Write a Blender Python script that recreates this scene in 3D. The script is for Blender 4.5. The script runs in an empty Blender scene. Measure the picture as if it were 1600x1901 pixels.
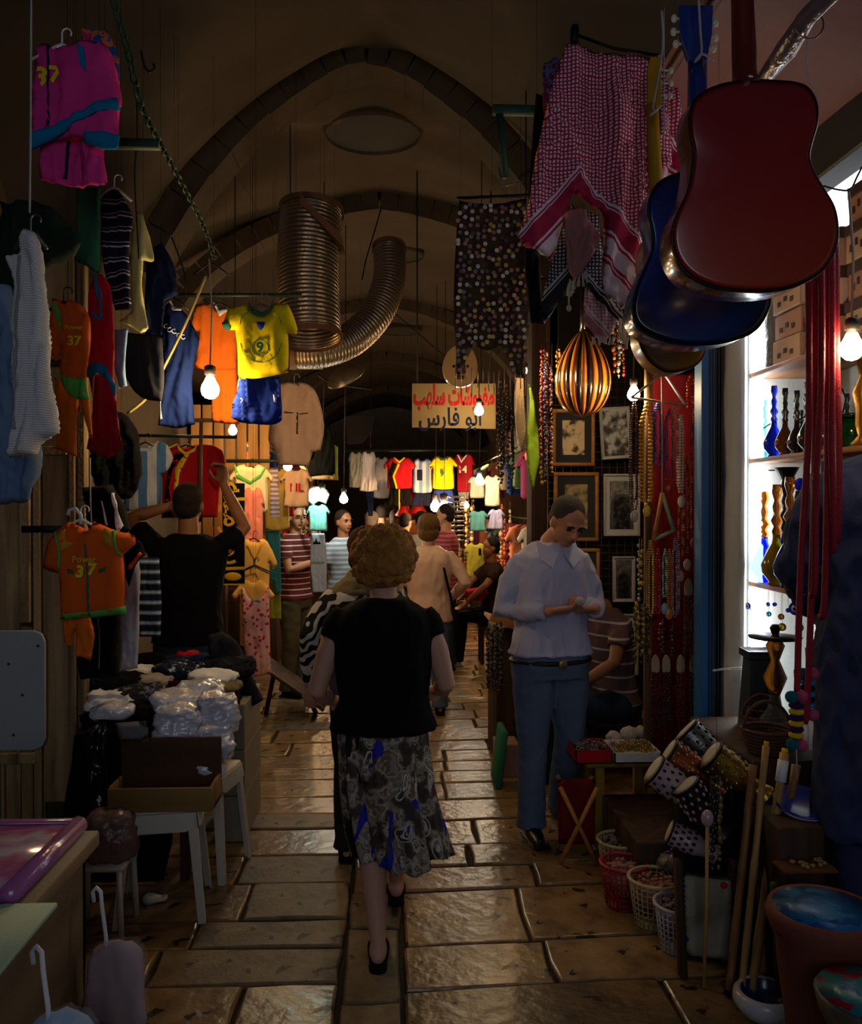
import bpy, math, random
import numpy as np
from mathutils import Vector, Matrix, Euler, noise
from mathutils.geometry import delaunay_2d_cdt
random.seed(7); RNG = random.Random(11)
SC = bpy.context.scene; COL = SC.collection
PI = math.pi
# ------------------------------------------------------------------ camera, exposure
F = 1600.0
cam_d = bpy.data.cameras.new('camera'); cam = bpy.data.objects.new('camera', cam_d); COL.objects.link(cam)
cam_d.sensor_fit = 'HORIZONTAL'; cam_d.sensor_width = 36.0; cam_d.lens = 36.0*F/1600.0
cam_d.clip_start = 0.05; cam_d.clip_end = 200
YAW = math.atan(70/1600.0); PITCH = math.atan(15.5/1600.0)
cam.location = (0, 0, 1.68); cam.rotation_euler = (PI/2-PITCH, 0, -YAW)
SC.camera = cam
SC.view_settings.view_transform = 'Standard'; SC.view_settings.look = 'None'
SC.view_settings.gamma = 1.0; SC.view_settings.exposure = 0.0; SC.view_settings.use_curve_mapping = False
SC.cycles.use_denoising = True
SC.cycles.max_bounces = 6; SC.cycles.diffuse_bounces = 3; SC.cycles.glossy_bounces = 3
SC.cycles.transmission_bounces = 5; SC.cycles.sample_clamp_indirect = 3.0
SC.cycles.caustics_reflective = False; SC.cycles.caustics_refractive = False
# ------------------------------------------------------------------ world: dim overcast daylight entering from the open street behind
W = bpy.data.worlds.new('world'); SC.world = W; W.use_nodes = True
W.node_tree.nodes['Background'].inputs[0].default_value = (0.62, 0.74, 1.0, 1)
W.node_tree.nodes['Background'].inputs[1].default_value = 0.16
def area_light(name, loc, rot, sx, sy, power, col):
    d = bpy.data.lights.new(name, 'AREA'); d.shape = 'RECTANGLE'; d.size = sx; d.size_y = sy
    d.energy = power; d.color = col
    o = bpy.data.objects.new(name, d); o.location = loc; o.rotation_euler = rot; COL.objects.link(o); return o
# daylight from the street opening behind the photographer
area_light('street_daylight', (0.0, -3.2, 2.6), (math.radians(80), 0, 0), 3.4, 2.6, 33.0, (0.78, 0.86, 1.0))
# bare bulbs of stalls that hang above the frame, along the alley
def point_light(name, loc, power, col, r=0.06):
    d = bpy.data.lights.new(name, 'POINT'); d.energy = power; d.color = col; d.shadow_soft_size = r
    o = bpy.data.objects.new(name, d); o.location = loc; COL.objects.link(o); return o
WARM = (1.0, 0.60, 0.28)

RM = cam.rotation_euler.to_matrix()
def at(px, py, Y):
    r = RM @ Vector(((px-800)/F, -(py-950.5)/F, -1)); r *= Y/r.y
    return Vector((r.x, r.y, r.z+1.68))
def m_per_px(Y): return Y/F
# ------------------------------------------------------------------ materials
MATS = {}
def srgb(c):
    if isinstance(c, str):
        c = [int(c[i:i+2], 16)/255 for i in (0, 2, 4)]
    return tuple(((v/12.92) if v <= .04045 else ((v+.055)/1.055)**2.4) for v in c[:3])+(1,)
class NT:
    def __init__(s, m): s.t = m.node_tree; s.n = s.t.nodes; s.l = s.t.links
    def new(s, k, **kw):
        n = s.n.new(k)
        for a, b in kw.items(): setattr(n, a, b)
        return n
    def link(s, a, b): s.l.new(a, b)
    def math(s, op, a, b=None, c=None):
        n = s.new('ShaderNodeMath', operation=op)
        for i, v in enumerate((a, b, c)):
            if v is None: continue
            if hasattr(v, 'node'): s.link(v, n.inputs[i])
            else: n.inputs[i].default_value = v
        return n.outputs[0]
    def ramp(s, fac, stops, const=False):
        n = s.new('ShaderNodeValToRGB'); cr = n.color_ramp
        cr.interpolation = 'CONSTANT' if const else 'LINEAR'
        while len(cr.elements) < len(stops): cr.elements.new(0.5)
        for e, (p, c) in zip(cr.elements, stops): e.position = p; e.color = srgb(c)
        s.link(fac, n.inputs[0]); return n.outputs[0]
    def mix(s, f, a, b, mode='MIX'):
        n = s.new('ShaderNodeMix', data_type='RGBA', blend_type=mode)
        for v, i in ((f, 0), (a, 6), (b, 7)):
            if hasattr(v, 'node'): s.link(v, n.inputs[i])
            else: n.inputs[i].default_value = v if i == 0 else srgb(v)
        return n.outputs[2]
def mat(name, col='888888', rough=.8, metal=0, var=.18, vs=6, bump=.15, bs=90, spec=.3, pat=None, emit=0, trans=0, alpha=1, coat=0, sub=0):
    if name in MATS: return MATS[name]
    m = bpy.data.materials.new(name); m.use_nodes = True; t = NT(m); MATS[name] = m
    b = t.n['Principled BSDF']
    b.inputs['Roughness'].default_value = rough; b.inputs['Metallic'].default_value = metal
    b.inputs['Specular IOR Level'].default_value = spec
    if trans: b.inputs['Transmission Weight'].default_value = trans; b.inputs['IOR'].default_value = 1.45
    if coat: b.inputs['Coat Weight'].default_value = coat; b.inputs['Coat Roughness'].default_value = .1
    if alpha < 1: b.inputs['Alpha'].default_value = alpha
    tc = t.new('ShaderNodeTexCoord'); co = tc.outputs['Object']
    m.diffuse_color = srgb(col)
    if emit:
        b.inputs['Base Color'].default_value = srgb(col)
        b.inputs['Emission Color'].default_value = srgb(col); b.inputs['Emission Strength'].default_value = emit
        return m
    if pat: base = pat(t, co)
    else:
        rg = t.new('ShaderNodeRGB'); rg.outputs[0].default_value = srgb(col); base = rg.outputs[0]
    if var:
        nz = t.new('ShaderNodeTexNoise'); nz.inputs['Scale'].default_value = vs; nz.inputs['Detail'].default_value = 5
        t.link(co, nz.inputs['Vector'])
        v = t.math('MULTIPLY_ADD', nz.outputs[0], 2*var, 1-var)
        base = t.mix(1.0, base, (1, 1, 1), 'MULTIPLY')
        mixn = base.node
        cmb = t.new('ShaderNodeCombineColor')
        for i in range(3): t.link(v, cmb.inputs[i])
        t.link(cmb.outputs[0], mixn.inputs[7])
    t.link(base, b.inputs['Base Color'])
    if bump:
        n2 = t.new('ShaderNodeTexNoise'); n2.inputs['Scale'].default_value = bs; n2.inputs['Detail'].default_value = 3
        t.link(co, n2.inputs['Vector'])
        bp = t.new('ShaderNodeBump'); bp.inputs['Strength'].default_value = bump; bp.inputs['Distance'].default_value = .01
        t.link(n2.outputs[0], bp.inputs['Height']); t.link(bp.outputs[0], b.inputs['Normal'])
    return m
def sep(t, co):
    s = t.new('ShaderNodeSeparateXYZ'); t.link(co, s.inputs[0]); return s.outputs
def p_stripes(axis, freq, stops, phase=0.0, wob=0.0):
    def f(t, co):
        v = sep(t, co)[axis]
        if wob:
            nz = t.new('ShaderNodeTexNoise'); nz.inputs['Scale'].default_value = 5; t.link(co, nz.inputs[0])
            v = t.math('MULTIPLY_ADD', nz.outputs[0], wob, v)
        v = t.math('FRACT', t.math('MULTIPLY_ADD', v, freq, phase+50))
        return t.ramp(v, stops, True)
    return f
def p_zebra(scale, stops, dist=8, band='DIAGONAL'):
    def f(t, co):
        w = t.new('ShaderNodeTexWave', bands_direction=band); w.inputs['Scale'].default_value = scale
        w.inputs['Distortion'].default_value = dist; w.inputs['Detail'].default_value = 1; w.inputs['Detail Scale'].default_value = 1.2
        t.link(co, w.inputs[0]); return t.ramp(w.outputs[1], stops, True)
    return f
def p_dots(scale, base, dot, r=.25, noise_col=False):
    def f(t, co):
        v = t.new('ShaderNodeTexVoronoi'); v.inputs['Scale'].default_value = scale; t.link(co, v.inputs['Vector'])
        k = t.math('LESS_THAN', v.outputs['Distance'], r); return t.mix(k, base, dot)
    return f
def p_noise(scale, stops, const=False, detail=4, dist=0):
    def f(t, co):
        v = t.new('ShaderNodeTexNoise'); v.inputs['Scale'].default_value = scale; v.inputs['Detail'].default_value = detail
        v.inputs['Distortion'].default_value = dist; t.link(co, v.inputs[0]); return t.ramp(v.outputs[0], stops, const)
    return f
def p_wood(freq, c1, c2, axis=0, dist=3):
    def f(t, co):
        mp = t.new('ShaderNodeMapping'); t.link(co, mp.inputs[0]); sc = [freq, freq, freq]; sc[axis] = freq*.06; mp.inputs['Scale'].default_value = sc
        v = t.new('ShaderNodeTexNoise'); v.inputs['Scale'].default_value = 1.0; v.inputs['Detail'].default_value = 6; v.inputs['Distortion'].default_value = dist*.2
        t.link(mp.outputs[0], v.inputs[0]); return t.ramp(v.outputs[0], [(.3, c1), (.7, c2)])
    return f
# ------------------------------------------------------------------ objects
def tag(o, label=None, cat=None, group=None, kind=None):
    if label: o['label'] = label
    if cat: o['category'] = cat
    if group: o['group'] = group
    if kind: o['kind'] = kind
    return o
def mesh_obj(name, verts, faces, m, parent=None, smooth=True, loc=None, rot=None, midx=None):
    me = bpy.data.meshes.new(name); me.from_pydata([tuple(v) for v in verts], [], [tuple(f) for f in faces]); me.update()
    ms = m if isinstance(m, (list, tuple)) else [m]
    for k in ms: me.materials.append(k)
    if midx is not None: me.polygons.foreach_set('material_index', midx)
    if smooth:
        me.polygons.foreach_set('use_smooth', [True]*len(me.polygons))
    return link(name, me, parent, loc, rot)
def link(name, me, parent=None, loc=None, rot=None):
    o = bpy.data.objects.new(name, me); COL.objects.link(o)
    if parent: o.parent = parent
    if loc is not None: o.location = loc
    if rot is not None: o.rotation_euler = rot
    return o
def empty(name, loc, label, cat, group=None, rot=None):
    o = bpy.data.objects.new(name, None); COL.objects.link(o); o.location = loc; o.empty_display_size = .1
    if rot is not None: o.rotation_euler = rot
    return tag(o, label, cat, group)
class MB:
    def __init__(s): s.v = []; s.f = []; s.mi = []
    def add(s, vs, fs, mi=0, M=None):
        b = len(s.v)
        s.v += [tuple(M @ Vector(v)) if M is not None else tuple(v) for v in vs]
        s.f += [tuple(i+b for i in f) for f in fs]; s.mi += [mi]*len(fs); return s
    def box(s, lo, hi, mi=0, M=None, bev=0.0):
        x0, y0, z0 = lo; x1, y1, z1 = hi
        if bev <= 0:
            vs = [(x0,y0,z0),(x1,y0,z0),(x1,y1,z0),(x0,y1,z0),(x0,y0,z1),(x1,y0,z1),(x1,y1,z1),(x0,y1,z1)]
            fs = [(0,3,2,1),(4,5,6,7),(0,1,5,4),(1,2,6,5),(2,3,7,6),(3,0,4,7)]
            return s.add(vs, fs, mi, M)
        b = min(bev, (x1-x0)*.45, (y1-y0)*.45, (z1-z0)*.45)
        def ring(i, z): return [(x0+i,y0+i,z),(x1-i,y0+i,z),(x1-i,y1-i,z),(x0+i,y1-i,z)]
        def ring8(z):
            return [(x0+b,y0,z),(x1-b,y0,z),(x1,y0+b,z),(x1,y1-b,z),(x1-b,y1,z),(x0+b,y1,z),(x0,y1-b,z),(x0,y0+b,z)]
        def ring8i(z):
            i = b*.7
            return [(x0+b,y0+i,z),(x1-b,y0+i,z),(x1-i,y0+b,z),(x1-i,y1-b,z),(x1-b,y1-i,z),(x0+b,y1-i,z),(x0+i,y1-b,z),(x0+i,y0+b,z)]
        R = [ring8i(z0), ring8(z0+b), ring8(z1-b), ring8i(z1)]
        vs = sum(R, []); fs = [tuple(range(7, -1, -1)), tuple(range(24, 32))]
        for k in range(3):
            for j in range(8): fs.append((k*8+j, k*8+(j+1)%8, (k+1)*8+(j+1)%8, (k+1)*8+j))
        return s.add(vs, fs, mi, M)
    def rings(s, R, mi=0, M=None, cap=True, closed=False):
        n = len(R[0]); vs = sum([list(r) for r in R], []); fs = []
        K = len(R)
        for k in range(K if closed else K-1):
            a = k*n; b = ((k+1) % K)*n
            for j in range(n): fs.append((a+j, a+(j+1) % n, b+(j+1) % n, b+j))
        if cap and not closed:
            fs.append(tuple(range(n-1, -1, -1))); fs.append(tuple(range((K-1)*n, K*n)))
        return s.add(vs, fs, mi, M)
    def tube(s, path, r, n=8, mi=0, M=None, cap=True, closed=False, flat=1.0):
        P = [Vector(p) for p in path]; K = len(P)
        rr = r if isinstance(r, (list, tuple)) else [r]*K
        R = []; up = None
        for i in range(K):
            if closed: t = P[(i+1) % K]-P[i-1]
            else: t = P[min(i+1, K-1)]-P[max(i-1, 0)]
            if t.length < 1e-9: t = Vector((0, 0, 1))
            t.normalize()
            if up is None:
                up = Vector((0, 0, 1)) if abs(t.z) < .9 else Vector((0, 1, 0))
            u = (up - t*up.dot(t))
            if u.length < 1e-6: u = t.orthogonal()
            u.normalize(); up = u; w = t.cross(u)
            R.append([P[i]+(u*math.cos(2*PI*j/n)*flat+w*math.sin(2*PI*j/n))*rr[i] for j in range(n)])
        return s.rings(R, mi, M, cap, closed)
    def lathe(s, prof, n=16, mi=0, M=None, cap=True):
        R = [[(r*math.cos(2*PI*j/n), r*math.sin(2*PI*j/n), z) for j in range(n)] for r, z in prof]
        return s.rings(R, mi, M, cap)
    def ell(s, c, r, n=12, k=8, mi=0, M=None):
        prof = []
        R = []
        for i in range(1, k):
            a = -PI/2+PI*i/k
            R.append([(c[0]+r[0]*math.cos(a)*math.cos(2*PI*j/n), c[1]+r[1]*math.cos(a)*math.sin(2*PI*j/n), c[2]+r[2]*math.sin(a)) for j in range(n)])
        vs = sum(R, []); vs += [(c[0], c[1], c[2]-r[2]), (c[0], c[1], c[2]+r[2])]
        fs = []
        for a in range(k-2):
            for j in range(n): fs.append((a*n+j, a*n+(j+1) % n, (a+1)*n+(j+1) % n, (a+1)*n+j))
        B = (k-1)*n
        for j in range(n):
            fs.append(((j+1) % n, j, B)); fs.append(((k-2)*n+j, (k-2)*n+(j+1) % n, B+1))
        return s.add(vs, fs, mi, M)
    def loft(s, secs, n=20, mi=0, M=None, p=2.0):
        """secs: (x,y,z,rx,ry); superellipse rings, horizontal"""
        R = []
        for x, y, z, rx, ry in secs:
            ring = []
            for j in range(n):
                a = 2*PI*j/n; c, q = math.cos(a), math.sin(a)
                ring.append((x+rx*math.copysign(abs(c)**(2/p), c), y+ry*math.copysign(abs(q)**(2/p), q), z))
            R.append(ring)
        return s.rings(R, mi, M)
    def build(s, name, m, parent=None, smooth=True, loc=None, rot=None):
        return mesh_obj(name, s.v, s.f, m, parent, smooth, loc, rot, s.mi if isinstance(m, (list, tuple)) else None)
def T(x=0, y=0, z=0): return Matrix.Translation((x, y, z))
def Rz(a): return Matrix.Rotation(a, 4, 'Z')
def Rx(a): return Matrix.Rotation(a, 4, 'X')
def Ry(a): return Matrix.Rotation(a, 4, 'Y')
def bev(o, w, seg=2):
    md = o.modifiers.new('bevel', 'BEVEL'); md.width = w; md.segments = seg; md.limit_method = 'ANGLE'; return o
def dup(o, parent=None, loc=None, rot=None, label=None):
    c = o.copy(); COL.objects.link(c); c.parent = parent if parent else o.parent
    if loc is not None: c.location = loc
    if rot is not None: c.rotation_euler = rot
    if label: c['label'] = label
    if parent is None and o.parent is None:
        pass
    for ch in list(o.children): dup(ch, c)
    return c
def catmull(pts, sub=4, closed=True):
    n = len(pts); out = []
    rng = range(n) if closed else range(n-1)
    for i in rng:
        p0, p1, p2, p3 = [np.array(pts[(i+k) % n] if closed else pts[min(max(i+k, 0), n-1)], float) for k in (-1, 0, 1, 2)]
        for j in range(sub):
            t = j/sub
            out.append(tuple(.5*((2*p1)+(-p0+p2)*t+(2*p0-5*p1+4*p2-p3)*t*t+(-p0+3*p1-3*p2+p3)*t**3)))
    if not closed: out.append(tuple(pts[-1]))
    return out
def soft(pts, sub=3, deg=48):
    """smooth an outline but keep its sharp corners"""
    n = len(pts); P = [np.array(p, float) for p in pts]; sharp = []
    for i in range(n):
        a = P[i]-P[i-1]; b = P[(i+1) % n]-P[i]; la, lb = np.linalg.norm(a), np.linalg.norm(b)
        c = (a@b)/(la*lb+1e-9); sharp.append(math.degrees(math.acos(max(-1, min(1, c)))) > deg)
    out = []
    for i in range(n):
        j = (i+1) % n; p1, p2 = P[i], P[j]; p0 = p1 if sharp[i] else P[i-1]; p3 = p2 if sharp[j] else P[(i+2) % n]
        for k in range(sub):
            t = k/sub; out.append(tuple(.5*((2*p1)+(-p0+p2)*t+(2*p0-5*p1+4*p2-p3)*t*t+(-p0+3*p1-3*p2+p3)*t**3)))
    return out
def resample(poly, res):
    out = []; n = len(poly)
    for i in range(n):
        a = np.array(poly[i], float); b = np.array(poly[(i+1) % n], float); L = np.linalg.norm(b-a)
        if L < 1e-7: continue
        k = max(1, int(round(L/res)))
        for j in range(k): out.append(a+(b-a)*j/k)
    return np.array(out)
def inside(P, poly):
    x, y = P[:, 0], P[:, 1]; r = np.zeros(len(P), bool); n = len(poly)
    for i in range(n):
        x0, y0 = poly[i]; x1, y1 = poly[(i+1) % n]
        c = ((y0 > y) != (y1 > y)); 
        if y1 != y0: r ^= c & (x < (x1-x0)*(y-y0)/(y1-y0)+x0)
    return r
def edist(P, poly):
    d = np.full(len(P), 1e9); n = len(poly)
    for i in range(n):
        a = np.array(poly[i]); b = np.array(poly[(i+1) % n]); ab = b-a; L = ab@ab
        if L < 1e-12: continue
        t = np.clip(((P-a)@ab)/L, 0, 1); q = a+t[:, None]*ab
        d = np.minimum(d, np.hypot(*(P-q).T))
    return d
def tri_poly(poly, res):
    B = resample(poly, res); lo = B.min(0); hi = B.max(0)
    xs = np.arange(lo[0], hi[0], res); zs = np.arange(lo[1], hi[1], res*.87)
    G = np.array([(x+(res/2 if k % 2 else 0), z) for k, z in enumerate(zs) for x in xs]) if len(xs) and len(zs) else np.zeros((0, 2))
    if len(G):
        G = G[inside(G, B)]
        if len(G): G = G[edist(G, B) > res*.55]
    P = np.vstack([B, G]) if len(G) else B
    nb = len(B)
    vo, eo, fo, ov, oe, of = delaunay_2d_cdt([Vector(p) for p in P], [], [list(range(nb))], 1, 1e-6)
    V = np.array([tuple(v) for v in vo]); f = [tuple(t) for t in fo]
    return B, V, f
def wrinkle(V, amp, seed, fx=9, fz=2.0):
    if amp == 0: return np.zeros(len(V))
    def f(x, z):
        a = noise.noise((x*fx+seed+.8*z, z*fz, seed*.37)); b = noise.noise((x*fx*2.6-1.5*z, z*fz*2.2+seed, 3.1)); c = noise.noise((x*34+z*9, z*16, seed))
        return a+.45*(1-2*abs(b)*2.2)+.16*(1-4*abs(c))
    return np.array([amp*f(x, z) for x, z in V])
class Sheet:
    """a soft closed cloth shape whose outline lies in the x-z plane, facing -Y"""
    def __init__(s, poly, depth=.02, R=None, wr=.012, seed=0, res=.02, fx=9, fz=2.0, bow=0.0):
        s.poly = resample(poly, res); s.depth = depth; s.wr = wr; s.seed = seed; s.res = res; s.fx = fx; s.fz = fz; s.bow = bow
        ext = s.poly.max(0)-s.poly.min(0); s.R = R or max(.008, min(ext)*.13); s.cx = s.poly[:, 0].mean(); s.hw = max(.01, ext[0]/2)
    def off(s, V):
        d = edist(V, s.poly); k = np.clip(d/s.R, 0, 1)
        return s.depth*np.sqrt(np.maximum(0, 1-(1-k)**2))
    def mid(s, V): return wrinkle(V, s.wr, s.seed, s.fx, s.fz)+s.bow*((V[:, 0]-s.cx)/s.hw)**2
    def build(s, name, m, parent=None, loc=None, rot=None, midfn=None):
        B, V, f = tri_poly(s.poly, s.res); t = s.off(V); w = s.mid(V); n = len(V)
        onb = edist(V, s.poly) < 1e-5
        vs = [(V[i, 0], w[i]-t[i], V[i, 1]) for i in range(n)]; mp = {}
        for i in range(n):
            if onb[i]: mp[i] = i
            else: mp[i] = len(vs); vs.append((V[i, 0], w[i]+t[i], V[i, 1]))
        fs = [a for a in f]; fs += [tuple(mp[i] for i in reversed(a)) for a in f]
        fs = [a for a in fs if len(set(a)) > 2]
        mi = None
        if midfn:
            mi = [midfn(*(V[list(a)].mean(0))) for a in f]; mi = mi+mi
            mi = mi[:len(fs)]
        return mesh_obj(name, vs, fs, m, parent, True, loc, rot, mi)
    def patch(s, poly, name, m, parent, eps=.003, res=None):
        """a thin sewn or printed piece lying on the front of the sheet"""
        B, V, f = tri_poly(poly, res or s.res); t = s.off(V)*inside(V, s.poly) ; w = s.mid(V); n = len(V)
        vs = [(V[i, 0], w[i]-t[i]-eps, V[i, 1]) for i in range(n)]+[(V[i, 0], w[i]-t[i]+.001, V[i, 1]) for i in range(n)]
        fs = [tuple(reversed(a)) if False else a for a in f]+[tuple(i+n for i in reversed(a)) for a in f]
        nb = len(B); e = {}
        for a in f:
            for i in range(len(a)): e[(a[i], a[(i+1) % len(a)])] = 1
        for (a, b) in list(e):
            if (b, a) not in e: fs.append((b, a, a+n, b+n))
        return mesh_obj(name, vs, fs, m, parent, True)
def px2(pts, o, Y):
    """photo pixels to metres in the plane at depth Y, relative to o"""
    out = []
    for p in pts:
        q = at(p[0], p[1], Y)-o; out.append((q.x, q.z))
    return out
def prism(poly, thick, res=None):
    """closed extruded shape: x-z outline, front at y=0, back at y=thick"""
    n = len(poly); mb = MB()
    mb.add([(x, 0, z) for x, z in poly]+[(x, thick, z) for x, z in poly],
           [tuple(range(n)), tuple(range(2*n-1, n-1, -1))]+[(i, i+n, (i+1) % n+n, (i+1) % n) for i in range(n)])
    return mb
def text_mesh(body, size, bold=0):
    c = bpy.data.curves.new('lettering', 'FONT'); c.body = body; c.size = size; c.align_x = 'CENTER'; c.align_y = 'CENTER'; c.extrude = .0012; c.resolution_u = 3; c.offset = bold
    o = bpy.data.objects.new('lettering', c); COL.objects.link(o)
    dg = bpy.context.evaluated_depsgraph_get(); me = bpy.data.meshes.new_from_object(o.evaluated_get(dg))
    bpy.data.objects.remove(o); bpy.data.curves.remove(c); return me
def lettering(body, size, m, parent, x, z, y, rot=0, sx=1, name='lettering', bold=0):
    me = text_mesh(body, size, bold); me.materials.clear(); me.materials.append(m)
    o = link(name, me, parent, (x, y, z), (PI/2, 0, 0)); 
    if rot: o.rotation_euler = (PI/2, rot, 0)
    o.scale = (sx, 1, 1); return o
# ------------------------------------------------------------------ materials of the setting
m_plaster = mat('vault_plaster', '463d31', .95, var=.3, vs=1.6, bump=.5, bs=9)
m_stonewall = mat('wall_stone', '4f422f', .95, var=.35, vs=3, bump=.6, bs=18)
m_mortar = mat('mortar', '2a2117', .9, var=.3, bump=.4, bs=40)
def stone_pat(c1, c2, c3):
    def f(t, co):
        oi = t.new('ShaderNodeObjectInfo')
        nz = t.new('ShaderNodeTexNoise'); nz.inputs['Scale'].default_value = 7; nz.inputs['Detail'].default_value = 8; nz.inputs['Roughness'].default_value = .7
        t.link(t.new('ShaderNodeTexCoord').outputs['Object'], nz.inputs[0])
        a = t.ramp(nz.outputs[0], [(.3, c1), (.52, c2), (.75, c3)])
        v = t.new('ShaderNodeTexVoronoi'); v.inputs['Scale'].default_value = 9; t.link(co, v.inputs['Vector'])
        n3 = t.new('ShaderNodeTexNoise'); n3.inputs['Scale'].default_value = 11; n3.inputs['Detail'].default_value = 3; t.link(co, n3.inputs[0])
        pit = t.math('GREATER_THAN', n3.outputs[0], .635)
        a = t.mix(pit, a, '2b2118')
        k = t.math('MULTIPLY_ADD', oi.outputs['Random'], .5, .72)
        cmb = t.new('ShaderNodeCombineColor')
        for i in range(3): t.link(k, cmb.inputs[i])
        return t.mix(1.0, a, cmb.outputs[0], 'MULTIPLY')
    return f
m_stone = mat('paving_stone', rough=.29, spec=.55, var=0, bump=.6, bs=16, pat=stone_pat('4e3c28', '826642', '967a52'))
m_stone2 = mat('paving_stone_grey', rough=.55, spec=.3, var=0, bump=.6, bs=16, pat=stone_pat('42382a', '6c5c44', '80705a'))
m_wood_old = mat('old_shutter_wood', rough=.85, pat=p_wood(16, '5a4a30', 'b4986a', 2), var=.35, vs=3, bump=.5, bs=60)
m_wood_dark = mat('dark_wood', rough=.7, pat=p_wood(14, '24170e', '4a3220', 2), var=.2)
m_black = mat('black_cloth', '08080a', .95, var=.1, spec=.1)
m_dark = mat('dark_interior', '120d09', .95, var=.3)
m_metal_dk = mat('dark_iron', '1c1c1e', .5, .7, var=.2)
m_green_iron = mat('green_painted_iron', '29483a', .6, .2, var=.3, vs=20)
# ------------------------------------------------------------------ floor: paving laid in rows between two long joints
floor = MB().box((-2.4, -4, -.12), (2.6, 26, -.022)).build('floor', m_mortar, smooth=False); tag(floor, kind='structure')
def stone(x0, x1, y0, y1, skew, r, m):
    j = lambda a=.007: r.uniform(-a, a)
    g = .007; h = r.uniform(-.005, .003)
    c = [(x0+g+j(), y0+g+j()+skew*(x0)), (x1-g+j(), y0+g+j()+skew*x1), (x1-g+j(), y1-g+j()+skew*x1), (x0+g+j(), y1-g+j()+skew*x0)]
    mid = []
    for i in range(4):
        a, b = c[i], c[(i+1) % 4]; mid += [a, ((a[0]+b[0])/2+j(.009), (a[1]+b[1])/2+j(.009))]
    cx = sum(p[0] for p in c)/4; cy = sum(p[1] for p in c)/4
    def sc(p, k): return ((p[0]-cx)*k[0], (p[1]-cy)*k[1])
    w, d = x1-x0, y1-y0
    k1 = (1-.008/w, 1-.008/d); k2 = (1-.02/w, 1-.02/d)
    V = [(*sc(p, (1, 1)), -.05) for p in mid]+[(*sc(p, (1, 1)), h-.009) for p in mid]+[(*sc(p, k1), h-.003+j(.001)) for p in mid]+[(*sc(p, k2), h+j(.0015)) for p in mid]+[(0, 0, h-.002)]
    Fc = []
    for L in range(3):
        for i in range(8): Fc.append((L*8+i, L*8+(i+1) % 8, (L+1)*8+(i+1) % 8, (L+1)*8+i))
    for i in range(8): Fc.append((24+i, 24+(i+1) % 8, 32))
    o = mesh_obj('paving_stone', V, Fc, m, floor, False, (cx, cy, 0)); return V, Fc
rr = random.Random(5)
def lane(x0, x1, ya, yb, dmin, dmax, wmin, wmax, skew, mats):
    y = ya
    while y < yb:
        d = rr.uniform(dmin, dmax); x = x0; d = min(d, max(.12, yb-y))
        while x < x1-.02:
            w = rr.uniform(wmin, wmax)
            if x1-(x+w) < wmin*.6: w = x1-x
            stone(x, min(x+w, x1), y, y+d, skew, rr, rr.choice(mats)); x += w
        y += d
lane(-2.1, -.183, 1.9, 9.6, .2, .36, .42, .95, -.01, [m_stone, m_stone, m_stone2])
lane(-.18, .03, 1.9, 3.72, .3, .55, .21, .21, 0, [m_stone2])
lane(.034, 2.3, 1.9, 3.72, .24, .5, .45, 1.1, .05, [m_stone, m_stone2])
lane(-.18, 2.3, 3.73, 9.6, .2, .34, .4, 1.0, .045, [m_stone])
# far rows joined: too small to pick apart
far = MB(); y = 9.65
while y < 22:
    d = rr.uniform(.22, .36); x = -2.1
    while x < 2.2:
        w = rr.uniform(.35, .8); far.box((x+.01, y+.01, -.05), (x+w-.01, y+d-.01, rr.uniform(-.006, .003)), bev=.008); x += w
    y += d
tag(far.build('far_paving', m_stone, floor, True), kind='stuff')
# ------------------------------------------------------------------ walls and vault
XC, HW, ZS, ZC = -.12, 1.95, 2.75, 4.42
tag(MB().box((-2.5, -4, -.1), (-2.08, 26, 3.9)).build('wall_left', m_stonewall, smooth=False), kind='structure')
tag(MB().box((2.45, -4, -.1), (2.8, 26, 4.4)).build('wall_right', m_stonewall, smooth=False), kind='structure')
tag(MB().box((-2.4, 25, -.1), (2.7, 25.3, 4.6)).build('wall_back', m_stonewall, smooth=False), kind='structure')
def steep(u, hw, h):   # pointed profile of the near bay: drop below its crown
    u = min(1.0, abs(u)/hw); return h*(1-math.sqrt(max(0, 1-((u+.6)/1.6)**2))/math.sqrt(1-.375**2))
def zb(u):   # flatter pointed barrel of the bays beyond, u = |x-xc|/hw
    u = min(1.0, abs(u)); return ZS+(ZC-ZS)*(math.sqrt(max(0, 1-((u+.18)/1.18)**2)))/math.sqrt(1-(.18/1.18)**2)
ribsY = [-2.2, 1.0, 5.2, 7.6, 11.4, 15.6, 20.0, 24.5]
V = []; Fc = []; nx, xs = 81, np.linspace(-1, 1, 81)
ys = []
for a, b in zip(ribsY[:-1], ribsY[1:]):
    ys += [(a+(b-a)*k/30, (k/30-.5)*2) for k in range(30)]
for y, v in ys:
    for u in xs:
        if y < 5.15: z = max(2.78, ZC-min(steep(u*2.4, 1.75, 2.6), steep(abs(v)*1.9, 1.95, 2.5)))
        else: z = max(zb(u), ZS+(ZC-ZS-.02)*math.sqrt(max(0, 1-((abs(v)*.93+.14)/1.14)**2))*1.0+.04)
        z += .03*noise.noise((u*2, y*.8, 3))
        V.append((XC+u*(HW+.45), y, z))
for i in range(len(ys)-1):
    for j in range(nx-1): Fc.append((i*nx+j, i*nx+j+1, (i+1)*nx+j+1, (i+1)*nx+j))
ceil = mesh_obj('ceiling', V, Fc, m_plaster, None, True); tag(ceil, kind='structure')
sm = ceil.modifiers.new('thick', 'SOLIDIFY'); sm.thickness = .12; sm.offset = 1
m_rib = mat('arch_stone', '43392d', .95, var=.35, vs=5, bump=.6, bs=14)
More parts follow.
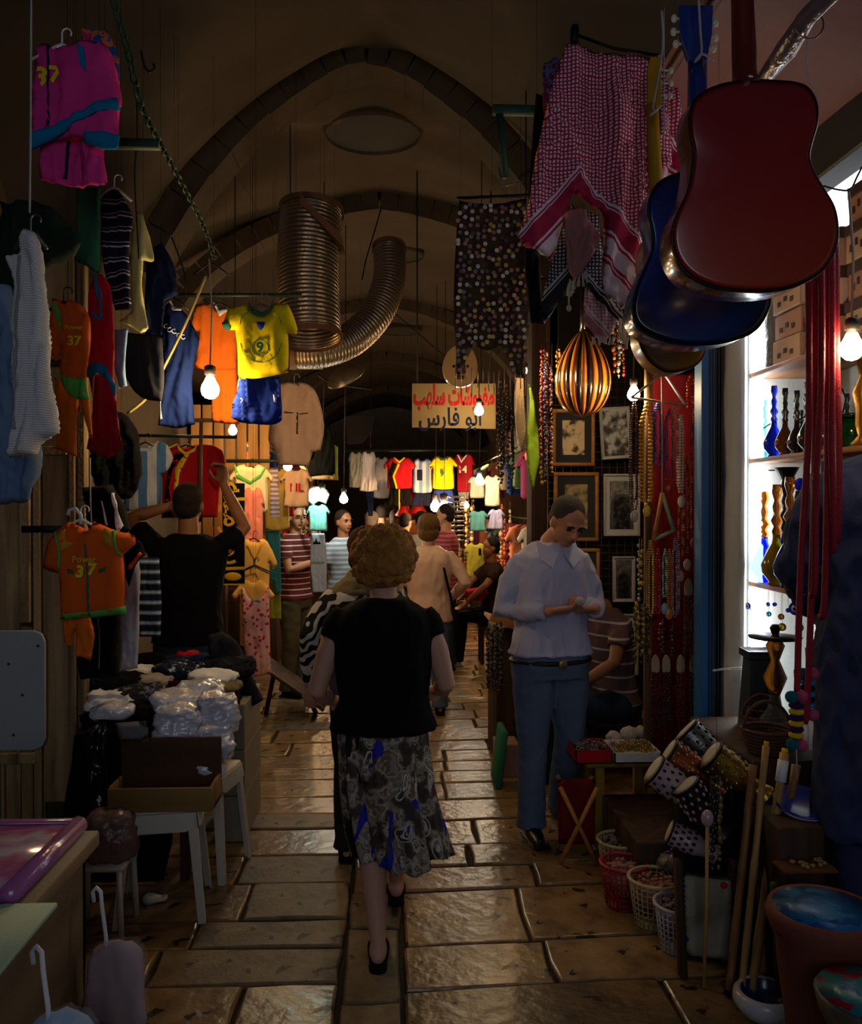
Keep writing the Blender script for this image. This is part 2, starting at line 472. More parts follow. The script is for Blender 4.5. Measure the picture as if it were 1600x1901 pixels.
for k, ry in enumerate(ribsY[2:-1]):
    # voussoirs of the transverse arch: separate stones, slightly uneven
    n = 26 if k < 3 else 14
    for s in (-1, 1):
        half = n//2; 
        for i in range(half):
            pts = []
            for tt in (i/half, (i+1)/half):
                u = (1-tt)
                if k == 0:
                    u = max(0, u-.06)+.06*min(1, u/.12) if u > .12 else u; pts.append((XC-.04+s*u*1.5, 4.27-steep(math.sqrt(u*u+.01)*1.5, 1.5, 2.5)+.13)); continue
                zi = ZS+(4.27-ZS)*math.sqrt(max(0, 1-((u+.2)/1.2)**2))/math.sqrt(1-(.2/1.2)**2)
                pts.append((XC+s*u*(HW-.02), zi))
            (xa, za), (xb, zb_) = pts
            if k == 0 and min(za, zb_) < 2.85: continue
            t = .17; nxn = -(zb_-za); nzn = (xb-xa); L = math.hypot(nxn, nzn); nxn, nzn = nxn/L*s, nzn/L*s
            if nzn < 0: nxn, nzn = -nxn, -nzn
            dy = rr.uniform(-.008, .008); dt = rr.uniform(-.006, .006)
            y0, y1 = ry+dy, ry+.3+dy; g = .001
            q = [(xa-nxn*dt, za-nzn*dt), (xb-nxn*dt, zb_-nzn*dt), (xb+nxn*t, zb_+nzn*t), (xa+nxn*t, za+nzn*t)]
            mesh_obj('arch_stone', [(x, y0, z) for x, z in q]+[(x, y1, z) for x, z in q],
                     [(0, 1, 2, 3), (7, 6, 5, 4), (0, 4, 5, 1), (1, 5, 6, 2), (2, 6, 7, 3), (3, 7, 4, 0)], m_rib, ceil, False)
# round closed skylight in the crown, and smaller ones beyond
m_sky = mat('closed_skylight_plaster', '33322f', .9, var=.25)
for (px, py, Y, r) in ((692, 290, 6.35, .34), (744, 498, 9.4, .24), (745, 612, 13.4, .3)):
    c = at(px, py, Y); mb = MB()
    mb.lathe([(r, .05), (r*1.02, .03), (r*1.06, .05), (r*1.06, .16), (r, .16)], 28, 0, cap=False); mb.lathe([(r*1.02, .05), (r*.98, .07)], 28, 1)
    mb.build('skylight_ring', [m_plaster, m_sky], ceil, False, loc=(c.x, c.y, min(zb((c.x+q-XC)/(HW+.45)) for q in (-r, r))-.03))
# ------------------------------------------------------------------ left: old wooden shutters of a closed shop
shut = MB().box((-2.08, 4.03, 0), (-1.415, 4.09, 2.86)).build('wall_shutter', m_wood_dark, smooth=False); tag(shut, kind='structure')
X_ = lambda px: (px-730)*4.0/1600
for k, (a, b, d, z0, z1, m_) in enumerate(((-110, -48, 0, 0, 2.84, 0), (-46, 12, .006, 0, 2.85, 0), (14, 50, 0, 0, 2.84, 0), (53, 73, .022, 1.13, 2.80, 0), (76, 90, .012, 0, 2.85, 0), (92, 139, .004, 0, 2.83, 0), (141, 153, .018, 0, 2.86, 0), (155, 170, .01, 0, 2.84, 0), (53, 73, .006, 0, 1.12, 0))):
    MB().box((X_(a), 3.995-d, z0+.01), (X_(b), 4.035, z1), bev=.005).build('shutter_plank', m_wood_old, shut, False)
for (a, b, z0, z1) in ((-110, 80, .50, .55), (-110, 66, .20, .23), (20, 26, .2, .5), (92, 140, 1.9, 1.94)):
    MB().box((X_(a), 3.965, z0), (X_(b), 3.998, z1), bev=.004).build('shutter_rail', m_wood_old, shut, False)
MB().box((X_(96), 3.985, .17), (X_(150), 3.993, .32)).build('painted_patch', mat('faded_green_paint', '2d3a22', .8), shut, False)
for z_ in (1.55, 2.3): MB().box((X_(60), 3.955, z_), (X_(135), 3.975, z_+.03), bev=.004).build('iron_strap', m_metal_dk, shut)
# far side shops: dark recesses with lit stalls
for i, (ya, yb, x) in enumerate(((8.8, 11.2, -1.75), (11.6, 15.2, -1.9), (15.8, 19.6, -1.9))):
    mb = MB().box((-2.1, ya, 2.35), (x, yb, 2.8)); mb.box((-2.1, ya, 0), (x+.05, ya+.15, 2.8)); mb.box((-2.1, yb-.15, 0), (x+.05, yb, 2.8))
    tag(mb.build('trim_%d' % (i+1), m_wood_dark, smooth=False), kind='structure')
for i, (ya, yb, x) in enumerate(((6.9, 9.5, 1.7), (10, 14, 1.8), (14.4, 19, 1.8))):
    mb = MB().box((x, ya, 2.35), (2.46, yb, 2.8)); mb.box((x-.05, ya, 0), (2.46, ya+.15, 2.8))
    tag(mb.build('trim_%d' % (i+5), m_wood_dark, smooth=False), kind='structure')
# ------------------------------------------------------------------ right: shop front. blue post, black leaf, white pillar, lit show window
m_blue = mat('blue_paint', '1f5f9f', .45, var=.12, spec=.4)
m_white_w = mat('white_painted_wall', 'c9ccc8', .7, var=.1, vs=3)
m_red_can = mat('dark_red_canopy', '5c0e1c', .55, var=.25, vs=3, bump=.4, bs=8, spec=.4)
o = at(1309, 1000, 4.05)
tag(bev(MB().box((o.x-.038, 4.0, 0), (o.x+.035, 4.1, 2.95)).build('wall_post_blue', m_blue, smooth=False), .005), kind='structure')
tag(MB().box((1.48, 4.02, 0), (1.555, 4.12, 3.05), bev=.008).build('wall_leaf_black', mat('black_door_paint', '14191a', .5, spec=.4), smooth=False), kind='structure')
mb = MB()
for k in range(5): mb.box((1.485+k*.014, 3.995, 0), (1.492+k*.014, 4.03, 3.05))
tag(mb.build('trim_8', mat('black_door_paint2', '1b2326', .5, spec=.4), smooth=False), kind='structure')
mb = MB(); R = []
for k in range(24):
    z = k*.13; R.append([(1.56+.012*noise.noise((z*3, 0, 1)), 3.97, z), (1.585+.01*noise.noise((z*4, 3, 1)), 3.94, z), (1.625, 3.93, z), (1.655, 3.97, z), (1.655, 4.12, z), (1.56, 4.12, z)])
mb.rings(R); tag(mb.build('wall_pillar_white', m_white_w), kind='structure')
tag(MB().box((1.655, 4.0, 0), (2.45, 4.1, 3.3)).build('wall_shop_end', m_white_w, smooth=False), kind='structure')
tag(MB().box((1.98, 3.06, 0), (2.03, 4.05, 3.3)).build('wall_shop_side', m_white_w, smooth=False), kind='structure'); tag(MB().box((2.25, .8, 0), (2.3, 3.06, 3.3)).build('wall_shop_near', m_white_w, smooth=False), kind='structure')
# dark beam over the show window and the dark red canopy
tag(MB().box((1.63, .8, 2.93), (1.75, 4.1, 3.14), bev=.01).build('trim_9', mat('grey_beam', '23282c', .6, var=.2), smooth=False), kind='structure')
can = empty('canopy', (1.4, 2.4, 3.2), 'dark red sheet canopy stretched over the guitars at the shop front', 'canopy')
mb = MB(); V = []; n1, n2 = 14, 22
for i in range(n1+1):
    for j in range(n2+1):
        u, v = i/n1, j/n2; y = .9+3.0*v; x = .98+.75*u+ .05*(1-v)
        V.append((x-1.4, y-2.4, 3.30-.26*u**1.3-3.2+.03*noise.noise((u*3, v*4, 1))+.06*math.sin(u*PI)))
Fc = [(i*(n2+1)+j, i*(n2+1)+j+1, (i+1)*(n2+1)+j+1, (i+1)*(n2+1)+j) for i in range(n1) for j in range(n2)]
s_ = mesh_obj('sheet', V, Fc, m_red_can, can); sd = s_.modifiers.new('t', 'SOLIDIFY'); sd.thickness = .006
MB().tube([(-.40, -1.4, .05), (-.38, 1.5, .07)], .018, 8).build('edge_pole', mat('dark_red_pole', '3a1018', .5), can)
a = at(1500, 30, 2.0); b = at(1418, 145, 2.25)
mb = MB(); c0 = Vector((1.4, 2.4, 3.2))
mb.tube([a-c0+Vector((.12, -.2, .1)), a-c0, (a+b)/2-c0+Vector((.005, 0, 0)), b-c0], [.02, .022, .028, .02], 10)
mb.build('rolled_plastic_edge', mat('shiny_plastic_roll', '6d5660', .25, spec=.8, bump=.8, bs=30), can)
def vault_z(x, y):
    for a, b in zip(ribsY[:-1], ribsY[1:]):
        if a <= y < b:
            u = (x-XC)/(HW+.45); v = ((y-a)/(b-a)-.5)*2
            if y < 5.15: return max(2.78, ZC-min(steep(u*2.4, 1.75, 2.6), steep(abs(v)*1.9, 1.95, 2.5)))
            return max(zb(u), ZS+(ZC-ZS-.02)*math.sqrt(max(0, 1-((abs(v)*.93+.14)/1.14)**2))+.04)
    return 3.5
def hang_up(o, z0=0, r=.0008):
    """a thread from the top of a hanging thing to the vault above it"""
    x, y, z = o.location; zt = vault_z(x, y)+.03
    if zt > z+z0: MB().tube([(0, 0, z0), (0, 0, zt-z)], r, 3).build('hanging_thread', m_metal_dk, o)
# ------------------------------------------------------------------ clothes: soft sheets with sewn pieces, each on its hanger
def fab(name, col, **k):
    k.setdefault('rough', .92); k.setdefault('bs', 260); k.setdefault('bump', .12); k.setdefault('spec', .12); return mat('cloth_'+name, col, **k)
m_hook = mat('hanger_wire', '6a6a6c', .4, .8); m_hang_w = mat('white_plastic_hanger', 'd8dce4', .4, spec=.5); m_hang_b = mat('black_plastic_hanger', '15120f', .4, spec=.5)
def hanger(parent, x, z, w, m, hook=.07, drop=.05, y=0):
    mb = MB(); r = .004
    mb.tube([(x-w/2, y, z-drop), (x-.02, y, z-.005), (x, y, z+.004), (x+.02, y, z-.005), (x+w/2, y, z-drop)], r*1.3, 6)
    mb.tube([(x, y, z), (x, y, z+hook*.45)]+[(x+.016+.016*math.cos(a), y, z+hook*.6+.016*math.sin(a)) for a in (PI, 2.4, 1.6, .8, 0, -.6)], r*.7, 5)
    return mb.build('hanger', m, parent)
def garment(name, label, cat, outline, Y, m, trims=(), depth=.016, wr=.014, seed=0, sm=2, res=None, group=None, hang=None, fx=9, fz=2, bow=0.0, rz=0, dy=0, R=None, midfn=None):
    """outline in photo pixels on the plane at distance Y; real size follows"""
    xs = [p[0] for p in outline]; ys = [p[1] for p in outline]
    cx, cy = (min(xs)+max(xs))/2, (min(ys)+max(ys))/2; o = at(cx, cy, Y)
    P = px2(outline, o, Y)
    if sm: P = soft(P, sm+1)
    ext = min(max(p[0] for p in P)-min(p[0] for p in P), max(p[1] for p in P)-min(p[1] for p in P))
    sh = Sheet(P, depth, R, wr, seed, res or max(.009, min(.024, ext/16)), fx, fz, bow)
    ob = sh.build(name, m, None, (o.x, Y+dy, o.z), (0, 0, rz), midfn); tag(ob, label, cat, group)
    for t in trims:
        tn, tp, tm = t[:3]; e = t[3] if len(t) > 3 else .003
        q = px2(tp, o, Y)
        if len(t) > 4 and t[4]: q = catmull(q, 3)
        a = sh.patch(q, tn, tm, ob, e, sh.res)
        if len(t) > 5: a['label'] = t[5]
    if hang:
        hx, hy, hw, hm = hang; q = px2([(hx, hy)], o, Y)[0]; hanger(ob, q[0], q[1], hw, hm)
    ob['_o'] = 0; del ob['_o']
    return ob, sh, o
def tee(cx, y0, y1, w, sl=.2, sd=.36, nk=.2, fl=0.0, tilt=0, nd=.05):
    h = y1-y0; hw = w/2; n = nk*w
    P = [(-n, 0), (-n*.5, nd*h), (n*.5, nd*h), (n, 0), (hw*.86, .05*h), (hw+sl*w, sd*h*.8), (hw+sl*w*.62, sd*h*1.08), (hw*.98, sd*h*.8), (hw*(1+fl*.3), h*.6), (hw*(1+fl), h*.985), (0, h*1.01), (-hw*(1+fl), h*.985), (-hw*(1+fl*.3), h*.6), (-hw*.98, sd*h*.8), (-hw-sl*w*.62, sd*h*1.08), (-hw-sl*w, sd*h*.8), (-hw*.86, .05*h)]
    c, s = math.cos(tilt), math.sin(tilt)
    return [(cx+x*c-y*s, y0+x*s+y*c) for x, y in P]
def shorts(cx, y0, y1, w, fl=.35, gap=.12):
    h = y1-y0; a = w/2
    return [(cx-a, y0), (cx+a, y0), (cx+a*(1+fl), y1-.04*h), (cx+a*gap*1.5, y1), (cx, y1-h*.35), (cx-a*gap*1.5, y1), (cx-a*(1+fl), y1-.04*h)]
def put(ob, sh, o, Y, s, size, m, px, py, bold=0, sx=1, rot=0, name='lettering', e=.006):
    q = px2([(px, py)], o, Y)[0]; V = np.array([q]); y = float(sh.mid(V)[0]-sh.off(V)[0]-e-.002)
    return lettering(s, size, m, ob, q[0], q[1], y, rot, sx, name, bold)
def ring_patch(ob, sh, o, Y, cx, cy, rx, ry, w, m, name, a0=0, a1=2*PI, n=26):
    mb = MB(); pts = []
    for i in range(n+1):
        a = a0+(a1-a0)*i/n; q = px2([(cx+rx*math.cos(a), cy+ry*math.sin(a))], o, Y)[0]; V = np.array([q])
        pts.append((q[0], float(sh.mid(V)[0]-sh.off(V)[0])-.003, q[1]))
    full = abs(a1-a0-2*PI) < .01
    mb.tube(pts[:-1] if full else pts, w, 5, closed=full, flat=1); return mb.build(name, m, ob)
C = {}
for n_, c_ in dict(pink='d8388c', pinkd='a02468', teal='1877a8', orange='d4591a', orange2='d8681c', lime='5cab4e', ochre='c98a2c', red='b01822', redd='8c1420',
                   yellow='e8cf10', blue='1c3384', navy='16203f', white='d9dade', cream='e6d8b0', black='0b0b0d', green='2f6b50', lyel='d8cf80', lblue='8fb6d8',
                   grey='8a8e88', beige='c9a58a', peach='e8b45c', coral='e88a78', tealg='6fb0a8', brown='5a3a22', gold='d8a820', denim='33425c', khaki='7d6f4e', lilac='c8bde0').items():
    C[n_] = fab(n_, c_)
# upper left
g, s, o = garment('jersey', 'magenta child jersey with teal hem, number 37, hanging top left', 'jersey',
    [(78,78),(110,90),(140,82),(180,78),(205,98),(222,180),(218,205),(222,275),(190,278),(158,262),(128,258),(98,262),(62,283),(62,90)], 3.0, C['pink'],
    [('hem', [(62,258),(135,225),(216,180),(221,202),(160,226),(132,245),(62,284)], C['teal'], .012),
     ('cuff', [(160,252),(222,252),(222,277),(190,279),(160,270)], C['teal'], .01), ('zip', [(91,88),(95,88),(93,256),(88,256)], C['navy'], .004),
     ('sleeve_stripe', [(150,92),(162,98),(166,140),(156,130)], C['teal'], .006)],
    wr=.03, seed=1, hang=(115, 84, .2, m_hang_w), fx=7)
put(g, s, o, 3.0, '3', .085, C['yellow'], 78, 146, .003, rot=.15); put(g, s, o, 3.0, '7', .085, C['yellow'], 104, 146, .003, rot=.1)
garment('child_shorts', 'magenta child shorts hanging under the teal-hemmed jersey', 'shorts', [(80,250),(190,252),(194,300),(199,342),(150,346),(110,345),(75,335)], 3.04, C['pink'],
    [('piping', [(125,262),(130,262),(125,335),(120,335)], C['navy']), ('piping', [(152,262),(158,262),(158,335),(153,335)], C['pinkd'])], wr=.03, seed=2)
garment('jersey', 'pink and orange patterned top behind the magenta jersey, top left', 'jersey', [(150,50),(200,60),(222,110),(222,180),(190,200),(160,120)], 3.25,
    fab('patpink', 'b0505a', pat=p_noise(30, [(.4, '26549a'), (.5, 'd07040'), (.6, 'b03070')], True)), seed=3)
garment('green_blouse', 'dark green long top hanging beside the navy striped blouse', 'top', [(140,346),(186,346),(186,470),(183,510),(166,498),(135,482),(140,430)], 3.5, C['green'], wr=.02, seed=4)
garment('canvas_cover', 'dark green canvas bundled over the shutters at the left edge', 'canvas', [(-30,350),(60,360),(100,390),(130,430),(100,460),(60,480),(20,520),(-30,540)], 2.9, fab('dkgreen', '16281a'), depth=.05, wr=.05, seed=5, dy=.1)
pst = p_stripes(2, 17, [(0, '1a1a2c'), (.45, 'b7b4c4'), (.55, '1a1a2c'), (.72, '8d8aa0'), (.8, '1a1a2c')], wob=.05)
garment('blouse', 'long navy and white striped blouse on a hanger, upper left', 'blouse', [(188,368),(212,345),(232,372),(250,410),(240,460),(243,520),(244,576),(212,575),(196,520),(186,440)], 3.6,
    fab('navystripe', '303040', pat=pst), hang=(212, 350, .14, m_hang_w), wr=.02, seed=6)
garment('long_blouse', 'pale yellow long-sleeved top hanging behind the striped blouse', 'top', [(255,395),(266,395),(286,475),(282,486),(268,485),(266,540),(276,610),(262,619),(240,605),(222,596),(243,580),(244,440)], 3.75, C['lyel'], wr=.018, seed=7)
garment('tunic', 'dark navy tunic hanging beside the pale yellow top', 'tunic', [(275,460),(300,450),(322,490),(330,545),(308,560),(300,640),(302,700),(268,700),(270,490)], 3.95, C['navy'], wr=.02, seed=8)
garment('jeans_skirt', 'faded black denim skirt hanging left of the blue jersey', 'skirt', [(238,618),(300,622),(304,700),(300,745),(262,738),(232,700),(230,660)], 3.9, fab('fdenim', '26262c'), wr=.015, seed=9)
garment('child_shirt', 'light blue child top behind the red outfit', 'top', [(212,612),(240,610),(232,680),(236,716),(222,722),(212,680)], 3.7, C['lblue'], seed=10)
g, s, o = garment('jersey', 'navy blue sleeveless jersey with white collar, left of the pale rope', 'jersey', [(308,556),(322,575),(338,576),(350,590),(366,620),(368,640),(356,700),(362,788),(330,795),(296,790),(305,690),(300,610)], 4.15, fab('royal', '142456'),
    [('collar', [(309,552),(313,552),(323,570),(336,572),(336,577),(320,576)], C['white']), ('side_stripe', [(299,690),(303,690),(300,740),(304,778),(301,780),(296,740)], C['white'])], hang=(322, 556, .15, m_hang_b), wr=.02, seed=11)
for k_ in range(5): ring_patch(g, s, o, 4.15, 309+k_*8, 606+k_*5+(k_ % 2)*3, 4, 4, .0022, C['white'], 'printed_squiggle', .5, 5.2, 8)
# white knit garment and light blue one behind
def knit(t, co):
    w = t.new('ShaderNodeTexWave', bands_direction='Z'); w.inputs['Scale'].default_value = 42; w.inputs['Distortion'].default_value = 1.0; t.link(co, w.inputs[0])
    return t.ramp(w.outputs[1], [(.1, 'a8a8aa'), (.6, 'd4d4d6')])
garment('knit_cardigan', 'long white knitted cardigan hanging at the left edge', 'cardigan', [(42,442),(56,428),(72,440),(82,480),(84,560),(92,660),(98,740),(105,795),(104,805),(80,818),(72,835),(72,846),(20,850),(30,760),(28,650),(15,600),(28,530),(12,480),(40,470)], 2.75, fab('knit', 'b8b8bc', pat=knit, bump=.4, bs=120),
    [('placket', [(42,480),(48,480),(42,800),(36,800)], C['grey'])], depth=.05, wr=.03, seed=12, hang=(57, 432, .1, m_hook), fx=10)
garment('blue_dress', 'light blue dress hanging low behind the white knitted cardigan', 'dress', [(-10,530),(20,528),(30,600),(60,700),(74,850),(60,905),(48,932),(20,932),(-10,900)], 2.95, C['lblue'].copy() if False else fab('dress_blue', '5c7698'), depth=.04, wr=.03, seed=13)
# orange and red outfits
OR = C['orange']
g, s, o = garment('child_shirt', 'orange child top with lime hem and 37, upper of the two orange suits', 'top', [(97,553),(112,557),(118,562),(128,556),(150,566),(165,590),(166,640),(164,700),(166,742),(140,740),(112,700),(112,640),(104,680),(88,640),(92,580)], 3.2, OR,
    [('hem', [(113,695),(130,702),(148,703),(163,704),(166,742),(150,743),(128,733),(113,712)], C['lime']), ('side_panel', [(97,560),(108,565),(116,590),(112,620),(104,585)], C['lime'])], hang=(118, 562, .16, m_hang_b), wr=.02, seed=14)
put(g, s, o, 3.2, '37', .048, C['yellow'], 141, 635, .0015); put(g, s, o, 3.2, 'Power', .024, C['gold'], 140, 610, .001)
garment('child_trousers', 'orange child trousers with yellow side stripe under the lime-hemmed top', 'trousers', [(100,700),(160,735),(168,760),(172,836),(152,760),(145,738),(142,848),(100,832),(102,760)], 3.24, C['orange2'], [('side_stripe', [(100,705),(105,705),(107,832),(102,832)], C['gold'])], wr=.015, seed=15)
g, s, o = garment('child_shirt', 'red child top with light blue trim hanging beside the orange suit', 'top', [(175,512),(190,510),(204,530),(210,560),(213,620),(212,690),(214,722),(204,712),(180,690),(162,698),(160,600),(164,540)], 3.35, C['red'],
    [('hem', [(158,682),(180,672),(200,680),(216,718),(214,738),(198,705),(180,692),(160,700)], C['teal']), ('sleeve_trim', [(172,585),(176,580),(186,592),(190,560),(186,532),(193,545),(192,590),(184,596)], C['teal']), ('sleeve_trim', [(176,512),(184,512),(186,560),(182,555)], C['teal'])], wr=.025, seed=16)
garment('child_trousers', 'red child trousers hanging below the red and blue top', 'trousers', [(165,690),(205,700),(214,740),(218,790),(228,830),(198,852),(160,833),(172,760)], 3.4, C['redd'], [('side_piping', [(176,700),(178,700),(170,815),(167,815)], C['beige'])], wr=.03, seed=17, fx=14)
BK = C['black']
garment('black_jacket', 'black jacket hanging in a heap left of the striped jersey', 'jacket', [(172,760),(225,765),(255,800),(262,880),(240,925),(208,930),(175,900),(168,830)], 4.2, BK, depth=.06, wr=.05, seed=18)
garment('black_jacket', 'black sports jacket with white side stripes above the white trousers', 'jacket', [(155,905),(210,900),(232,940),(240,985),(215,1000),(165,985),(158,945)], 3.7, BK, [('white_stripe', [(194,930),(198,930),(207,975),(203,975)], C['white']), ('white_stripe', [(214,915),(218,915),(234,975),(226,990)], C['white'])], depth=.05, wr=.03, seed=19)
g, s, o = garment('child_jacket', 'orange child zip top with lime hem and number 37, lower left', 'top',
    [(130,968),(165,985),(175,968),(215,985),(250,992),(252,1010),(228,1030),(232,1090),(230,1120),(233,1138),(170,1146),(112,1150),(110,1065),(85,1058),(80,1048),(90,1005),(108,985)], 3.4, OR,
    [('hem', [(111,1138),(168,1134),(232,1125),(233,1140),(170,1147),(111,1152)], C['lime']), ('shoulder_panel', [(108,990),(128,982),(130,1003),(146,1008),(122,1025),(112,1005)], C['ochre']),
     ('shoulder_panel', [(195,981),(212,983),(217,1016),(198,1010)], C['ochre']), ('shoulder_stripe', [(107,990),(112,990),(122,1030),(118,1058),(114,1058),(116,1025)], C['lime'], .005),
     ('shoulder_stripe', [(211,985),(217,985),(228,1032),(224,1030)], C['lime'], .005), ('zip', [(166,1008),(169,1008),(172,1142),(168,1142)], C['green'], .004),
     ('printed_wing', [(132,1054),(143,1056),(143,1064),(134,1062)], C['green'], .004), ('printed_wing', [(190,1056),(203,1050),(201,1060),(190,1062)], C['green'], .004)],
    depth=.04, wr=.012, seed=20, hang=(150, 966, .2, m_hang_w))
put(g, s, o, 3.4, '3', .062, C['yellow'], 158, 1060, .003, rot=.15); put(g, s, o, 3.4, '7', .062, C['yellow'], 178, 1056, .003, rot=.1); put(g, s, o, 3.4, 'Power', .034, C['gold'], 166, 1037, .001)
MB().tube([(0, -.005, .01), (.0, -.005, .045), (-.02, -.005, .07), (-.045, -.005, .065), (-.05, -.005, .045)], .007, 8).build('hanger_hook', m_hang_w, g, loc=(-.03, 0, .17))
garment('child_trousers', 'orange child trousers hanging below the zip top, lower left', 'trousers', [(115,1140),(166,1142),(176,1180),(166,1226),(140,1218),(138,1170),(128,1205),(118,1190)], 3.46, C['orange2'], wr=.02, seed=21)
garment('trousers', 'black trousers with thin stripe hanging under the orange zip top', 'trousers', [(145,1140),(222,1130),(222,1255),(150,1262),(142,1230)], 3.75, BK, [('piping', [(185,1145),(187,1145),(187,1240),(185,1240)], C['grey'])], wr=.02, seed=22)
garment('trousers', 'long white trousers hanging left of the blue striped skirt', 'trousers', [(226,1005),(252,1020),(260,1060),(258,1150),(256,1240),(220,1245),(222,1150),(230,1090)], 3.9, fab('whitetr', 'a6a5ac'), wr=.015, seed=23, fx=14)
garment('dark_shirt', 'black top with orange piping peeking behind the orange zip top', 'top', [(228,990),(262,1005),(270,1030),(252,1050),(240,1090),(230,1060)], 3.85, BK, [('piping', [(240,1050),(262,1024),(266,1028),(243,1058)], C['orange'], .005)], seed=24)
garment('skirt', 'blue and white horizontally striped skirt hanging behind the table', 'skirt', [(256,1035),(296,1035),(300,1110),(299,1182),(258,1182),(256,1110)], 4.5, fab('bluestripe', '8090b0', pat=p_stripes(2, 19, [(0, '1a2032'), (.3, '6d84a8'), (.45, 'c0c8d8'), (.55, '6d84a8'), (.7, '1a2032')])), wr=.01, seed=25)
g, s, o = garment('jersey', 'light blue and white vertically striped jersey beside the red jersey', 'jersey', [(242,818),(252,826),(272,830),(286,822),(296,818),(312,828),(322,850),(312,872),(300,880),(298,930),(292,945),(228,950),(235,880),(240,850)], 5.4,
    fab('argstripe', 'c0d0e8', pat=p_stripes(0, 9, [(0, 'd8dce8'), (.5, '5d8fc8')])), [('collar', [(249,818),(254,820),(262,832),(280,832),(292,818),(296,820),(284,838),(258,838)], C['white'])], hang=(270, 822, .24, m_hang_b), wr=.012, seed=26)
g, s, o = garment('jersey', 'red jersey with a black and yellow curved stripe, being hung up by the man', 'jersey', [(328,824),(345,832),(362,826),(392,826),(412,836),(418,860),(410,890),(404,960),(300,962),(302,890),(296,882),(280,868),(290,845)], 5.45, C['red'],
    [('black_stripe', [(332,832),(345,842),(322,870),(314,905),(322,950),(322,960),(304,960),(308,900),(316,858)], C['black']), ('yellow_stripe', [(343,842),(352,844),(334,878),(331,905),(338,960),(325,960),(324,905),(326,870)], C['yellow']),
     ('collar', [(328,823),(332,828),(345,840),(362,832),(366,826),(362,838),(345,846),(332,836)], C['yellow'], .006), ('cuff', [(279,866),(281,864),(295,880),(294,884)], C['yellow'], .005), ('shoulder_piping', [(300,836),(328,823),(328,826),(302,839)], C['yellow'], .005)],
    hang=(347, 826, .3, m_hang_b), wr=.012, seed=27)
# jerseys round the big bulb
g, s, o = garment('jersey', 'orange jersey with white collar hanging behind the light bulb', 'jersey', [(362,565),(392,562),(402,575),(420,570),(436,590),(440,640),(440,700),(444,788),(415,786),(392,782),(390,690),(362,682),(368,615),(352,612),(356,590)], 4.4, C['orange2'],
    [('collar', [(394,560),(397,560),(408,578),(422,572),(422,578),(408,588)], C['white']), ('waist_seam', [(392,686),(438,684),(438,687),(392,689)], C['orange'])], hang=(408, 564, .18, m_hang_b), wr=.02, seed=28)
g, s, o = garment('jersey', 'bright yellow child jersey with green collar and number 9', 'jersey', [(458,564),(466,580),(486,586),(500,578),(506,562),(534,564),(546,590),(554,617),(548,622),(534,618),(536,660),(534,692),(480,702),(442,703),(440,650),(436,612),(425,612),(413,602),(424,572)], 4.0, C['yellow'],
    [('collar', [(461,560),(470,572),(486,580),(500,572),(507,558),(508,566),(500,580),(486,588),(468,582),(460,568)], C['green'], .005), ('cuff', [(412,600),(424,595),(430,610),(424,615),(414,607)], C['green'], .004),
     ('crest', [(478,600),(494,600),(491,610),(486,616),(480,610)], C['blue'], .004)], depth=.035, wr=.012, seed=29, hang=(484, 566, .2, m_hook))
ring_patch(g, s, o, 4.0, 485, 648, 15, 15, .002, C['green'], 'number_ring')
ring_patch(g, s, o, 4.0, 486, 635, 38, 40, .0015, C['green'], 'front_seam', .1, PI-.1); 
ring_patch(g, s, o, 4.0, 486, 605, 38, 30, .0015, C['green'], 'shoulder_seam', PI, PI*1.35); ring_patch(g, s, o, 4.0, 486, 605, 38, 30, .0015, C['green'], 'shoulder_seam', -.35*PI, 0)
put(g, s, o, 4.0, '9', .065, C['green'], 485, 648, .002)
g, s, o = garment('child_shorts', 'royal blue child shorts hanging under the yellow number 9 jersey', 'shorts', [(445,700),(520,698),(522,740),(524,780),(505,788),(480,788),(450,785),(428,775),(436,735)], 4.05, fab('royal2', '1b3088'),
    [('side_stripe', [(506,728),(511,726),(514,748),(509,746)], C['white']), ('waist_edge', [(444,700),(449,700),(444,718),(440,722)], C['grey'])], wr=.03, seed=30, fx=16)
ring_patch(g, s, o, 4.05, 449, 745, 4, 4, .002, C['white'], 'crest')
g, s, o = garment('tunic', 'beige-pink long tunic with buttoned front hanging beside the blue shorts', 'tunic', [(520,712),(545,708),(572,714),(590,735),(602,790),(595,835),(580,840),(572,866),(545,864),(518,864),(510,835),(498,815),(505,760)], 5.2, C['beige'],
    [('placket', [(550,766),(554,766),(553,806),(550,806)], C['brown']), ('pocket_flap', [(528,764),(545,766),(545,768),(528,767)], C['brown']), ('pocket_flap', [(556,768),(572,766),(572,768),(556,770)], C['brown'])], wr=.018, seed=31, hang=(546, 712, .2, m_hook))
garment('black_shirt', 'black shirt with long sleeves hanging behind the beige tunic', 'shirt', [(588,760),(605,780),(620,810),(622,880),(575,885),(568,862),(582,850),(590,810)], 6.2, BK, wr=.02, seed=32)
garment('yellow_shirt', 'thin lime-yellow shirt edge seen beside the black shirt', 'shirt', [(616,822),(627,830),(627,888),(619,888),(618,850)], 6.3, fab('limey', 'b8c83c'), seed=33)
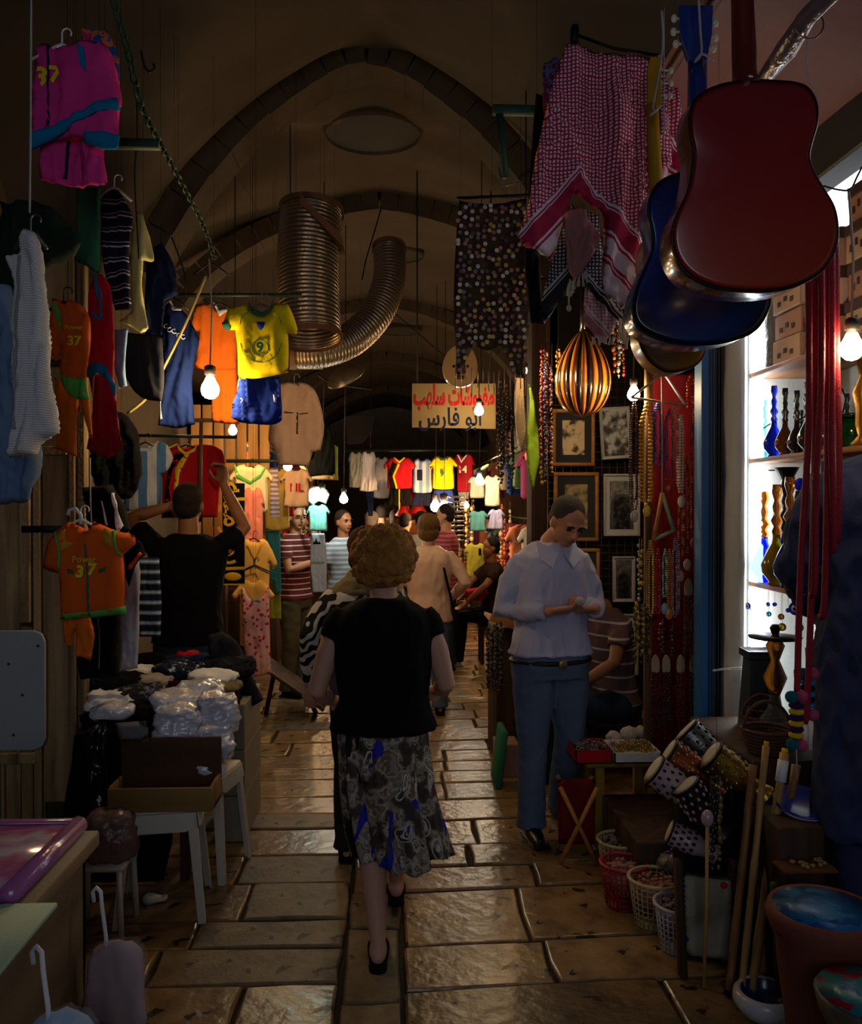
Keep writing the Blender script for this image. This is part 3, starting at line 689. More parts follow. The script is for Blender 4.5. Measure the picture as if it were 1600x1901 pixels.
# goods hanging along the left stall: tall stack of tops lit by the bulbs
Yh = 6.6
garment('tee_shirt', 'cream tee with green neckline at top of the stacked tops', 'shirt', tee(466, 862, 952, 62, .18), Yh-.1, C['cream'], [('neck_trim', [(437,862),(444,880),(465,893),(484,880),(492,866),(496,866),(484,888),(465,900),(440,888),(433,864)], C['lime'])], hang=(465, 866, .2, m_hang_b), seed=40)
garment('child_shirt', 'coral pink top with black hangers over it, under the cream tee', 'top', tee(470, 905, 1015, 36, .1), Yh-.2, C['coral'], hang=(468, 928, .16, m_hang_b), seed=41)
garment('tunic', 'yellow-orange tunic with crossed neckline, in the hanging column', 'tunic', tee(472, 1000, 1110, 56, .25, .5), Yh-.3, C['peach'], [('neckline', [(458,1012),(462,1010),(473,1036),(484,1010),(488,1012),(474,1044)], C['ochre'])], hang=(470, 1000, .2, m_hang_b), seed=42)
garment('tunic', 'pale yellow tunic behind the pink floral dress', 'tunic', tee(470, 1075, 1200, 50, .3, .3), Yh-.35, C['peach'], hang=(471, 1052, .22, m_hang_b), seed=43)
garment('sun_dress', 'pink strappy sun dress with small red flowers, lowest of the column', 'dress', [(447,1092),(452,1090),(462,1110),(474,1115),(488,1108),(496,1090),(500,1092),(500,1150),(503,1250),(478,1256),(458,1254),(452,1180)], Yh-.45, fab('floral', 'e8b0b0', pat=p_dots(26, 'e0aaa6', 'c02848', .3)),
    [('bow', [(466,1108),(474,1112),(484,1106),(484,1118),(474,1116),(466,1120)], C['grey'])], hang=(473, 1050, .24, m_hang_b), seed=44, wr=.012)
g, s, o = garment('tee_shirt', 'yellow tee with lilac striped front panel, beside the cream tee', 'shirt', tee(514, 868, 985, 46, .15), Yh+.2, fab('mustard', 'b89c48'), [('striped_panel', [(502,868),(516,868),(520,960),(502,960)], fab('lilstripe', 'aaaaaa', pat=p_stripes(2, 28, [(0, 'd8d0c8'), (.5, '9a80b8')])))], seed=45)
g, s, o = garment('child_shirt', 'pink-beige top with red printed letters beside the tunic', 'top', tee(550, 870, 942, 46, .2), Yh, C['beige'], seed=46); put(g, s, o, Yh, 'LIL', .085, C['red'], 551, 906, .003)
garment('red_shirt', 'red top hanging below the pink-beige lettered top', 'top', [(524,915),(545,912),(546,958),(524,960)], Yh+.3, C['red'], seed=47)
garment('trousers', 'teal trousers hanging below the yellow striped tee', 'trousers', [(494,985),(520,985),(522,1100),(512,1104),(508,1080),(498,1078)], Yh+.25, fab('teal2', '2c6a78'), seed=48)
garment('trousers', 'olive green trousers below the teal trousers', 'trousers', [(500,1078),(520,1078),(522,1150),(500,1150)], Yh+.35, fab('olive', '8a8a30'), seed=49)
# middle left, further
garment('sun_hat', 'white frilly sun hat hanging above the teal tee', 'hat', [(566,915),(580,903),(602,905),(612,918),(605,936),(592,930),(580,938),(568,930)], 7.4, C['white'], depth=.05, seed=50)
garment('tee_shirt', 'teal tee with small print hanging beside the left-hand bulbs', 'shirt', tee(590, 936, 986, 34, .18), 7.4, C['tealg'], seed=51)
g, s, o = garment('sports_shirt', 'pale blue sports shirt with a black three-bar logo', 'shirt', [(578,990),(602,990),(606,1030),(606,1100),(580,1100),(576,1040)], 7.2, fab('pblue', 'a8b8d8'),
    [('logo_bar', [(580,1010),(584,1004),(586,1010)], BK, .004), ('logo_bar', [(584,1010),(587,998),(592,1010)], BK, .006), ('logo_bar', [(590,1010),(593,1003),(596,1010)], BK, .004), ('belt_seam', [(578,1042),(602,1042),(602,1046),(578,1046)], C['grey'])], seed=52)
garment('awning_strip', 'pale lit cloth strip under the black shirt', 'cloth', [(578,880),(628,884),(628,892),(578,890)], 6.5, C['cream'], seed=53, depth=.01)
# row of shirts across the alley (Y 11-12)
YR = 11.0; GR = 'shirts in the row across the alley'
garment('grey_shirt', 'grey-green shirt at the left end of the far row', 'shirt', tee(660, 838, 905, 24, .1), YR, C['grey'], seed=60, group=GR)
garment('white_shirt', 'white sleeveless shirt in the far row, left of the red one', 'shirt', tee(684, 837, 912, 26, .08, fl=.3), YR, C['white'], seed=61, group=GR)
garment('white_shirt', 'long white shirt just left of the red and yellow jersey', 'shirt', tee(708, 848, 925, 26, .15, fl=.3), YR+.1, C['white'], seed=62, group=GR)
g, s, o = garment('jersey', 'red jersey with black and yellow curve in the far row', 'jersey', tee(742, 848, 907, 46, .16), YR-.2, C['red'], [('black_stripe', [(728,856),(736,862),(728,884),(736,907),(724,907),(722,880)], BK), ('yellow_stripe', [(738,860),(742,862),(732,884),(738,907),(735,907),(728,884)], C['yellow']), ('collar', [(732,848),(741,856),(750,848),(752,850),(741,860),(730,850)], C['yellow'])], seed=63, group=GR)
garment('jersey', 'pale blue and white striped jersey in the far row', 'jersey', tee(784, 851, 915, 36, .16), YR-.1, fab('arg2', 'a0b8d8', pat=p_stripes(0, 11, [(0, 'c0c8dc'), (.5, '6f94c4')])), [('number_print', [(774,872),(784,872),(784,892),(774,892)], C['navy'])], seed=64, group=GR)
g, s, o = garment('jersey', 'yellow jersey with small green print in the far row', 'jersey', tee(823, 846, 908, 40, .16), YR-.2, C['yellow'], [('collar', [(812,846),(820,852),(826,852),(834,846),(830,855),(817,855)], C['green'])], seed=65, group=GR); put(g, s, o, YR-.2, '9', .1, C['green'], 820, 880, .003)
g, s, o = garment('jersey', 'red jersey with white number 14 in the far row', 'jersey', tee(861, 842, 912, 36, .1), YR, C['redd'], [('collar', [(848,844),(856,860),(868,844),(865,844),(856,855),(851,844)], C['white'])], seed=66, group=GR); put(g, s, o, YR, '14', .12, C['cream'], 858, 872, .005)
garment('child_shorts', 'dark shorts with yellow lines below the red far jersey', 'shorts', shorts(742, 907, 940, 36), YR-.15, BK, [('side_stripe', [(740,908),(742,908),(742,945),(740,945)], C['yellow'])], seed=67)
garment('child_shorts', 'blue shorts below the yellow far jersey', 'shorts', shorts(823, 908, 936, 34), YR-.15, C['blue'], seed=68)
garment('child_shorts', 'navy shorts below the pale striped far jersey', 'shorts', shorts(784, 915, 940, 30), YR-.05, C['navy'], seed=69)
garment('trousers', 'narrow navy trousers below the white sleeveless shirt', 'trousers', [(678,912),(694,912),(692,958),(684,958)], YR+.05, C['navy'], seed=70)
garment('trousers', 'pale grey trousers below the red number 14 jersey', 'trousers', [(850,912),(872,912),(866,945),(854,945)], YR+.05, C['grey'], seed=71)
garment('child_shirt', 'cream top behind the far right bulb', 'top', tee(886, 884, 925, 28, .16), 9.6, C['cream'], seed=72)
garment('child_shirt', 'cream hooded top right of the far bulb', 'top', tee(914, 882, 940, 28, .16), 9.4, C['cream'], seed=73)
garment('child_shirt', 'pale teal child top with bows above the yellow tee', 'top', tee(887, 948, 986, 30, .16), 9.5, C['tealg'], seed=74)
garment('child_shirt', 'white frilly child top beside the pale teal top', 'top', tee(921, 945, 983, 24, .2, fl=.3), 9.3, C['lilac'], seed=75)
garment('tee_shirt', 'yellow tee with a dark pocket tag, low on the right stall', 'shirt', tee(883, 1008, 1072, 34, .16), 9.3, fab('ytee', 'd0c040'), [('tag', [(888,1018),(893,1018),(893,1030),(888,1030)], BK, .006)], seed=76)
garment('denim_skirt', 'denim skirt hanging below the yellow tee', 'skirt', [(868,1072),(898,1074),(902,1092),(864,1090)], 9.35, C['denim'], seed=77)
garment('red_bag', 'red cloth bag bundle on the stall below the denim skirt', 'bag', [(862,1095),(895,1090),(908,1100),(895,1116),(868,1114)], 9.0, C['red'], depth=.08, seed=78)
# rails that carry the clothes
rail = mat('rail_pipe', '2c3a30', .5, .5)
def pipe(name, label, cat, pts, r, m, n=8):
    o = Vector(pts[0]); ob = MB().tube([Vector(p)-o for p in pts], r, n).build(name, m, loc=o); return tag(ob, label, cat)
pipe('clothes_rail', 'iron rail carrying the far row of shirts', 'rail', [at(640, 836, YR), at(905, 836, YR)], .02, rail)
pipe('clothes_rail', 'dark rail above the yellow and orange jerseys', 'rail', [at(325, 548, 4.15), at(560, 548, 4.15)], .01, rail)
pipe('clothes_rail', 'dark rail above the striped jersey and red jersey', 'rail', [at(225, 808, 5.42), at(440, 812, 5.42)], .01, rail)
pipe('clothes_rail', 'short rail above the cream tee on the left stall', 'rail', [at(420, 856, 6.7), at(605, 856, 6.7)], .014, rail)
# ------------------------------------------------------------------ bare bulbs: glass gives the light
m_cable = mat('cable_black', '101010', .6); m_cable_w = mat('cable_pale', 'a8a090', .6); m_sock = mat('socket', '2a2420', .5, spec=.4); m_brass = mat('brass', 'b08030', .35, .9)
BULBK = 1.0
def bulb(label, px, py, Y, r, power, top=None, warm='ffd9a0', cable=None, tilt=0):
    c = at(px, py, Y); k = power*BULBK/(4*PI*PI*r*r)
    e = empty('light_bulb', c, label, 'light bulb')
    gm = mat('bulb_glass_%s_%d' % (warm, int(k)), warm, emit=k)
    prof = [(r*.05, -r), (r*.5, -r*.87), (r*.87, -r*.5), (r, 0), (r*.9, r*.45), (r*.62, r*.95), (r*.45, r*1.35)]
    MB().lathe(prof, 14).build('glass', gm, e)
    MB().lathe([(r*.44, r*1.3), (r*.46, r*1.6), (r*.6, r*1.62), (r*.62, r*2.5), (r*.3, r*2.7)], 12).build('socket', m_sock, e)
    if top:
        tp = at(top[0], top[1], Y)-c if Y < 4 else Vector((.02, 0, vault_z(c.x, c.y)-c.z+.02))
        MB().tube([(0, 0, r*2.6), Vector((0, 0, r*2.6)).lerp(tp, .5)+Vector((.01, 0, 0)), tp], .004, 5).build('cable', cable or m_cable, e)
    return e
bulb('large bare bulb hanging in front of the orange jersey', 390, 724, 3.95, .042, 15, (388, 480), cable=m_cable_w)
bulb('bare bulb with starry glow above the green scarf', 969, 688, 4.6, .028, 9, (960, 380, 4.6))
bulb('bare bulb in front of the Arabic sign', 889, 763, 6.6, .036, 11, (885, 600))
bulb('bare bulb beside the striped lute and bead necklaces', 1176, 733, 4.35, .032, 10, (1182, 560))
bulb('white bulb by the teal tee, left of the pair', 598, 922, 7.2, .04, 11, (600, 860), 'e8ffe8')
bulb('white bulb by the teal tee, right of the pair', 638, 927, 7.9, .038, 11, (640, 850), 'fff4e0')
bulb('glaring bulb left of the sparkling pair in the far alley', 808, 941, 10.5, .06, 28, (806, 850), 'ffb060')
bulb('glaring bulb right of the sparkling pair in the far alley', 824, 949, 10.2, .08, 38, (824, 850), 'ffc890')
bulb('bare bulb in front of the cream tops', 890, 893, 9.0, .045, 14, (890, 800), 'fff0d0')
bulb('small bulb left of the pale teal child top', 866, 939, 10.2, .03, 9, (866, 880), 'fff0d8')
bulb('small bulb under the beige tunic', 534, 866, 5.9, .03, 10, (534, 845), 'ffe0a8')
bulb('low bulb over the crowd at the far end', 686, 966, 12.0, .05, 20, (686, 900), 'ffe8c8')
bulb('bright clear bulb over the golden lamp inside the shop', 1581, 648, 2.6, .036, 5, (1575, 350), 'ffe2a8', m_cable_w)
bulb('wall bulb lighting the boards behind the red jersey', 432, 800, 6.2, .03, 12, (432, 770), 'ffb860')
# fluorescent tube and light box of the show window
m_tube = mat('fluorescent_tube', 'f4fbff', emit=17)
tb = empty('fluorescent_tube', (1.700, 3.955, 1.6), 'vertical white fluorescent tube at the edge of the show window', 'lamp')
MB().tube([(0, 0, -1.02), (0, 0, .98)], .026, 12).build('tube', m_tube, tb)
MB().box((-.03, .02, -1.06), (.03, .045, 1.04), bev=.005).build('fitting', m_white_w, tb)
lb = empty('light_box', (1.86, 3.05, 2.83), 'bright white light panel above the stacked boxes in the shop', 'lamp')
MB().box((.0, -.62, -.28), (.012, .9, .28)).build('diffuser', mat('light_panel', 'f2f8ff', emit=2.2), lb, False)
MB().box((.014, -.66, -.31), (.06, .94, .31), bev=.01).build('housing', m_white_w, lb, False)
# bulbs of stalls above or behind what the picture shows
for (x, y, z, p) in ((-1.3, 8.6, 2.3, 26), (1.2, 8.3, 2.2, 20), (-1.3, 13.5, 2.4, 30), (1.3, 13.5, 2.4, 30), (-1.4, 17.5, 2.3, 25), (-1.4, 5.9, 2.5, 8)):
    point_light('stall_light', (x, y, z), p, WARM, .05)
# ------------------------------------------------------------------ guitars
def guitar(label, outl, Y, thick, m_back, m_side, tilt=0, neck=None, head=None, m_neck=None, pegs=(), peg_m=None, heel=None):
    xs = [p[0] for p in outl]; ys = [p[1] for p in outl]; cx, cy = sum(xs)/len(xs), sum(ys)/len(ys); o = at(cx, cy, Y)
    e = empty('guitar', o, label, 'guitar', 'guitars hung at the shop front')
    P = catmull(px2(outl, o, Y), 4); P2 = [(x*.985, z*.985) for x, z in P]
    n = len(P); mb = MB()
    rings = [[(x*k, y, z*k) for x, z in P] for k, y in ((.965, -.0012), (.985, .0), (.998, .004), (1.0, .010), (1.0, thick-.006), (.99, thick))]
    mb.rings(rings, 0); ob = mb.build('body_side', m_side, e)
    Sheet(P, .0001, .02, 0, 0, .03)
    dome = []; k_ = [(.985, -.0012), (.93, -.0025), (.8, -.0045), (.6, -.0065), (.35, -.0085), (.12, -.009)]
    mb = MB().rings([[(x*k, y, z*k) for x, z in P] for k, y in k_]); mb.build('back_panel', m_back, e)
    mb = MB().tube([(x*.99, .002, z*.99) for x, z in P], .0035, 5, closed=True); mb.build('binding', mat('guitar_binding', '1a0c08', .3), e)
    if neck:
        (x0, y0, w0), (x1, y1, w1) = neck; a = px2([(x0, y0)], o, Y)[0]; b = px2([(x1, y1)], o, Y)[0]; R = []
        for t in (0, .08, .2, .5, .8, 1):
            cx_, cz = a[0]+(b[0]-a[0])*t, a[1]+(b[1]-a[1])*t; w = (w0+(w1-w0)*t)/2
            dp = .024+(.03 if t == 0 else .012 if t == .08 else 0)
            R.append([(cx_+w*math.cos(q), thick*.15+.022-dp*max(0, math.sin(q)) if math.sin(q) > 0 else thick*.15+.022, cz) for q in [PI*2*j/14 for j in range(14)]])
        MB().rings(R).build('neck', m_neck or m_side, e)
    if head:
        q = px2(head, o, Y); mb = prism(q, .016); h = mb.build('headstock', m_neck or m_side, e, False, loc=(0, thick*.15+.008, 0)); bev(h, .003)
        for (px, py, s) in pegs:
            u = px2([(px, py)], o, Y)[0]
            mb = MB().tube([(-s*.018, 0, 0), (s*.006, 0, 0)], .0035, 6); mb.ell((s*.014, 0, 0), (.009, .006, .0115), 10, 6)
            mb.build('tuning_peg', peg_m, h, loc=(u[0], .010, u[1]))
    return e
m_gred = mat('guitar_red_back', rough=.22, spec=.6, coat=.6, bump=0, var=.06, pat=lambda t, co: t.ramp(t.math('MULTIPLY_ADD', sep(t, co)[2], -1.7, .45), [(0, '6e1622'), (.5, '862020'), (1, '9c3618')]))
m_gredside = mat('guitar_red_side', '5a1c12', .2, spec=.7, coat=.7, bump=0)
def burst(t, co):
    s = sep(t, co); x = t.math('MULTIPLY', s[0], 4.4); z = t.math('MULTIPLY', s[2], 3.6)
    d = t.math('SQRT', t.math('ADD', t.math('MULTIPLY', x, x), t.math('MULTIPLY', z, z)))
    return t.ramp(d, [(.3, '1252b8'), (.72, '0e3c90'), (.95, '080a12')])
m_gblue = mat('guitar_blue_back', rough=.2, spec=.6, coat=.6, bump=0, var=.05, pat=burst)
m_gblueside = mat('guitar_blue_side', '14337e', .2, spec=.7, coat=.7, bump=0)
m_gtan = mat('guitar_tan', 'a8731c', .3, coat=.4, bump=0); m_peg = mat('peg_ivory', 'd8d0b8', .3, spec=.6)
red_out = [(1400,147),(1440,148),(1480,152),(1503,163),(1517,190),(1518,225),(1508,262),(1503,290),(1512,320),(1530,350),(1550,385),(1557,425),(1553,460),(1535,495),(1505,520),(1460,537),(1410,543),(1350,540),(1305,528),(1270,505),(1250,470),(1247,430),(1258,395),(1275,360),(1284,320),(1287,280),(1280,240),(1281,205),(1292,180),(1318,163),(1352,152)]
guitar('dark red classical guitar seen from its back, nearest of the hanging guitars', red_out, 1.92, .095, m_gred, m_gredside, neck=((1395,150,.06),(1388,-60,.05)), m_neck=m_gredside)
blue_out = [(1345,322),(1300,315),(1262,319),(1226,335),(1208,360),(1203,395),(1210,430),(1210,465),(1196,500),(1180,540),(1173,580),(1185,610),(1220,630),(1270,641),(1320,641),(1370,630),(1405,612),(1426,580),(1432,545),(1424,500),(1410,460),(1405,420),(1408,380),(1395,345),(1375,328)]
guitar('blue sunburst guitar hanging behind the dark red guitar', blue_out, 2.3, .095, m_gblue, m_gblueside, neck=((1303,320,.06),(1303,105,.052)), m_neck=m_gblueside,
       head=[(1283,105),(1268,60),(1266,0),(1330,0),(1328,55),(1318,105)], pegs=[(1268,22,-1),(1267,47,-1),(1271,70,-1),(1327,30,1),(1327,57,1),(1323,78,1)], peg_m=m_peg)
tan_out = [(1262,430),(1215,428),(1198,450),(1195,490),(1205,520),(1195,560),(1186,600),(1188,640),(1210,675),(1245,692),(1290,680),(1310,650),(1315,600),(1300,560),(1295,520),(1310,480),(1300,440)]
guitar('honey coloured guitar mostly hidden behind the blue guitar', tan_out, 2.75, .10, m_gtan, m_gtan, neck=((1228,430,.05),(1216,185,.04)), m_neck=mat('neck_yellow', 'b8860c', .4),
       head=[(1207,190),(1206,120),(1212,98),(1232,98),(1232,190)], pegs=[(1243,121,1),(1243,145,1),(1242,168,1)], peg_m=m_peg)
wt = mat('white_cord', 'b0a8a8', .8)
for g_ in [o for o in SC.objects if o.name == 'guitar.002']: MB().tube([(-.02, .03, .5), (-.02, .03, .95)], .002, 4).build('hanging_cord', wt, g_)
def cord(label, pts, r=.003, m=None, name='cord', cat='cord', sm=4, n=6):
    P = [tuple(at(*p)) for p in pts]
    if sm: P = catmull(P, sm, False)
    o = Vector(P[0]); ob = MB().tube([Vector(p)-o for p in P], r, n).build(name, m or m_cable, loc=o); return tag(ob, label, cat)
cord('white cord tied round the neck of the blue guitar', [(1296,-10,2.28),(1300,60,2.28),(1302,98,2.26),(1290,115,2.27),(1303,100,2.26),(1325,112,2.27)], .003, wt)
cord('thin pale cord on a ring at the right of the red guitar', [(1500,20,2.05),(1498,70,2.05),(1500,145,2.05),(1518,180,2.05),(1512,240,2.06)], .002, wt)
cord('white cord loop holding the honey coloured guitar neck', [(1228,20,2.7),(1230,90,2.7),(1212,200,2.68),(1226,196,2.68),(1206,215,2.69)], .004, wt)
ring = MB().tube([(.035*math.cos(a), 0, .035*math.sin(a)) for a in np.linspace(0, 2*PI, 20)[:-1]], .002, 5, closed=True).build('wire_ring', m_hook, loc=at(1502, 45, 2.03)); tag(ring, 'round wire ring hanging from the canopy above the red guitar', 'ring')
# ------------------------------------------------------------------ chequered scarves
def keff(c_dark, c_light):
    def f(t, co):
        s = sep(t, co)
        d1 = t.math('ADD', s[0], s[2]); 
        a = t.math('LESS_THAN', t.math('FRACT', t.math('MULTIPLY_ADD', s[0], 78, 50)), .42); b = t.math('LESS_THAN', t.math('FRACT', t.math('MULTIPLY_ADD', s[2], 78, 50)), .42)
        k = t.math('MAXIMUM', a, b); base = t.mix(k, c_light, c_dark)
        # solid border bands near the lower part, slanting with the drape
        q = t.math('ADD', t.math('MULTIPLY', t.math('ABSOLUTE', t.math('ADD', s[0], .06)), -1.1), t.math('MULTIPLY', s[2], -1))
        q = t.math('MULTIPLY_ADD', q, 1.35, .5)
        band = t.ramp(q, [(0, '000000'), (.46, 'ffffff')], True)
        col = t.ramp(q, [(0, c_light), (.46, c_light), (.475, c_dark), (.485, c_light), (.495, c_dark), (.60, c_light), (.615, c_dark), (.63, c_light), (.72, c_dark), (.735, c_light), (.75, c_dark), (.765, c_light), (.9, c_light)], True)
        return t.mix(band, base, col)
    return f
m_kef = mat('keffiyeh_red', rough=.95, pat=keff('a82446', 'e2ccd4'), var=.12, bump=.2, bs=200); m_kef2 = mat('keffiyeh_black', rough=.95, pat=keff('202024', 'a8a4ac'), var=.12)
kef, s_, o_ = garment('checked_scarf', 'large red and white chequered headscarf hanging from a corner clip', 'scarf',
    [(1062,68),(1110,88),(1170,100),(1232,108),(1240,200),(1252,300),(1215,330),(1200,420),(1190,470),(1185,540),(1178,585),(1160,575),(1140,560),(1118,530),(1122,430),(1118,392),(1092,372),(1062,360),(1050,400),(1036,450),(1022,482),(1005,470),(978,458),(960,440),(980,380),(992,300),(1010,220),(1030,140),(1048,90)], 2.95, m_kef, depth=.01, wr=.045, seed=80, sm=2, res=.02, fx=11, fz=1.2)
sc2, s_, o_ = garment('checked_scarf', 'red chequered scarf tail hanging right of the large one', 'scarf', [(1240,150),(1262,180),(1270,260),(1278,330),(1250,335),(1225,330),(1232,250)], 3.05, m_kef, depth=.01, wr=.03, seed=81)
sc3, s_, o_ = garment('checked_scarf', 'black and white chequered scarf corner below the red one', 'scarf', [(1062,380),(1110,400),(1120,470),(1165,560),(1190,600),(1170,615),(1120,570),(1090,540),(1070,520),(1040,560),(1012,600),(1000,588),(1015,520),(1030,470)], 3.05, m_kef2, depth=.01, wr=.03, seed=82)
sc4, s_, o_ = garment('checked_scarf', 'pink and white checked scarf tip with fringe beneath the black one', 'scarf', [(1085,520),(1120,560),(1145,590),(1135,620),(1118,635),(1100,618),(1082,590)], 3.1, mat('keffiyeh_pink', rough=.95, pat=keff('a06a78', 'c8b8b8')), depth=.01, wr=.02, seed=83)
sc5, s_, o_ = garment('fringed_scarf', 'salmon fringed scarf fold hanging inside the chequered headscarf', 'scarf', [(1052,390),(1075,385),(1105,420),(1112,450),(1090,490),(1068,525),(1052,500),(1048,440)], 3.0, fab('salmon', '9a6a68'), depth=.01, wr=.03, seed=84)
m_fr = fab('fringe', 'b8b0a8')
for par, (x0, y0, x1, y1, n, L, Y) in ((sc5, (1056,525,1090,500,9,26,2.98)), (sc3, (1150,590,1192,605,12,55,3.02)), (sc4, (1100,625,1138,625,8,16,3.08)), (kef, (1165,570,1190,545,8,70,2.93))):
    mb = MB()
    for k in range(n):
        t_ = k/(n-1); px, py = x0+(x1-x0)*t_, y0+(y1-y0)*t_; a = at(px, py, Y)-par.location; l = L*(.6+.4*rr.random())
        b = at(px+rr.uniform(-3, 3), py+l, Y)-par.location; mid = (a+b)/2+Vector((rr.uniform(-.006, .006), 0, 0))
        mb.tube([a, mid, b], [.003, .0035, .005], 5)
    mb.build('fringe', m_fr, par)
for (px, py) in ((1058, 545), (1056, 572)):
    mb = MB().ell((0, 0, 0), (.009, .009, .012), 8, 6); mb.tube([(0, 0, .01), (0, 0, .05)], .003, 5); mb.build('tassel', m_fr, sc5, loc=at(px, py, 2.97)-sc5.location)
MB().tube([at(1062, 62, 2.95)-kef.location, at(1140, 90, 2.95)-kef.location, at(1235, 105, 2.95)-kef.location], .006, 6).build('hanging_line', m_metal_dk, kef)
MB().box((-.012, -.02, -.03), (.012, .02, .03), bev=.004).build('clip', m_metal_dk, kef, loc=at(1066, 66, 2.94)-kef.location)
garment('black_cloth', 'long black cloth hanging behind the chequered headscarf', 'cloth', [(996,170),(1012,180),(1020,300),(1000,420),(1010,600),(985,600),(972,470),(978,400),(988,260)], 3.2, BK, wr=.02, seed=85)
garment('print_wrap', 'purple and blue printed cloth wrapped at the scarf top', 'cloth', [(1008,120),(1030,108),(1046,130),(1040,200),(1025,260),(1012,230),(1006,170)], 3.0, fab('purp', '5a3050', pat=p_noise(40, [(.4, '6a1a2c'), (.5, '5a5a8c'), (.6, '2a1a3c')], True)), seed=86)
# green iron bracket with a wire hook
br = empty('iron_bracket', at(950, 205, 4.0), 'green iron bracket arm hanging left of the chequered scarf', 'bracket')
def bp(pts, r, nm, m, Y=4.0, par=None, n=6, q0=(950, 205)):
    o = at(q0[0], q0[1], Y if par is None else Y); return MB().tube([at(x, y, Y)-par.location for x, y in pts], r, n).build(nm, m, par)
MB().box((-.09, -.02, -.02), (.15, .02, .02), bev=.004).build('arm', m_green_iron, br)
bp([(926, 200), (938, 330)], .019, 'drop_bar', m_green_iron, par=br, n=4)
bp([(926, 310), (932, 348), (938, 345), (972, 336)], .003, 'wire_hook', m_hook, par=br)
br2 = empty('iron_bracket', at(262, 268, 3.6), 'green iron bracket behind the green chain on the left', 'bracket')
MB().box((-.16, -.02, -.018), (.08, .02, .018), bev=.004).build('arm', m_green_iron, br2)
# ------------------------------------------------------------------ net curtain sewn with coloured discs
NY = 4.1; no = at(915, 540, NY)
net, s_, o_ = garment('disc_net_curtain', 'dark net curtain sewn with many small coloured discs', 'curtain', [(852,372),(900,380),(975,368),(984,440),(985,560),(975,700),(955,690),(930,640),(905,650),(880,640),(850,700),(845,640),(842,560),(846,450)], NY, mat('net_dark', '3a2e22', .9, var=.5, vs=40), depth=.004, wr=.02, seed=90, res=.02)
dm = [mat('disc_%d' % i, c, .4, spec=.6, var=0, bump=0) for i, c in enumerate(('b0a8a8', 'a07a28', '8a5a4a', '3a2a28', 'c8c0b0', '7a4a5a', 'b0a020', '6a6a50', 'a86a58'))]
dme = []
for m_ in dm:
    me = bpy.data.meshes.new('disc'); n = 8
    me.from_pydata([(.0105*math.cos(2*PI*j/n), y, .0105*math.sin(2*PI*j/n)) for y in (-.003, .001) for j in range(n)], [], [tuple(range(n)), tuple(range(2*n-1, n-1, -1))]+[(j, j+n, (j+1) % n+n, (j+1) % n) for j in range(n)])
    me.materials.append(m_); dme.append(me)
cnt = 0; gy = 385
while gy < 690 and cnt < 285:
    for gx in range(852, 984, 11):
        x = gx+rr.uniform(-4, 4); y = gy+rr.uniform(-4, 4)
        if rr.random() < .15 or (y > 640 and 862 < x < 940 and rr.random() < .6): continue
        q = px2([(x, y)], o_, NY)[0]; V_ = np.array([q])
        if not inside(V_, s_.poly)[0]: continue
        d = link('disc', rr.choice(dme), net, (q[0], float(s_.mid(V_)[0])-.012, q[1])); cnt += 1
    gy += 12
mb = MB()
for k in range(14):
    x = 846+k*10; a = at(x, 690-abs(k-7)*2, NY)-net.location; b = at(x+rr.uniform(-2, 2), 730+rr.uniform(-20, 10), NY)-net.location; mb.tube([a, b], .0025, 4)
mb.build('bead_fringe', dm[2], net)
mb = MB().tube([at(848, 368, NY)-net.location, at(990, 362, NY)-net.location], .008, 6); mb.build('rod', m_metal_dk, net)
# ------------------------------------------------------------------ lutes
def lute_w(v): return math.sin(PI/2*v/.6)**.8 if v < .6 else math.sqrt(max(0, 1-((v-.6)/.4)**2))
def bowl_lute(px, py, Y, rx, rz, label):
    o = at(px, py, Y); e = empty('lute', o, label, 'lute'); n = 15
    ms = [mat('lute_rib_orange', 'c0701c', .25, coat=.6, spec=.6, bump=0), mat('lute_rib_dark', '24120a', .25, coat=.6, spec=.6, bump=0)]
    for i in range(n):
        a0, a1 = -PI/2+PI*i/n, -PI/2+PI*(i+1)/n; V = []; Fc = []; K = 16
        for k in range(K+1):
            v = k/K; zz = rz*(1-2*v); w = lute_w(v)
            for a in np.linspace(a0+.008, a1-.008, 3):
                V.append((rx*w*math.sin(a), -rx*1.05*w*math.cos(a)*.8, zz))
        for k in range(K):
            for j in range(2): Fc.append((k*3+j, k*3+j+1, (k+1)*3+j+1, (k+1)*3+j))
        r_ = mesh_obj('rib', V, Fc, ms[i % 2], e); sd = r_.modifiers.new('t', 'SOLIDIFY'); sd.thickness = .004; sd.offset = -1
    P = [(rx*lute_w(v)*s, rz*(1-2*v)) for s, vv in ((1, np.linspace(0, 1, 14)), (-1, np.linspace(1, 0, 14)[1:-1])) for v in vv]
    prism(P, .008).build('soundboard', mat('lute_board', 'a87a3c', .5), e, False)
    MB().tube([(0, .01, rz*.9), (0, .01, rz*1.9)], [.02, .014], 10).build('neck', ms[1], e)
    MB().tube([(0, .01, rz*1.88), (0, .12, rz*2.0)], [.016, .01], 8).build('pegbox', ms[1], e)
    e.rotation_euler = (0, 0, math.radians(-24)); return e
bowl_lute(1082, 693, 4.6, .148, .235, 'striped orange and black lute with rounded back, beside the bulb')
oy = 5.6; o = at(855, 680, oy); e = empty('oud', o, 'pale oud front with two small holes and dark strings, by the sign', 'oud')
P = catmull(px2([(848,640),(862,640),(878,652),(886,675),(884,700),(872,714),(855,718),(838,714),(826,700),(822,678),(830,655)], o, oy), 4)
prism(P, .06).build('soundboard', mat('oud_board', 'a07c4c', .45, coat=.2), e, False)
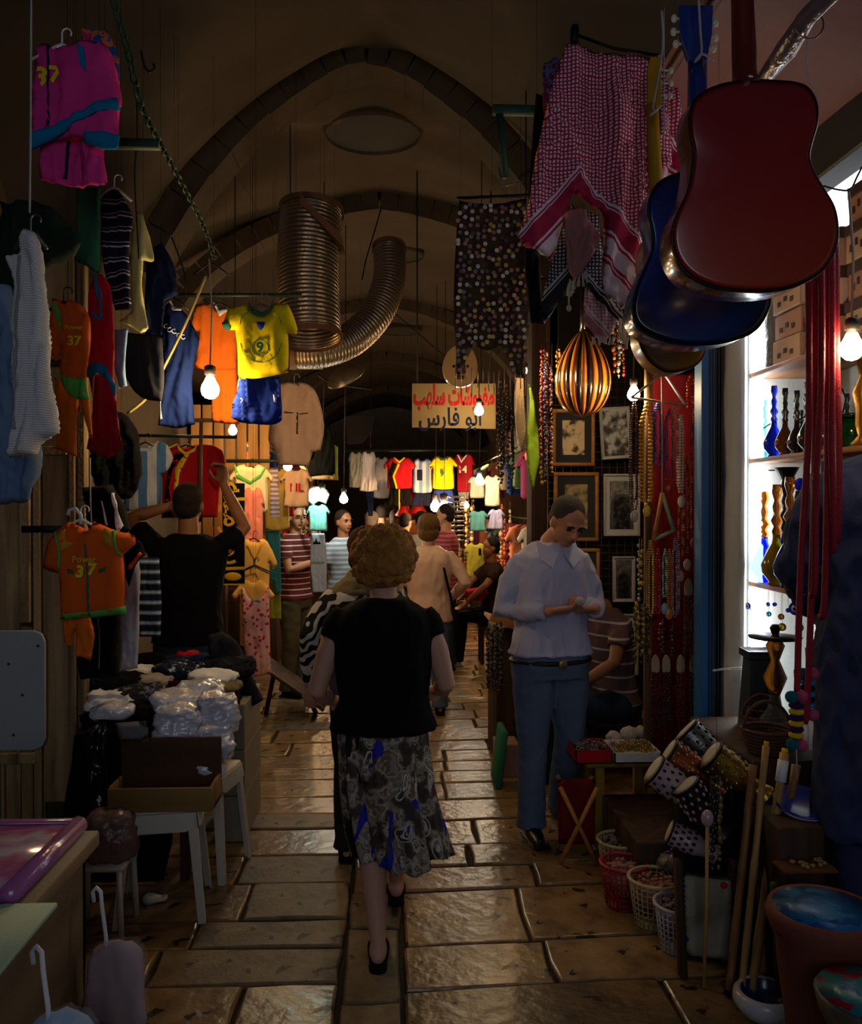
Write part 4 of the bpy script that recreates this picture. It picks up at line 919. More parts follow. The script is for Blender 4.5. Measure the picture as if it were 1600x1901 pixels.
MB().box((-.028, -.012, -.05), (.03, .0, .17), bev=.003).build('fingerboard', m_wood_dark, e); MB().box((-.022, -.02, -.085), (.022, 0, -.06), bev=.004).build('bridge', m_wood_dark, e)
for s in (-1, 1): MB().tube([(s*.045, -.004, .0), (s*.045, .002, .0)], .009, 12).build('sound_hole', BK, e)
MB().tube([(0, .02, .12), (0, .02, .55)], [.022, .016], 8).build('neck', m_wood_dark, e)
mb = MB()
for k in range(5): mb.tube([(-.016+k*.008, -.016, -.07), (-.016+k*.008, -.014, .3)], .0008, 3)
mb.build('strings', m_hook, e)
# ------------------------------------------------------------------ hand painted shop sign
so = at(843, 753, 7.0); sg = empty('painted_sign', so, 'tan painted board with red and black Arabic lettering above the alley', 'sign')
q = px2([(765,712),(920,712),(920,796),(765,793)], so, 7.0); m_sign = mat('sign_board', '8a7650', .8, var=.2)
prism(q, .03).build('board', m_sign, sg, False)
lettering('\uFE90\uFEEC\uFEE0\uFEB3 \uFE95\uFE8E\uFEB7\uFEED\uFEAE\uFED4\uFEE3', .215, C['red'], sg, 0, .075, -.004, bold=.008, sx=.44)
lettering('\uFEB1\uFEAD\uFE8E\uFED3 \uFEEE\uFE91\uFE8D', .2, C['navy'], sg, -.03, -.10, -.004, bold=.003, sx=.72)
for s in (-.3, .3): MB().tube([(s, .015, .17), (s, .015, 1.95)], .006, 5).build('hanging_wire', m_metal_dk, sg)
# ------------------------------------------------------------------ column, scarves and trinkets right of the alley
tag(MB().box((.93, 5.75, 0), (1.12, 6.0, 3.2), bev=.02).build('wall_pier', mat('pier', '2e1d12', .85, pat=p_wood(10, '1c100a', '3c2617', 2)), smooth=False), kind='structure')
garment('glitter_scarf', 'pale glittering sequin scarf hanging under the starry bulb', 'scarf', [(958,700),(972,702),(974,760),(978,800),(970,840),(962,830),(957,790),(954,740)], 4.8, mat('sequins', '9a8468', .25, .4, bs=400, bump=1.0, spec=.8, var=.5, vs=120), wr=.01, seed=91)
garment('green_scarf', 'lime green scarf hanging next to the glittering scarf', 'scarf', [(980,712),(990,730),(998,790),(1002,850),(996,880),(990,910),(980,880),(976,820),(982,760)], 4.85, fab('limescarf', '7c9c28'), wr=.02, seed=92, fx=20)
def trinkets(name, label, cx, y0, y1, w, Y, cols, n=40, seed=1, cat='trinkets', r=(.006, .012)):
    """a hanging bunch of beads and charms on threads"""
    rg = random.Random(seed); o = at(cx, y0, Y); e = empty(name, o, label, cat)
    L = (y1-y0)*Y/F; W_ = w*Y/F
    for ci, c in enumerate(cols):
        mb = MB(); k = 0
        for _ in range(max(1, n//len(cols)//6)):
            x = rg.uniform(-W_/2, W_/2); yy = rg.uniform(-.02, .02); l0 = rg.uniform(0, .3)*L; l1 = rg.uniform(.6, 1)*L; z = -l0
            mb.tube([(x, yy, 0), (x, yy, -l1)], .001, 3)
            while z > -l1:
                q = rg.uniform(*r); mb.ell((x+rg.uniform(-.004, .004), yy, z), (q, q*.8, q*rg.uniform(.8, 1.5)), 6, 4); z -= q*rg.uniform(2.0, 4)
        mb.build('bead_strand', mat('bead_'+c, c, .25, spec=.7, var=.1, bump=0), e)
    return e
trinkets('charm_bunch', 'dark bunch of charms and beads left of the lute', 1015, 640, 900, 26, 4.7, ['3a2a50', '8a5a20', '701c20', 'b08838', '2a2a38'], 90, 3)
trinkets('charm_bunch', 'amber bead strand hanging above the top frame', 1036, 640, 760, 10, 4.65, ['b06818', '701c20', 'c0a060'], 24, 4)
trinkets('charm_bunch', 'thin dark strands in front of the dark pier', 940, 700, 930, 30, 5.4, ['2c1c14', '5a3a28', '1c1c20'], 80, 5)
trinkets('charm_bunch', 'beads hanging between checked scarf and lute', 1150, 560, 720, 24, 4.5, ['a87830', '701c20', '8a8a80', '3a5a3a'], 60, 6)
# ------------------------------------------------------------------ picture wall on a wire grid
GY = 5.7; go = at(1105, 1000, GY)
grid = empty('wire_grid', go, 'black wire grid panel on which the framed pictures hang', 'grid panel')
gx0, gz1 = px2([(1018, 700)], go, GY)[0]; gx1, gz0 = px2([(1195, 1300)], go, GY)[0]
MB().box((gx0+.02, .05, gz0-.3), (gx1, .08, gz1+.7)).build('backing', m_dark, grid, False)
k = 0
m_grid = mat('grid_wire', '6a5638', .5, .6, var=.1)
x = gx0
while x < gx1: MB().tube([(x, .02, gz0), (x, .02, gz1)], .003, 4).build('upright_wire', m_grid, grid); x += .052
z = gz0
while z < gz1: MB().tube([(gx0, .014, z), (gx1, .014, z)], .003, 4).build('cross_wire', m_grid, grid); z += .052
def photo_mat(name, kind, light='b8a890', dark='1c1814'):
    return mat(name, rough=.5, var=.1, bump=0, pat=kind)
def p_arch(light, mid, dark, cx=0, w=.06, top=.05):
    def f(t, co):
        s = sep(t, co); x = t.math('ABSOLUTE', t.math('ADD', s[0], -cx)); 
        r = t.math('SQRT', t.math('ADD', t.math('MULTIPLY', x, x), t.math('POWER', t.math('MAXIMUM', s[2], 0.0), 2.0)))
        k = t.math('LESS_THAN', r, w); k2 = t.math('LESS_THAN', r, w*1.35)
        nz = t.new('ShaderNodeTexNoise'); nz.inputs['Scale'].default_value = 30; t.link(co, nz.inputs[0])
        b = t.ramp(nz.outputs[0], [(.35, mid), (.65, light)]); b = t.mix(k2, b, mid)
        d = t.ramp(nz.outputs[0], [(.45, dark), (.68, mid)]); return t.mix(k, b, d)
    return f
def frame(label, pts, Y, m_f, fw, m_mat, mw, pic, group='framed pictures on the wire grid', rot=0):
    cx = sum(p[0] for p in pts)/4; cy = sum(p[1] for p in pts)/4; o = at(cx, cy, Y); e = empty('framed_picture', o, label, 'picture', group)
    q = px2(pts, o, Y); x0, x1 = min(p[0] for p in q), max(p[0] for p in q); z0, z1 = min(p[1] for p in q), max(p[1] for p in q)
    for i, (lo, hi) in enumerate((((x0, -.02, z1-fw), (x1, .012, z1)), ((x0, -.02, z0), (x1, .012, z0+fw)), ((x0, -.02, z0+fw), (x0+fw, .012, z1-fw)), ((x1-fw, -.02, z0+fw), (x1, .012, z1-fw)))):
        MB().box(lo, hi, bev=.003).build('frame_bar', m_f, e)
    MB().box((x0+fw*.9, -.004, z0+fw*.9), (x1-fw*.9, .006, z1-fw*.9)).build('mount', m_mat, e, False)
    MB().box((x0+fw+mw, -.008, z0+fw+mw*1.15), (x1-fw-mw, -.002, z1-fw-mw*1.15)).build('photo', pic, e, False)
    if rot: e.rotation_euler = (0, rot, 0)
    return e
m_fwood = mat('frame_wood', rough=.5, pat=p_wood(20, '9a642c', 'b8803c', 0)); m_fwhite = mat('frame_white', 'b4b4b6', .5); m_mdark = mat('mount_dark', '2c2c30', .8); m_mwhite = mat('mount_white', 'b8b8bc', .8)
ph1 = mat('photo_camels', rough=.5, bump=0, pat=p_noise(14, [(.4, '3a2c20'), (.5, 'd0b890'), (.9, 'e0cca8')])); ph2 = mat('photo_sepia_city', rough=.5, bump=0, pat=p_noise(18, [(.35, '4a3c28'), (.6, 'a89468')]))
ph3 = mat('photo_mosque_arch', rough=.5, bump=0, var=.1, pat=p_arch('8a8a8a', '4a4a4c', '0c0c0e', w=.055)); ph4 = mat('photo_alley_arch', rough=.5, bump=0, var=.1, pat=p_arch('6a6a68', '3a3a3a', '0a0a0a', w=.035))
ph5 = mat('photo_flower', rough=.5, bump=0, pat=p_noise(16, [(.42, '3a3a3c'), (.52, '8a8a8c'), (.56, 'b4b8bc')])); ph6 = mat('photo_dome', rough=.5, bump=0, var=.05, pat=p_arch('26262a', '1c1c20', 'a8a498', w=.06))
frame('wooden framed sepia picture of figures, top left below the lute', [(1025,760),(1103,760),(1103,865),(1025,865)], GY-.04, m_fwood, .022, m_mdark, .045, ph1)
frame('wooden framed sepia picture directly behind the man with grey hair', [(1028,877),(1110,877),(1110,1004),(1028,1004)], GY-.04, m_fwood, .022, m_mdark, .05, ph2)
frame('wooden framed picture mostly hidden by the man in blue shirt', [(1040,1018),(1112,1018),(1112,1120),(1040,1120)], GY-.04, m_fwood, .022, m_mdark, .05, ph2)
frame('tilted white picture of a plant above the arch photograph', [(1114,756),(1170,756),(1170,852),(1114,852)], GY-.04, m_fwhite, .008, m_mwhite, .012, ph5, rot=-.06)
frame('white mounted black and white photograph of a dark arch', [(1120,880),(1187,880),(1187,995),(1120,995)], GY-.04, m_fwhite, .012, m_mwhite, .03, ph3)
frame('small white framed photograph of a narrow vaulted alley', [(1137,1033),(1178,1033),(1178,1117),(1137,1117)], GY-.04, m_fwhite, .01, m_mwhite, .012, ph4)
frame('white mounted photograph of a pale dome beside the seated man', [(1113,1140),(1184,1140),(1184,1253),(1113,1253)], GY-.04, m_fwhite, .012, m_mwhite, .03, ph6)
# ------------------------------------------------------------------ necklaces on red cloth
BY = 4.35
garment('red_backcloth', 'deep red cloth behind the hanging bead necklaces', 'cloth', [(1205,690),(1296,690),(1300,1000),(1304,1540),(1204,1540),(1204,1000)], BY+.3, fab('deepred', '5c0e16'), depth=.006, wr=.02, seed=93, sm=0, res=.03, fx=14)
post = MB().box((-.018, -.018, -1.0), (.018, .018, 1.9), bev=.004).build('wooden_post', mat('slim_post', rough=.7, pat=p_wood(16, '4a3420', '6e5232', 2)), loc=at(1202, 1380, BY)); post.location.z = 1.0; tag(post, 'slim brown wooden post at the left of the bead necklaces', 'post')
def necklace(label, cx, y0, y1, w, Y, cols, strands=3, br=.006, pendant=None, group='bead necklaces at the shop front', seed=0):
    rg = random.Random(seed+int(cx)); o = at(cx, y0, Y); e = empty('bead_necklace', o, label, 'necklace', group)
    L = (y1-y0)*Y/F; W_ = w*Y/F
    mbs = {c: MB() for c in cols}
    for s in range(strands):
        ws = W_*(.35+.65*(s+1)/strands)/2; ls = L*(.86+.14*rg.random()); n = int(2*ls/(br*2.1)); yo = rg.uniform(-.02, .01)
        for k in range(n):
            t_ = k/n*2; side = -1 if t_ < 1 else 1; u = t_ if t_ < 1 else 2-t_
            x = side*ws*(min(1, u*5)*(1 if u < .9 else math.sqrt(max(0, 1-((u-.9)/.1)**2)))) ; z = -ls*u
            c = cols[(k//3+s) % len(cols)] if len(cols) > 1 else cols[0]
            mbs[c].ell((x+rg.uniform(-.001, .001), yo, z), (br, br, br), 6, 4)
    for c in cols: mbs[c].build('beads', mat('bead_'+c, c, .25, spec=.7, var=.1, bump=0), e)
    if pendant: MB().ell((0, -.01, -L-.03), (.02, .008, .03), 10, 8).build('pendant', mat('bead_'+pendant, pendant, .3, spec=.6, var=.1, bump=0), e)
    return e
for a in (('dark maroon bead necklace hanging left of the amber one', 1177, 745, 950, 14, ['3a1420'], 3, .006, 'b0a8a0'), ('amber yellow bead necklace, longest and brightest of the row', 1200, 748, 940, 22, ['d89c14'], 3, .009, 'd8a820'),
          ('blue bead necklace right of the amber one', 1221, 745, 870, 18, ['2c3a8c', '4a5ab0'], 4, .006, None), ('purple and red bead necklace right of the blue one', 1242, 760, 898, 16, ['3a2a6a', 'a02030', '5a4a8a'], 3, .006, 'a02020'),
          ('white shell bead necklace hanging before the red cloth', 1264, 772, 922, 10, ['d8d4c4'], 3, .007, 'd8d4c8'), ('grey bead necklace beside the white one', 1252, 752, 860, 12, ['6a6258', '8a8278'], 2, .005, None),
          ('small orange bead string near the blue post', 1280, 700, 760, 12, ['c86418', 'b82010'], 2, .008, None), ('long brown bead string by the blue post', 1288, 760, 1000, 8, ['6a3020', 'b06038'], 1, .006, 'b07840'),
          ('brown disc bead string with ring pendant', 1275, 850, 1040, 8, ['5a2c20', '8a6a50'], 1, .006, 'c8b898'), ('thin red bead string before the red cloth', 1262, 930, 1060, 8, ['7a2018', 'b08868'], 1, .005, 'c0a890')):
    necklace(a[0], *a[1:5], BY-.02-.03*rr.random(), a[5], a[6], a[7], a[8])
for a in (('gold bead string on the lower triangular hanger', 1207, 1005, 1150, 12, ['b8901c'], 2, .006, None), ('red bead string on the lower triangular hanger', 1221, 1020, 1145, 9, ['b01c24'], 3, .005, None),
          ('turquoise and white bead string on the lower hanger', 1233, 1020, 1120, 8, ['3aa888', 'd0d4d4'], 2, .005, '8aa0b8'), ('orange bead string on the lower hanger', 1241, 1020, 1130, 6, ['b8701c'], 2, .005, 'c07818'),
          ('lavender grey bead strings on the lower hanger', 1253, 1000, 1150, 12, ['6a6884', '8a88a0'], 3, .005, None)):
    necklace(a[0], *a[1:5], BY-.1, a[5], a[6], a[7], a[8], group='beads on the lower hanger')
def tri_hanger(label, pts, Y, m1, m2, r):
    o = at(pts[0][0], pts[0][1], Y); e = empty('triangle_hanger', o, label, 'hanger')
    P = [at(x, y, Y)-o for x, y in pts]
    for i in range(3): MB().tube([P[i], P[(i+1) % 3]], r, 6).build('bar', m1 if i == 0 else m2, e)
tri_hanger('white triangular hanger carrying the upper necklaces', [(1232,692),(1272,752),(1172,738)], BY-.06, m_hang_w, mat('cordy', '8a7c68', .8), .006)
tri_hanger('wooden and green triangular hanger carrying the lower beads', [(1229,915),(1214,1002),(1250,985)], BY-.12, m_fwood, mat('pale_green_plastic', '8a9c80', .4), .01)
cord('pink cord falling from the honey guitar to the lower hanger', [(1228,692,BY-.1),(1229,800,BY-.1),(1229,915,BY-.12)], .003, mat('pinkcord', 'a88880', .8))
# pale paddles with strand bundles
m_pad = mat('pale_wood_tag', 'a89878', .6)
for gi, (lab, row) in enumerate((('middle row of strand bundles with pale pointed tags', [(1217,1232),(1237,1232),(1264,1232),(1288,1232),(1300,1236)]), ('lower row of strand bundles with pale oval tags', [(1214,1432),(1234,1434)]), ('upper strand bundles beside the blue post', [(1278,1090),(1296,1095)]))):
    for k, (px, py) in enumerate(row):
        o = at(px, py, BY-.06); e = empty('strand_bundle', o, ['leftmost', 'second', 'middle', 'fourth', 'rightmost'][k]+' of the '+lab if gi == 0 else ['left', 'right'][k]+' of the '+lab, 'necklace', lab)
        P = catmull([(0, .045), (.018, .02), (.02, -.03), (.012, -.045), (-.012, -.045), (-.02, -.03), (-.018, .02)], 2)
        prism(P, .006).build('pale_tag', m_pad, e, False)
        mb = MB(); c = ['4a1c20', '3a3034', '6a2418', '2e3a44', '5a4a44'][(k+gi) % 5]; rg = random.Random(k*7+gi)
        for s in range(4):
            x = -.018+s*.012; L = rg.uniform(.28, .4); z = -.045
            while z > -L: mb.ell((x+rg.uniform(-.002, .002), rg.uniform(-.01, .01), z), (.0045, .0045, .006), 5, 4); z -= .012
        mb.build('beads', mat('bead_'+c, c, .3, spec=.6, var=.1, bump=0), e)
trinkets('charm_bunch', 'dark charms on the red cloth beneath the lower hanger', 1255, 1150, 1225, 80, BY+.1, ['3a2a28', '5a4a3a', '2a3a4a', '702018'], 80, 8)
trinkets('charm_bunch', 'gold and black trinkets on the wooden post', 1192, 1120, 1240, 30, BY-.1, ['5a4a20', '2a2018', 'a88828'], 80, 9)
trinkets('charm_bunch', 'brass charm and shell hanging left of the post', 1190, 1000, 1140, 14, BY-.08, ['b89028', 'a8a088'], 18, 10)
trinkets('charm_bunch', 'dark red strands of the lowest row by the drums', 1230, 1450, 1540, 60, BY-.05, ['501018', '3a2020', '6a5a4a'], 80, 12)
# ------------------------------------------------------------------ people: skin grown as one surface, clothing as children
m_skin = mat('skin_warm', 'b07a5c', .55, var=.08, bump=.1, bs=120, spec=.35); m_skin2 = mat('skin_pale', 'c09078', .55, var=.08, bump=.1, bs=120, spec=.35); m_skin3 = mat('skin_brown', '8a5a3c', .55, var=.08, bump=.1, spec=.35)
m_eye = mat('eye_white', 'c8c0b8', .3, bump=0, var=0); m_iris = mat('eye_dark', '1c120c', .2, bump=0, var=0); m_lip = mat('lips', '8a4a40', .5, bump=0)
def solid(mb, name, m, parent, vox, smooth_it=4, disp=None, loc=None, rot=None):
    """one continuous surface out of closed overlapping shapes"""
    me = bpy.data.meshes.new(name); me.from_pydata(mb.v, [], mb.f); me.update()
    o = bpy.data.objects.new(name, me); COL.objects.link(o)
    r = o.modifiers.new('r', 'REMESH'); r.mode = 'VOXEL'; r.voxel_size = vox
    s = o.modifiers.new('s', 'SMOOTH'); s.iterations = smooth_it; s.factor = .5
    dg = bpy.context.evaluated_depsgraph_get(); me2 = bpy.data.meshes.new_from_object(o.evaluated_get(dg))
    bpy.data.objects.remove(o); bpy.data.meshes.remove(me)
    n = len(me2.vertices); co = np.empty(n*3); me2.vertices.foreach_get('co', co); co = co.reshape(-1, 3)
    if disp:
        nr = np.empty(n*3); me2.vertices.foreach_get('normal', nr); nr = nr.reshape(-1, 3)
        d = np.array([disp(*c) for c in co]); co = co+nr*d[:, None]; me2.vertices.foreach_set('co', co.ravel())
    me2.materials.clear(); me2.materials.append(m); me2.polygons.foreach_set('use_smooth', [True]*len(me2.polygons)); me2.update()
    return link(name, me2, parent, loc, rot)
def folds(a=.006, fz=3, fx=12, seed=0):
    return lambda x, y, z: a*(noise.noise((x*fx+seed, y*fx, z*fz))+.5*(1-3*abs(noise.noise((x*fx*1.7, y*fx*1.7+seed, z*fz*3)))))
def hand(mb, wr, d, nrm, H, side, curl=.5, k=1.0):
    """palm, four fingers of unequal length and a thumb leaving the side of the palm"""
    d = Vector(d).normalized(); nrm = Vector(nrm); nrm = (nrm-d*nrm.dot(d)).normalized(); s = d.cross(nrm)*side
    u = H*k; wr = Vector(wr); pl = .052*u; pw = .023*u
    for q in (-.75, -.25, .25, .75):
        mb.tube([wr+s*pw*q*.6, wr+d*pl*.55+s*pw*q*.95, wr+d*pl+s*pw*q], [.0075*u, .0082*u, .0068*u], 7)
    for q, L in ((-.78, .034), (-.26, .042), (.26, .045), (.78, .041)):
        p = wr+d*pl*.9+s*pw*q; a = 0; pts = [p]; dirn = d
        for j, seg in enumerate((.42, .32, .26)):
            a += curl*(.55 if j == 0 else .75); dirn = d*math.cos(a)+nrm*math.sin(a); p = p+dirn*L*u*seg*1.25; pts.append(p)
        mb.tube(pts, [.0052*u, .005*u, .0046*u, .0038*u], 7)
    b = wr+d*pl*.25+s*pw*.8; t1 = b+(d*.6+s*.8+nrm*.3).normalized()*.022*u; t2 = t1+(d*.9+s*.15+nrm*.5).normalized()*.02*u; t3 = t2+(d*.9-s*.1+nrm*.5).normalized()*.012*u
    mb.tube([b, t1, t2, t3], [.008*u, .0062*u, .0055*u, .0042*u], 7)
def person(label, X, Y, H, rz, skin=m_skin, top=None, sleeve='short', bottom=None, bkind='trousers', hair=('2a1c14', 'short'), shoes=None, z0=0, vox=.012, group=None,
           lean=(0, 0), shd=.0, el=None, wr=None, kn=None, an=None, headrot=(0, 0, 0), headoff=(0, 0, 0), hands=None, girth=1.0, sw=1.0, top_fold=None, top_len=None, fold_a=.006, skirt=None, hipz=.5, name='person', face=True, shirt_m2=None):
    """local frame faces -Y; a = -x side, b = +x side; lengths in units of H"""
    lx, ly = lean; g = girth; top_len = hipz if top_len is None else top_len
    sh = [Vector((-.098*sw*g**.4+lx, ly, .797+hipz-.5-shd)), Vector((.098*sw*g**.4+lx, ly, .797+hipz-.5-shd))]
    el = el or [None, None]; wr = wr or [None, None]; kn = kn or [None, None]; an = an or [None, None]; hands = hands or [None, None]
    E, Wv, K, A = [], [], [], []
    for i, s in enumerate((-1, 1)):
        E.append(Vector(el[i]) if el[i] else sh[i]+Vector((s*.03, .02, -.175))); Wv.append(Vector(wr[i]) if wr[i] else E[i]+Vector((s*.004, -.035, -.155)))
        K.append(Vector(kn[i]) if kn[i] else Vector((s*.055, -.012, .275))); A.append(Vector(an[i]) if an[i] else Vector((s*.058, .012, .045)))
    hp = [Vector((-.05, 0, hipz-.01)), Vector((.05, 0, hipz-.01))]
    S = H
    def sc(v): return Vector(v)*S
    neck = Vector((lx*1.05, ly-.004, .845+hipz-.5-shd)); hc = neck+Vector((0, -.012, .088))+Vector(headoff)
    HM = Matrix.Translation(sc(neck+Vector(headoff)*.5)) @ Euler(headrot, 'XYZ').to_matrix().to_4x4() @ Matrix.Translation(sc(hc-neck-Vector(headoff)*.5))
    def torso(mb, inf, low, hem=0):
        z = lambda f: hipz+(.83-.5)*f-shd*f
        rows = [(0.0, .092, .064), (.10, .088, .062), (.30, .078, .055), (.55, .088, .062), (.80, .100, .062), (.90, .098, .052), (.95, .076, .045), (1.02, .040, .034)]
        out = [(0, 0, low*S, (.092*g+inf+hem)*S, (.064*g+inf+hem)*S)]
        for f, a, b in rows:
            if hipz+(.33)*f < low+.01: continue
            out.append((lx*f*S, ly*f*S, z(f)*S, (a*g**(1 if f < .7 else .5)*(sw if f > .7 else 1)+inf)*S, (b*g+inf)*S))
        mb.loft(out, 24, p=2.3)
    # ---- skin
    mb = MB(); torso(mb, -.016, hipz-.03)
    mb.tube([sc(neck+Vector((0, .004, -.03))), sc(neck+Vector((0, 0, -.005))), HM @ Vector((0, .014*S, -.045*S)), HM @ Vector((0, .012*S, -.01*S))], [.036*S, .033*S, .031*S, .030*S], 14)
    for i in range(2):
        mb.tube([sc(sh[i]*.98+Vector((0, 0, .0))), sc(sh[i].lerp(E[i], .5)), sc(E[i]), sc(E[i].lerp(Wv[i], .35)), sc(Wv[i])], [.024*S, .027*S*g**.3, .0225*S, .0225*S, .0145*S], 12)
        if hands[i] != 'none':
            hd = hands[i] or ((Wv[i]-E[i]), (0 if abs((Wv[i]-E[i]).normalized().y) > .5 else 0, -1, .2), .45)
            hand(mb, sc(Wv[i]), hd[0], hd[1], S, (-1, 1)[i]*(hd[3] if len(hd) > 3 else 1), hd[2])
        mb.tube([sc(hp[i]), sc(hp[i].lerp(K[i], .4)), sc(K[i]), sc(K[i].lerp(A[i], .35)), sc(A[i])], [.05*S*g**.5, .046*S*g**.5, .031*S, .032*S, .0185*S], 12)
        dirf = Vector((A[i].x-hp[i].x*.9, 0, 0))*.3+Vector((0, -1, 0)); dirf.normalize()
        heel = A[i]+Vector((0, .014, -.028)); toe = A[i]+dirf*.085+Vector((0, 0, -.034 if A[i].z < .06 else -.06)); 
        mb.ell(tuple(sc(A[i]+Vector((0, .006, -.026)))), (.019*S, .022*S, .019*S), 10, 8)
        mb.tube([sc(A[i]), sc(A[i]+Vector((0, .004, -.018))), sc(A[i]+dirf*.03+Vector((0, 0, -.026))), sc(toe)], [.018*S, .022*S, .021*S, .013*S], 10)
    mb.ell((0, .010*S, .012*S), (.043*S, .054*S, .052*S), 18, 14, M=HM)       # cranium
    mb.ell((0, -.006*S, -.022*S), (.037*S, .043*S, .045*S), 16, 12, M=HM)      # face and jaw
    mb.ell((0, -.028*S, -.052*S), (.019*S, .017*S, .014*S), 12, 8, M=HM)      # chin
    if face:
        mb.tube([(0, -.046*S, .004*S), (0, -.054*S, -.008*S), (0, -.060*S, -.020*S), (0, -.050*S, -.024*S)], [.005*S, .006*S, .0085*S, .007*S], 8, M=HM)
        mb.ell((0, -.040*S, .010*S), (.030*S, .010*S, .005*S), 10, 6, M=HM)    # brow
        mb.ell((0, -.045*S, -.036*S), (.014*S, .006*S, .006*S), 8, 6, M=HM)
    for s in (-1, 1): mb.ell((s*.043*S, .008*S, -.010*S), (.006*S, .012*S, .018*S), 8, 8, M=HM)
    e = solid(mb, name, skin, None, min(vox, .008) if hands[0] not in ('none',) or face else vox, 3)
    e.location = (X, Y, z0); e.rotation_euler = (0, 0, rz); tag(e, label, 'person', group)
    if face:
        for s in (-1, 1):
            MB().ell((s*.018*S, -.0425*S, -.002*S), (.0085*S, .005*S, .0045*S), 10, 6, M=HM).build('eye', m_iris, e)
            MB().tube([(s*.009*S, -.049*S, .009*S), (s*.018*S, -.0505*S, .0115*S), (s*.028*S, -.046*S, .008*S)], .0026*S, 6, M=HM).build('eyebrow', mat('brow', '1c1410', .9), e)
        MB().tube([(-.012*S, -.049*S, -.036*S), (0, -.053*S, -.0355*S), (.012*S, -.049*S, -.036*S)], .0028*S, 6, M=HM).build('mouth', m_lip, e)
    # ---- hair
    if hair:
        hm = mat('hair_'+hair[0], hair[0], .8, var=.4, vs=40, bump=.8, bs=150, spec=.25); kind = hair[1]
        mb = MB()
        if kind == 'short':
            mb.ell((0, .016*S, .020*S), (.047*S, .053*S, .050*S), 18, 12, M=HM); mb.ell((0, .030*S, -.008*S), (.042*S, .036*S, .040*S), 14, 10, M=HM)
            dsp = lambda x, y, z: .0015*noise.noise((x*90, y*90, z*90)); vx = .008
        elif kind == 'curly':
            mb.ell((0, .018*S, .012*S), (.073*S, .074*S, .066*S), 20, 14, M=HM); mb.ell((0, .028*S, -.025*S), (.066*S, .06*S, .05*S), 18, 12, M=HM)
            rg = random.Random(3)
            for _ in range(150):
                a, b = rg.uniform(0, 2*PI), rg.uniform(-.9, 1.3); r = rg.uniform(.009, .015)*S
                if math.sin(a)*math.cos(b) < -.75 and b < .4: continue
                mb.ell((.070*S*math.cos(a)*math.cos(b), (.022+.068*math.sin(a)*math.cos(b))*S, (-.002+.07*math.sin(b))*S), (r, r, r*1.2), 7, 5, M=HM)
            dsp = lambda x, y, z: .008*noise.noise((x*36, y*36, z*36))+.009*abs(noise.noise((x*95, y*95, z*95))); vx = .0055
        else:   # bob
            mb.ell((0, .018*S, .014*S), (.058*S, .063*S, .058*S), 18, 12, M=HM); mb.ell((0, .030*S, -.03*S), (.055*S, .045*S, .045*S), 16, 10, M=HM)
            dsp = lambda x, y, z: .004*noise.noise((x*50, y*50, z*18)); vx = .009
        solid(mb, 'hair', hm, e, vx, 2, dsp)
    # ---- top
    if top:
        mb = MB(); torso(mb, .010, top_len, .006)
        fr = {'short': .62, 'long': 1.0, 'cap': .30, 'roll': .97}[sleeve]
        for i in range(2):
            if fr <= .65:
                P = [sh[i]+Vector(((-.01, .01)[i]*-1.5, 0, -.002)), sh[i].lerp(E[i], fr*.5), sh[i].lerp(E[i], fr)]; r = [.034, .036, .037] if fr > .4 else [.032, .033, .033]
            else:
                f2 = 1.0 if sleeve == 'long' else .9
                P = [sh[i]+Vector(((-.01, .01)[i]*-1.5, 0, -.002)), sh[i].lerp(E[i], .5), E[i], E[i].lerp(Wv[i], .5*f2), E[i].lerp(Wv[i], f2*.97)]; r = [.034, .036, .033, .029, .023]
            mb.tube([sc(p) for p in P], [q*S for q in r], 14)
        t_ = solid(mb, 'shirt' if not skirt or True else 'top', top, e, vox, 4, folds(fold_a, 3, 11, X*7))
    # ---- bottom
    if bottom and bkind == 'trousers':
        mb = MB()
        mb.loft([(0, 0, (hipz+.035)*S, .088*g*S, .063*g*S), (0, 0, hipz*S, .096*g*S, .070*g*S), (0, 0, (hipz-.045)*S, .094*g*S, .066*g*S)], 24, p=2.4)
        for i in range(2):
            e2 = K[i].lerp(A[i], 1.06) if A[i].z < .2 else K[i].lerp(A[i], 1.0)
            mb.tube([sc(hp[i]), sc(hp[i].lerp(K[i], .35)), sc(K[i]), sc(K[i].lerp(A[i], .5)), sc(K[i].lerp(A[i], .85)), sc(e2)], [.058*S*g**.5, .056*S*g**.5, .043*S, .041*S, .040*S, .043*S], 14)
        solid(mb, 'trousers', bottom, e, vox, 4, folds(.006, 5, 9, X*3))
    if skirt:
        zt, zb_, rt, rb, sk_m, seed = skirt; R = []; n = 96
        for k in range(26):
            f = k/25; z = zt+(zb_-zt)*f; ring = []
            for j in range(n):
                a = 2*PI*j/n; fo = f**.8*.012*math.sin(a*9+seed+f*1.5)+f**.8*.008*math.sin(a*17+2+f)+.004*noise.noise((math.cos(a)*4, math.sin(a)*4, z*14+seed))
                rx = rt[0]+(rb[0]-rt[0])*f+fo; ry = rt[1]+(rb[1]-rt[1])*f+fo
                hz = z-(.012*f*math.sin(a*4+1) if k > 12 else 0)
                ring.append(((rb[2]*f*f+rx*math.cos(a))*S, (ry*math.sin(a))*S, hz*S))
            R.append(ring)
        mb = MB().rings(R, cap=False); so_ = mb.build('skirt', sk_m, e); sd = so_.modifiers.new('t', 'SOLIDIFY'); sd.thickness = .003
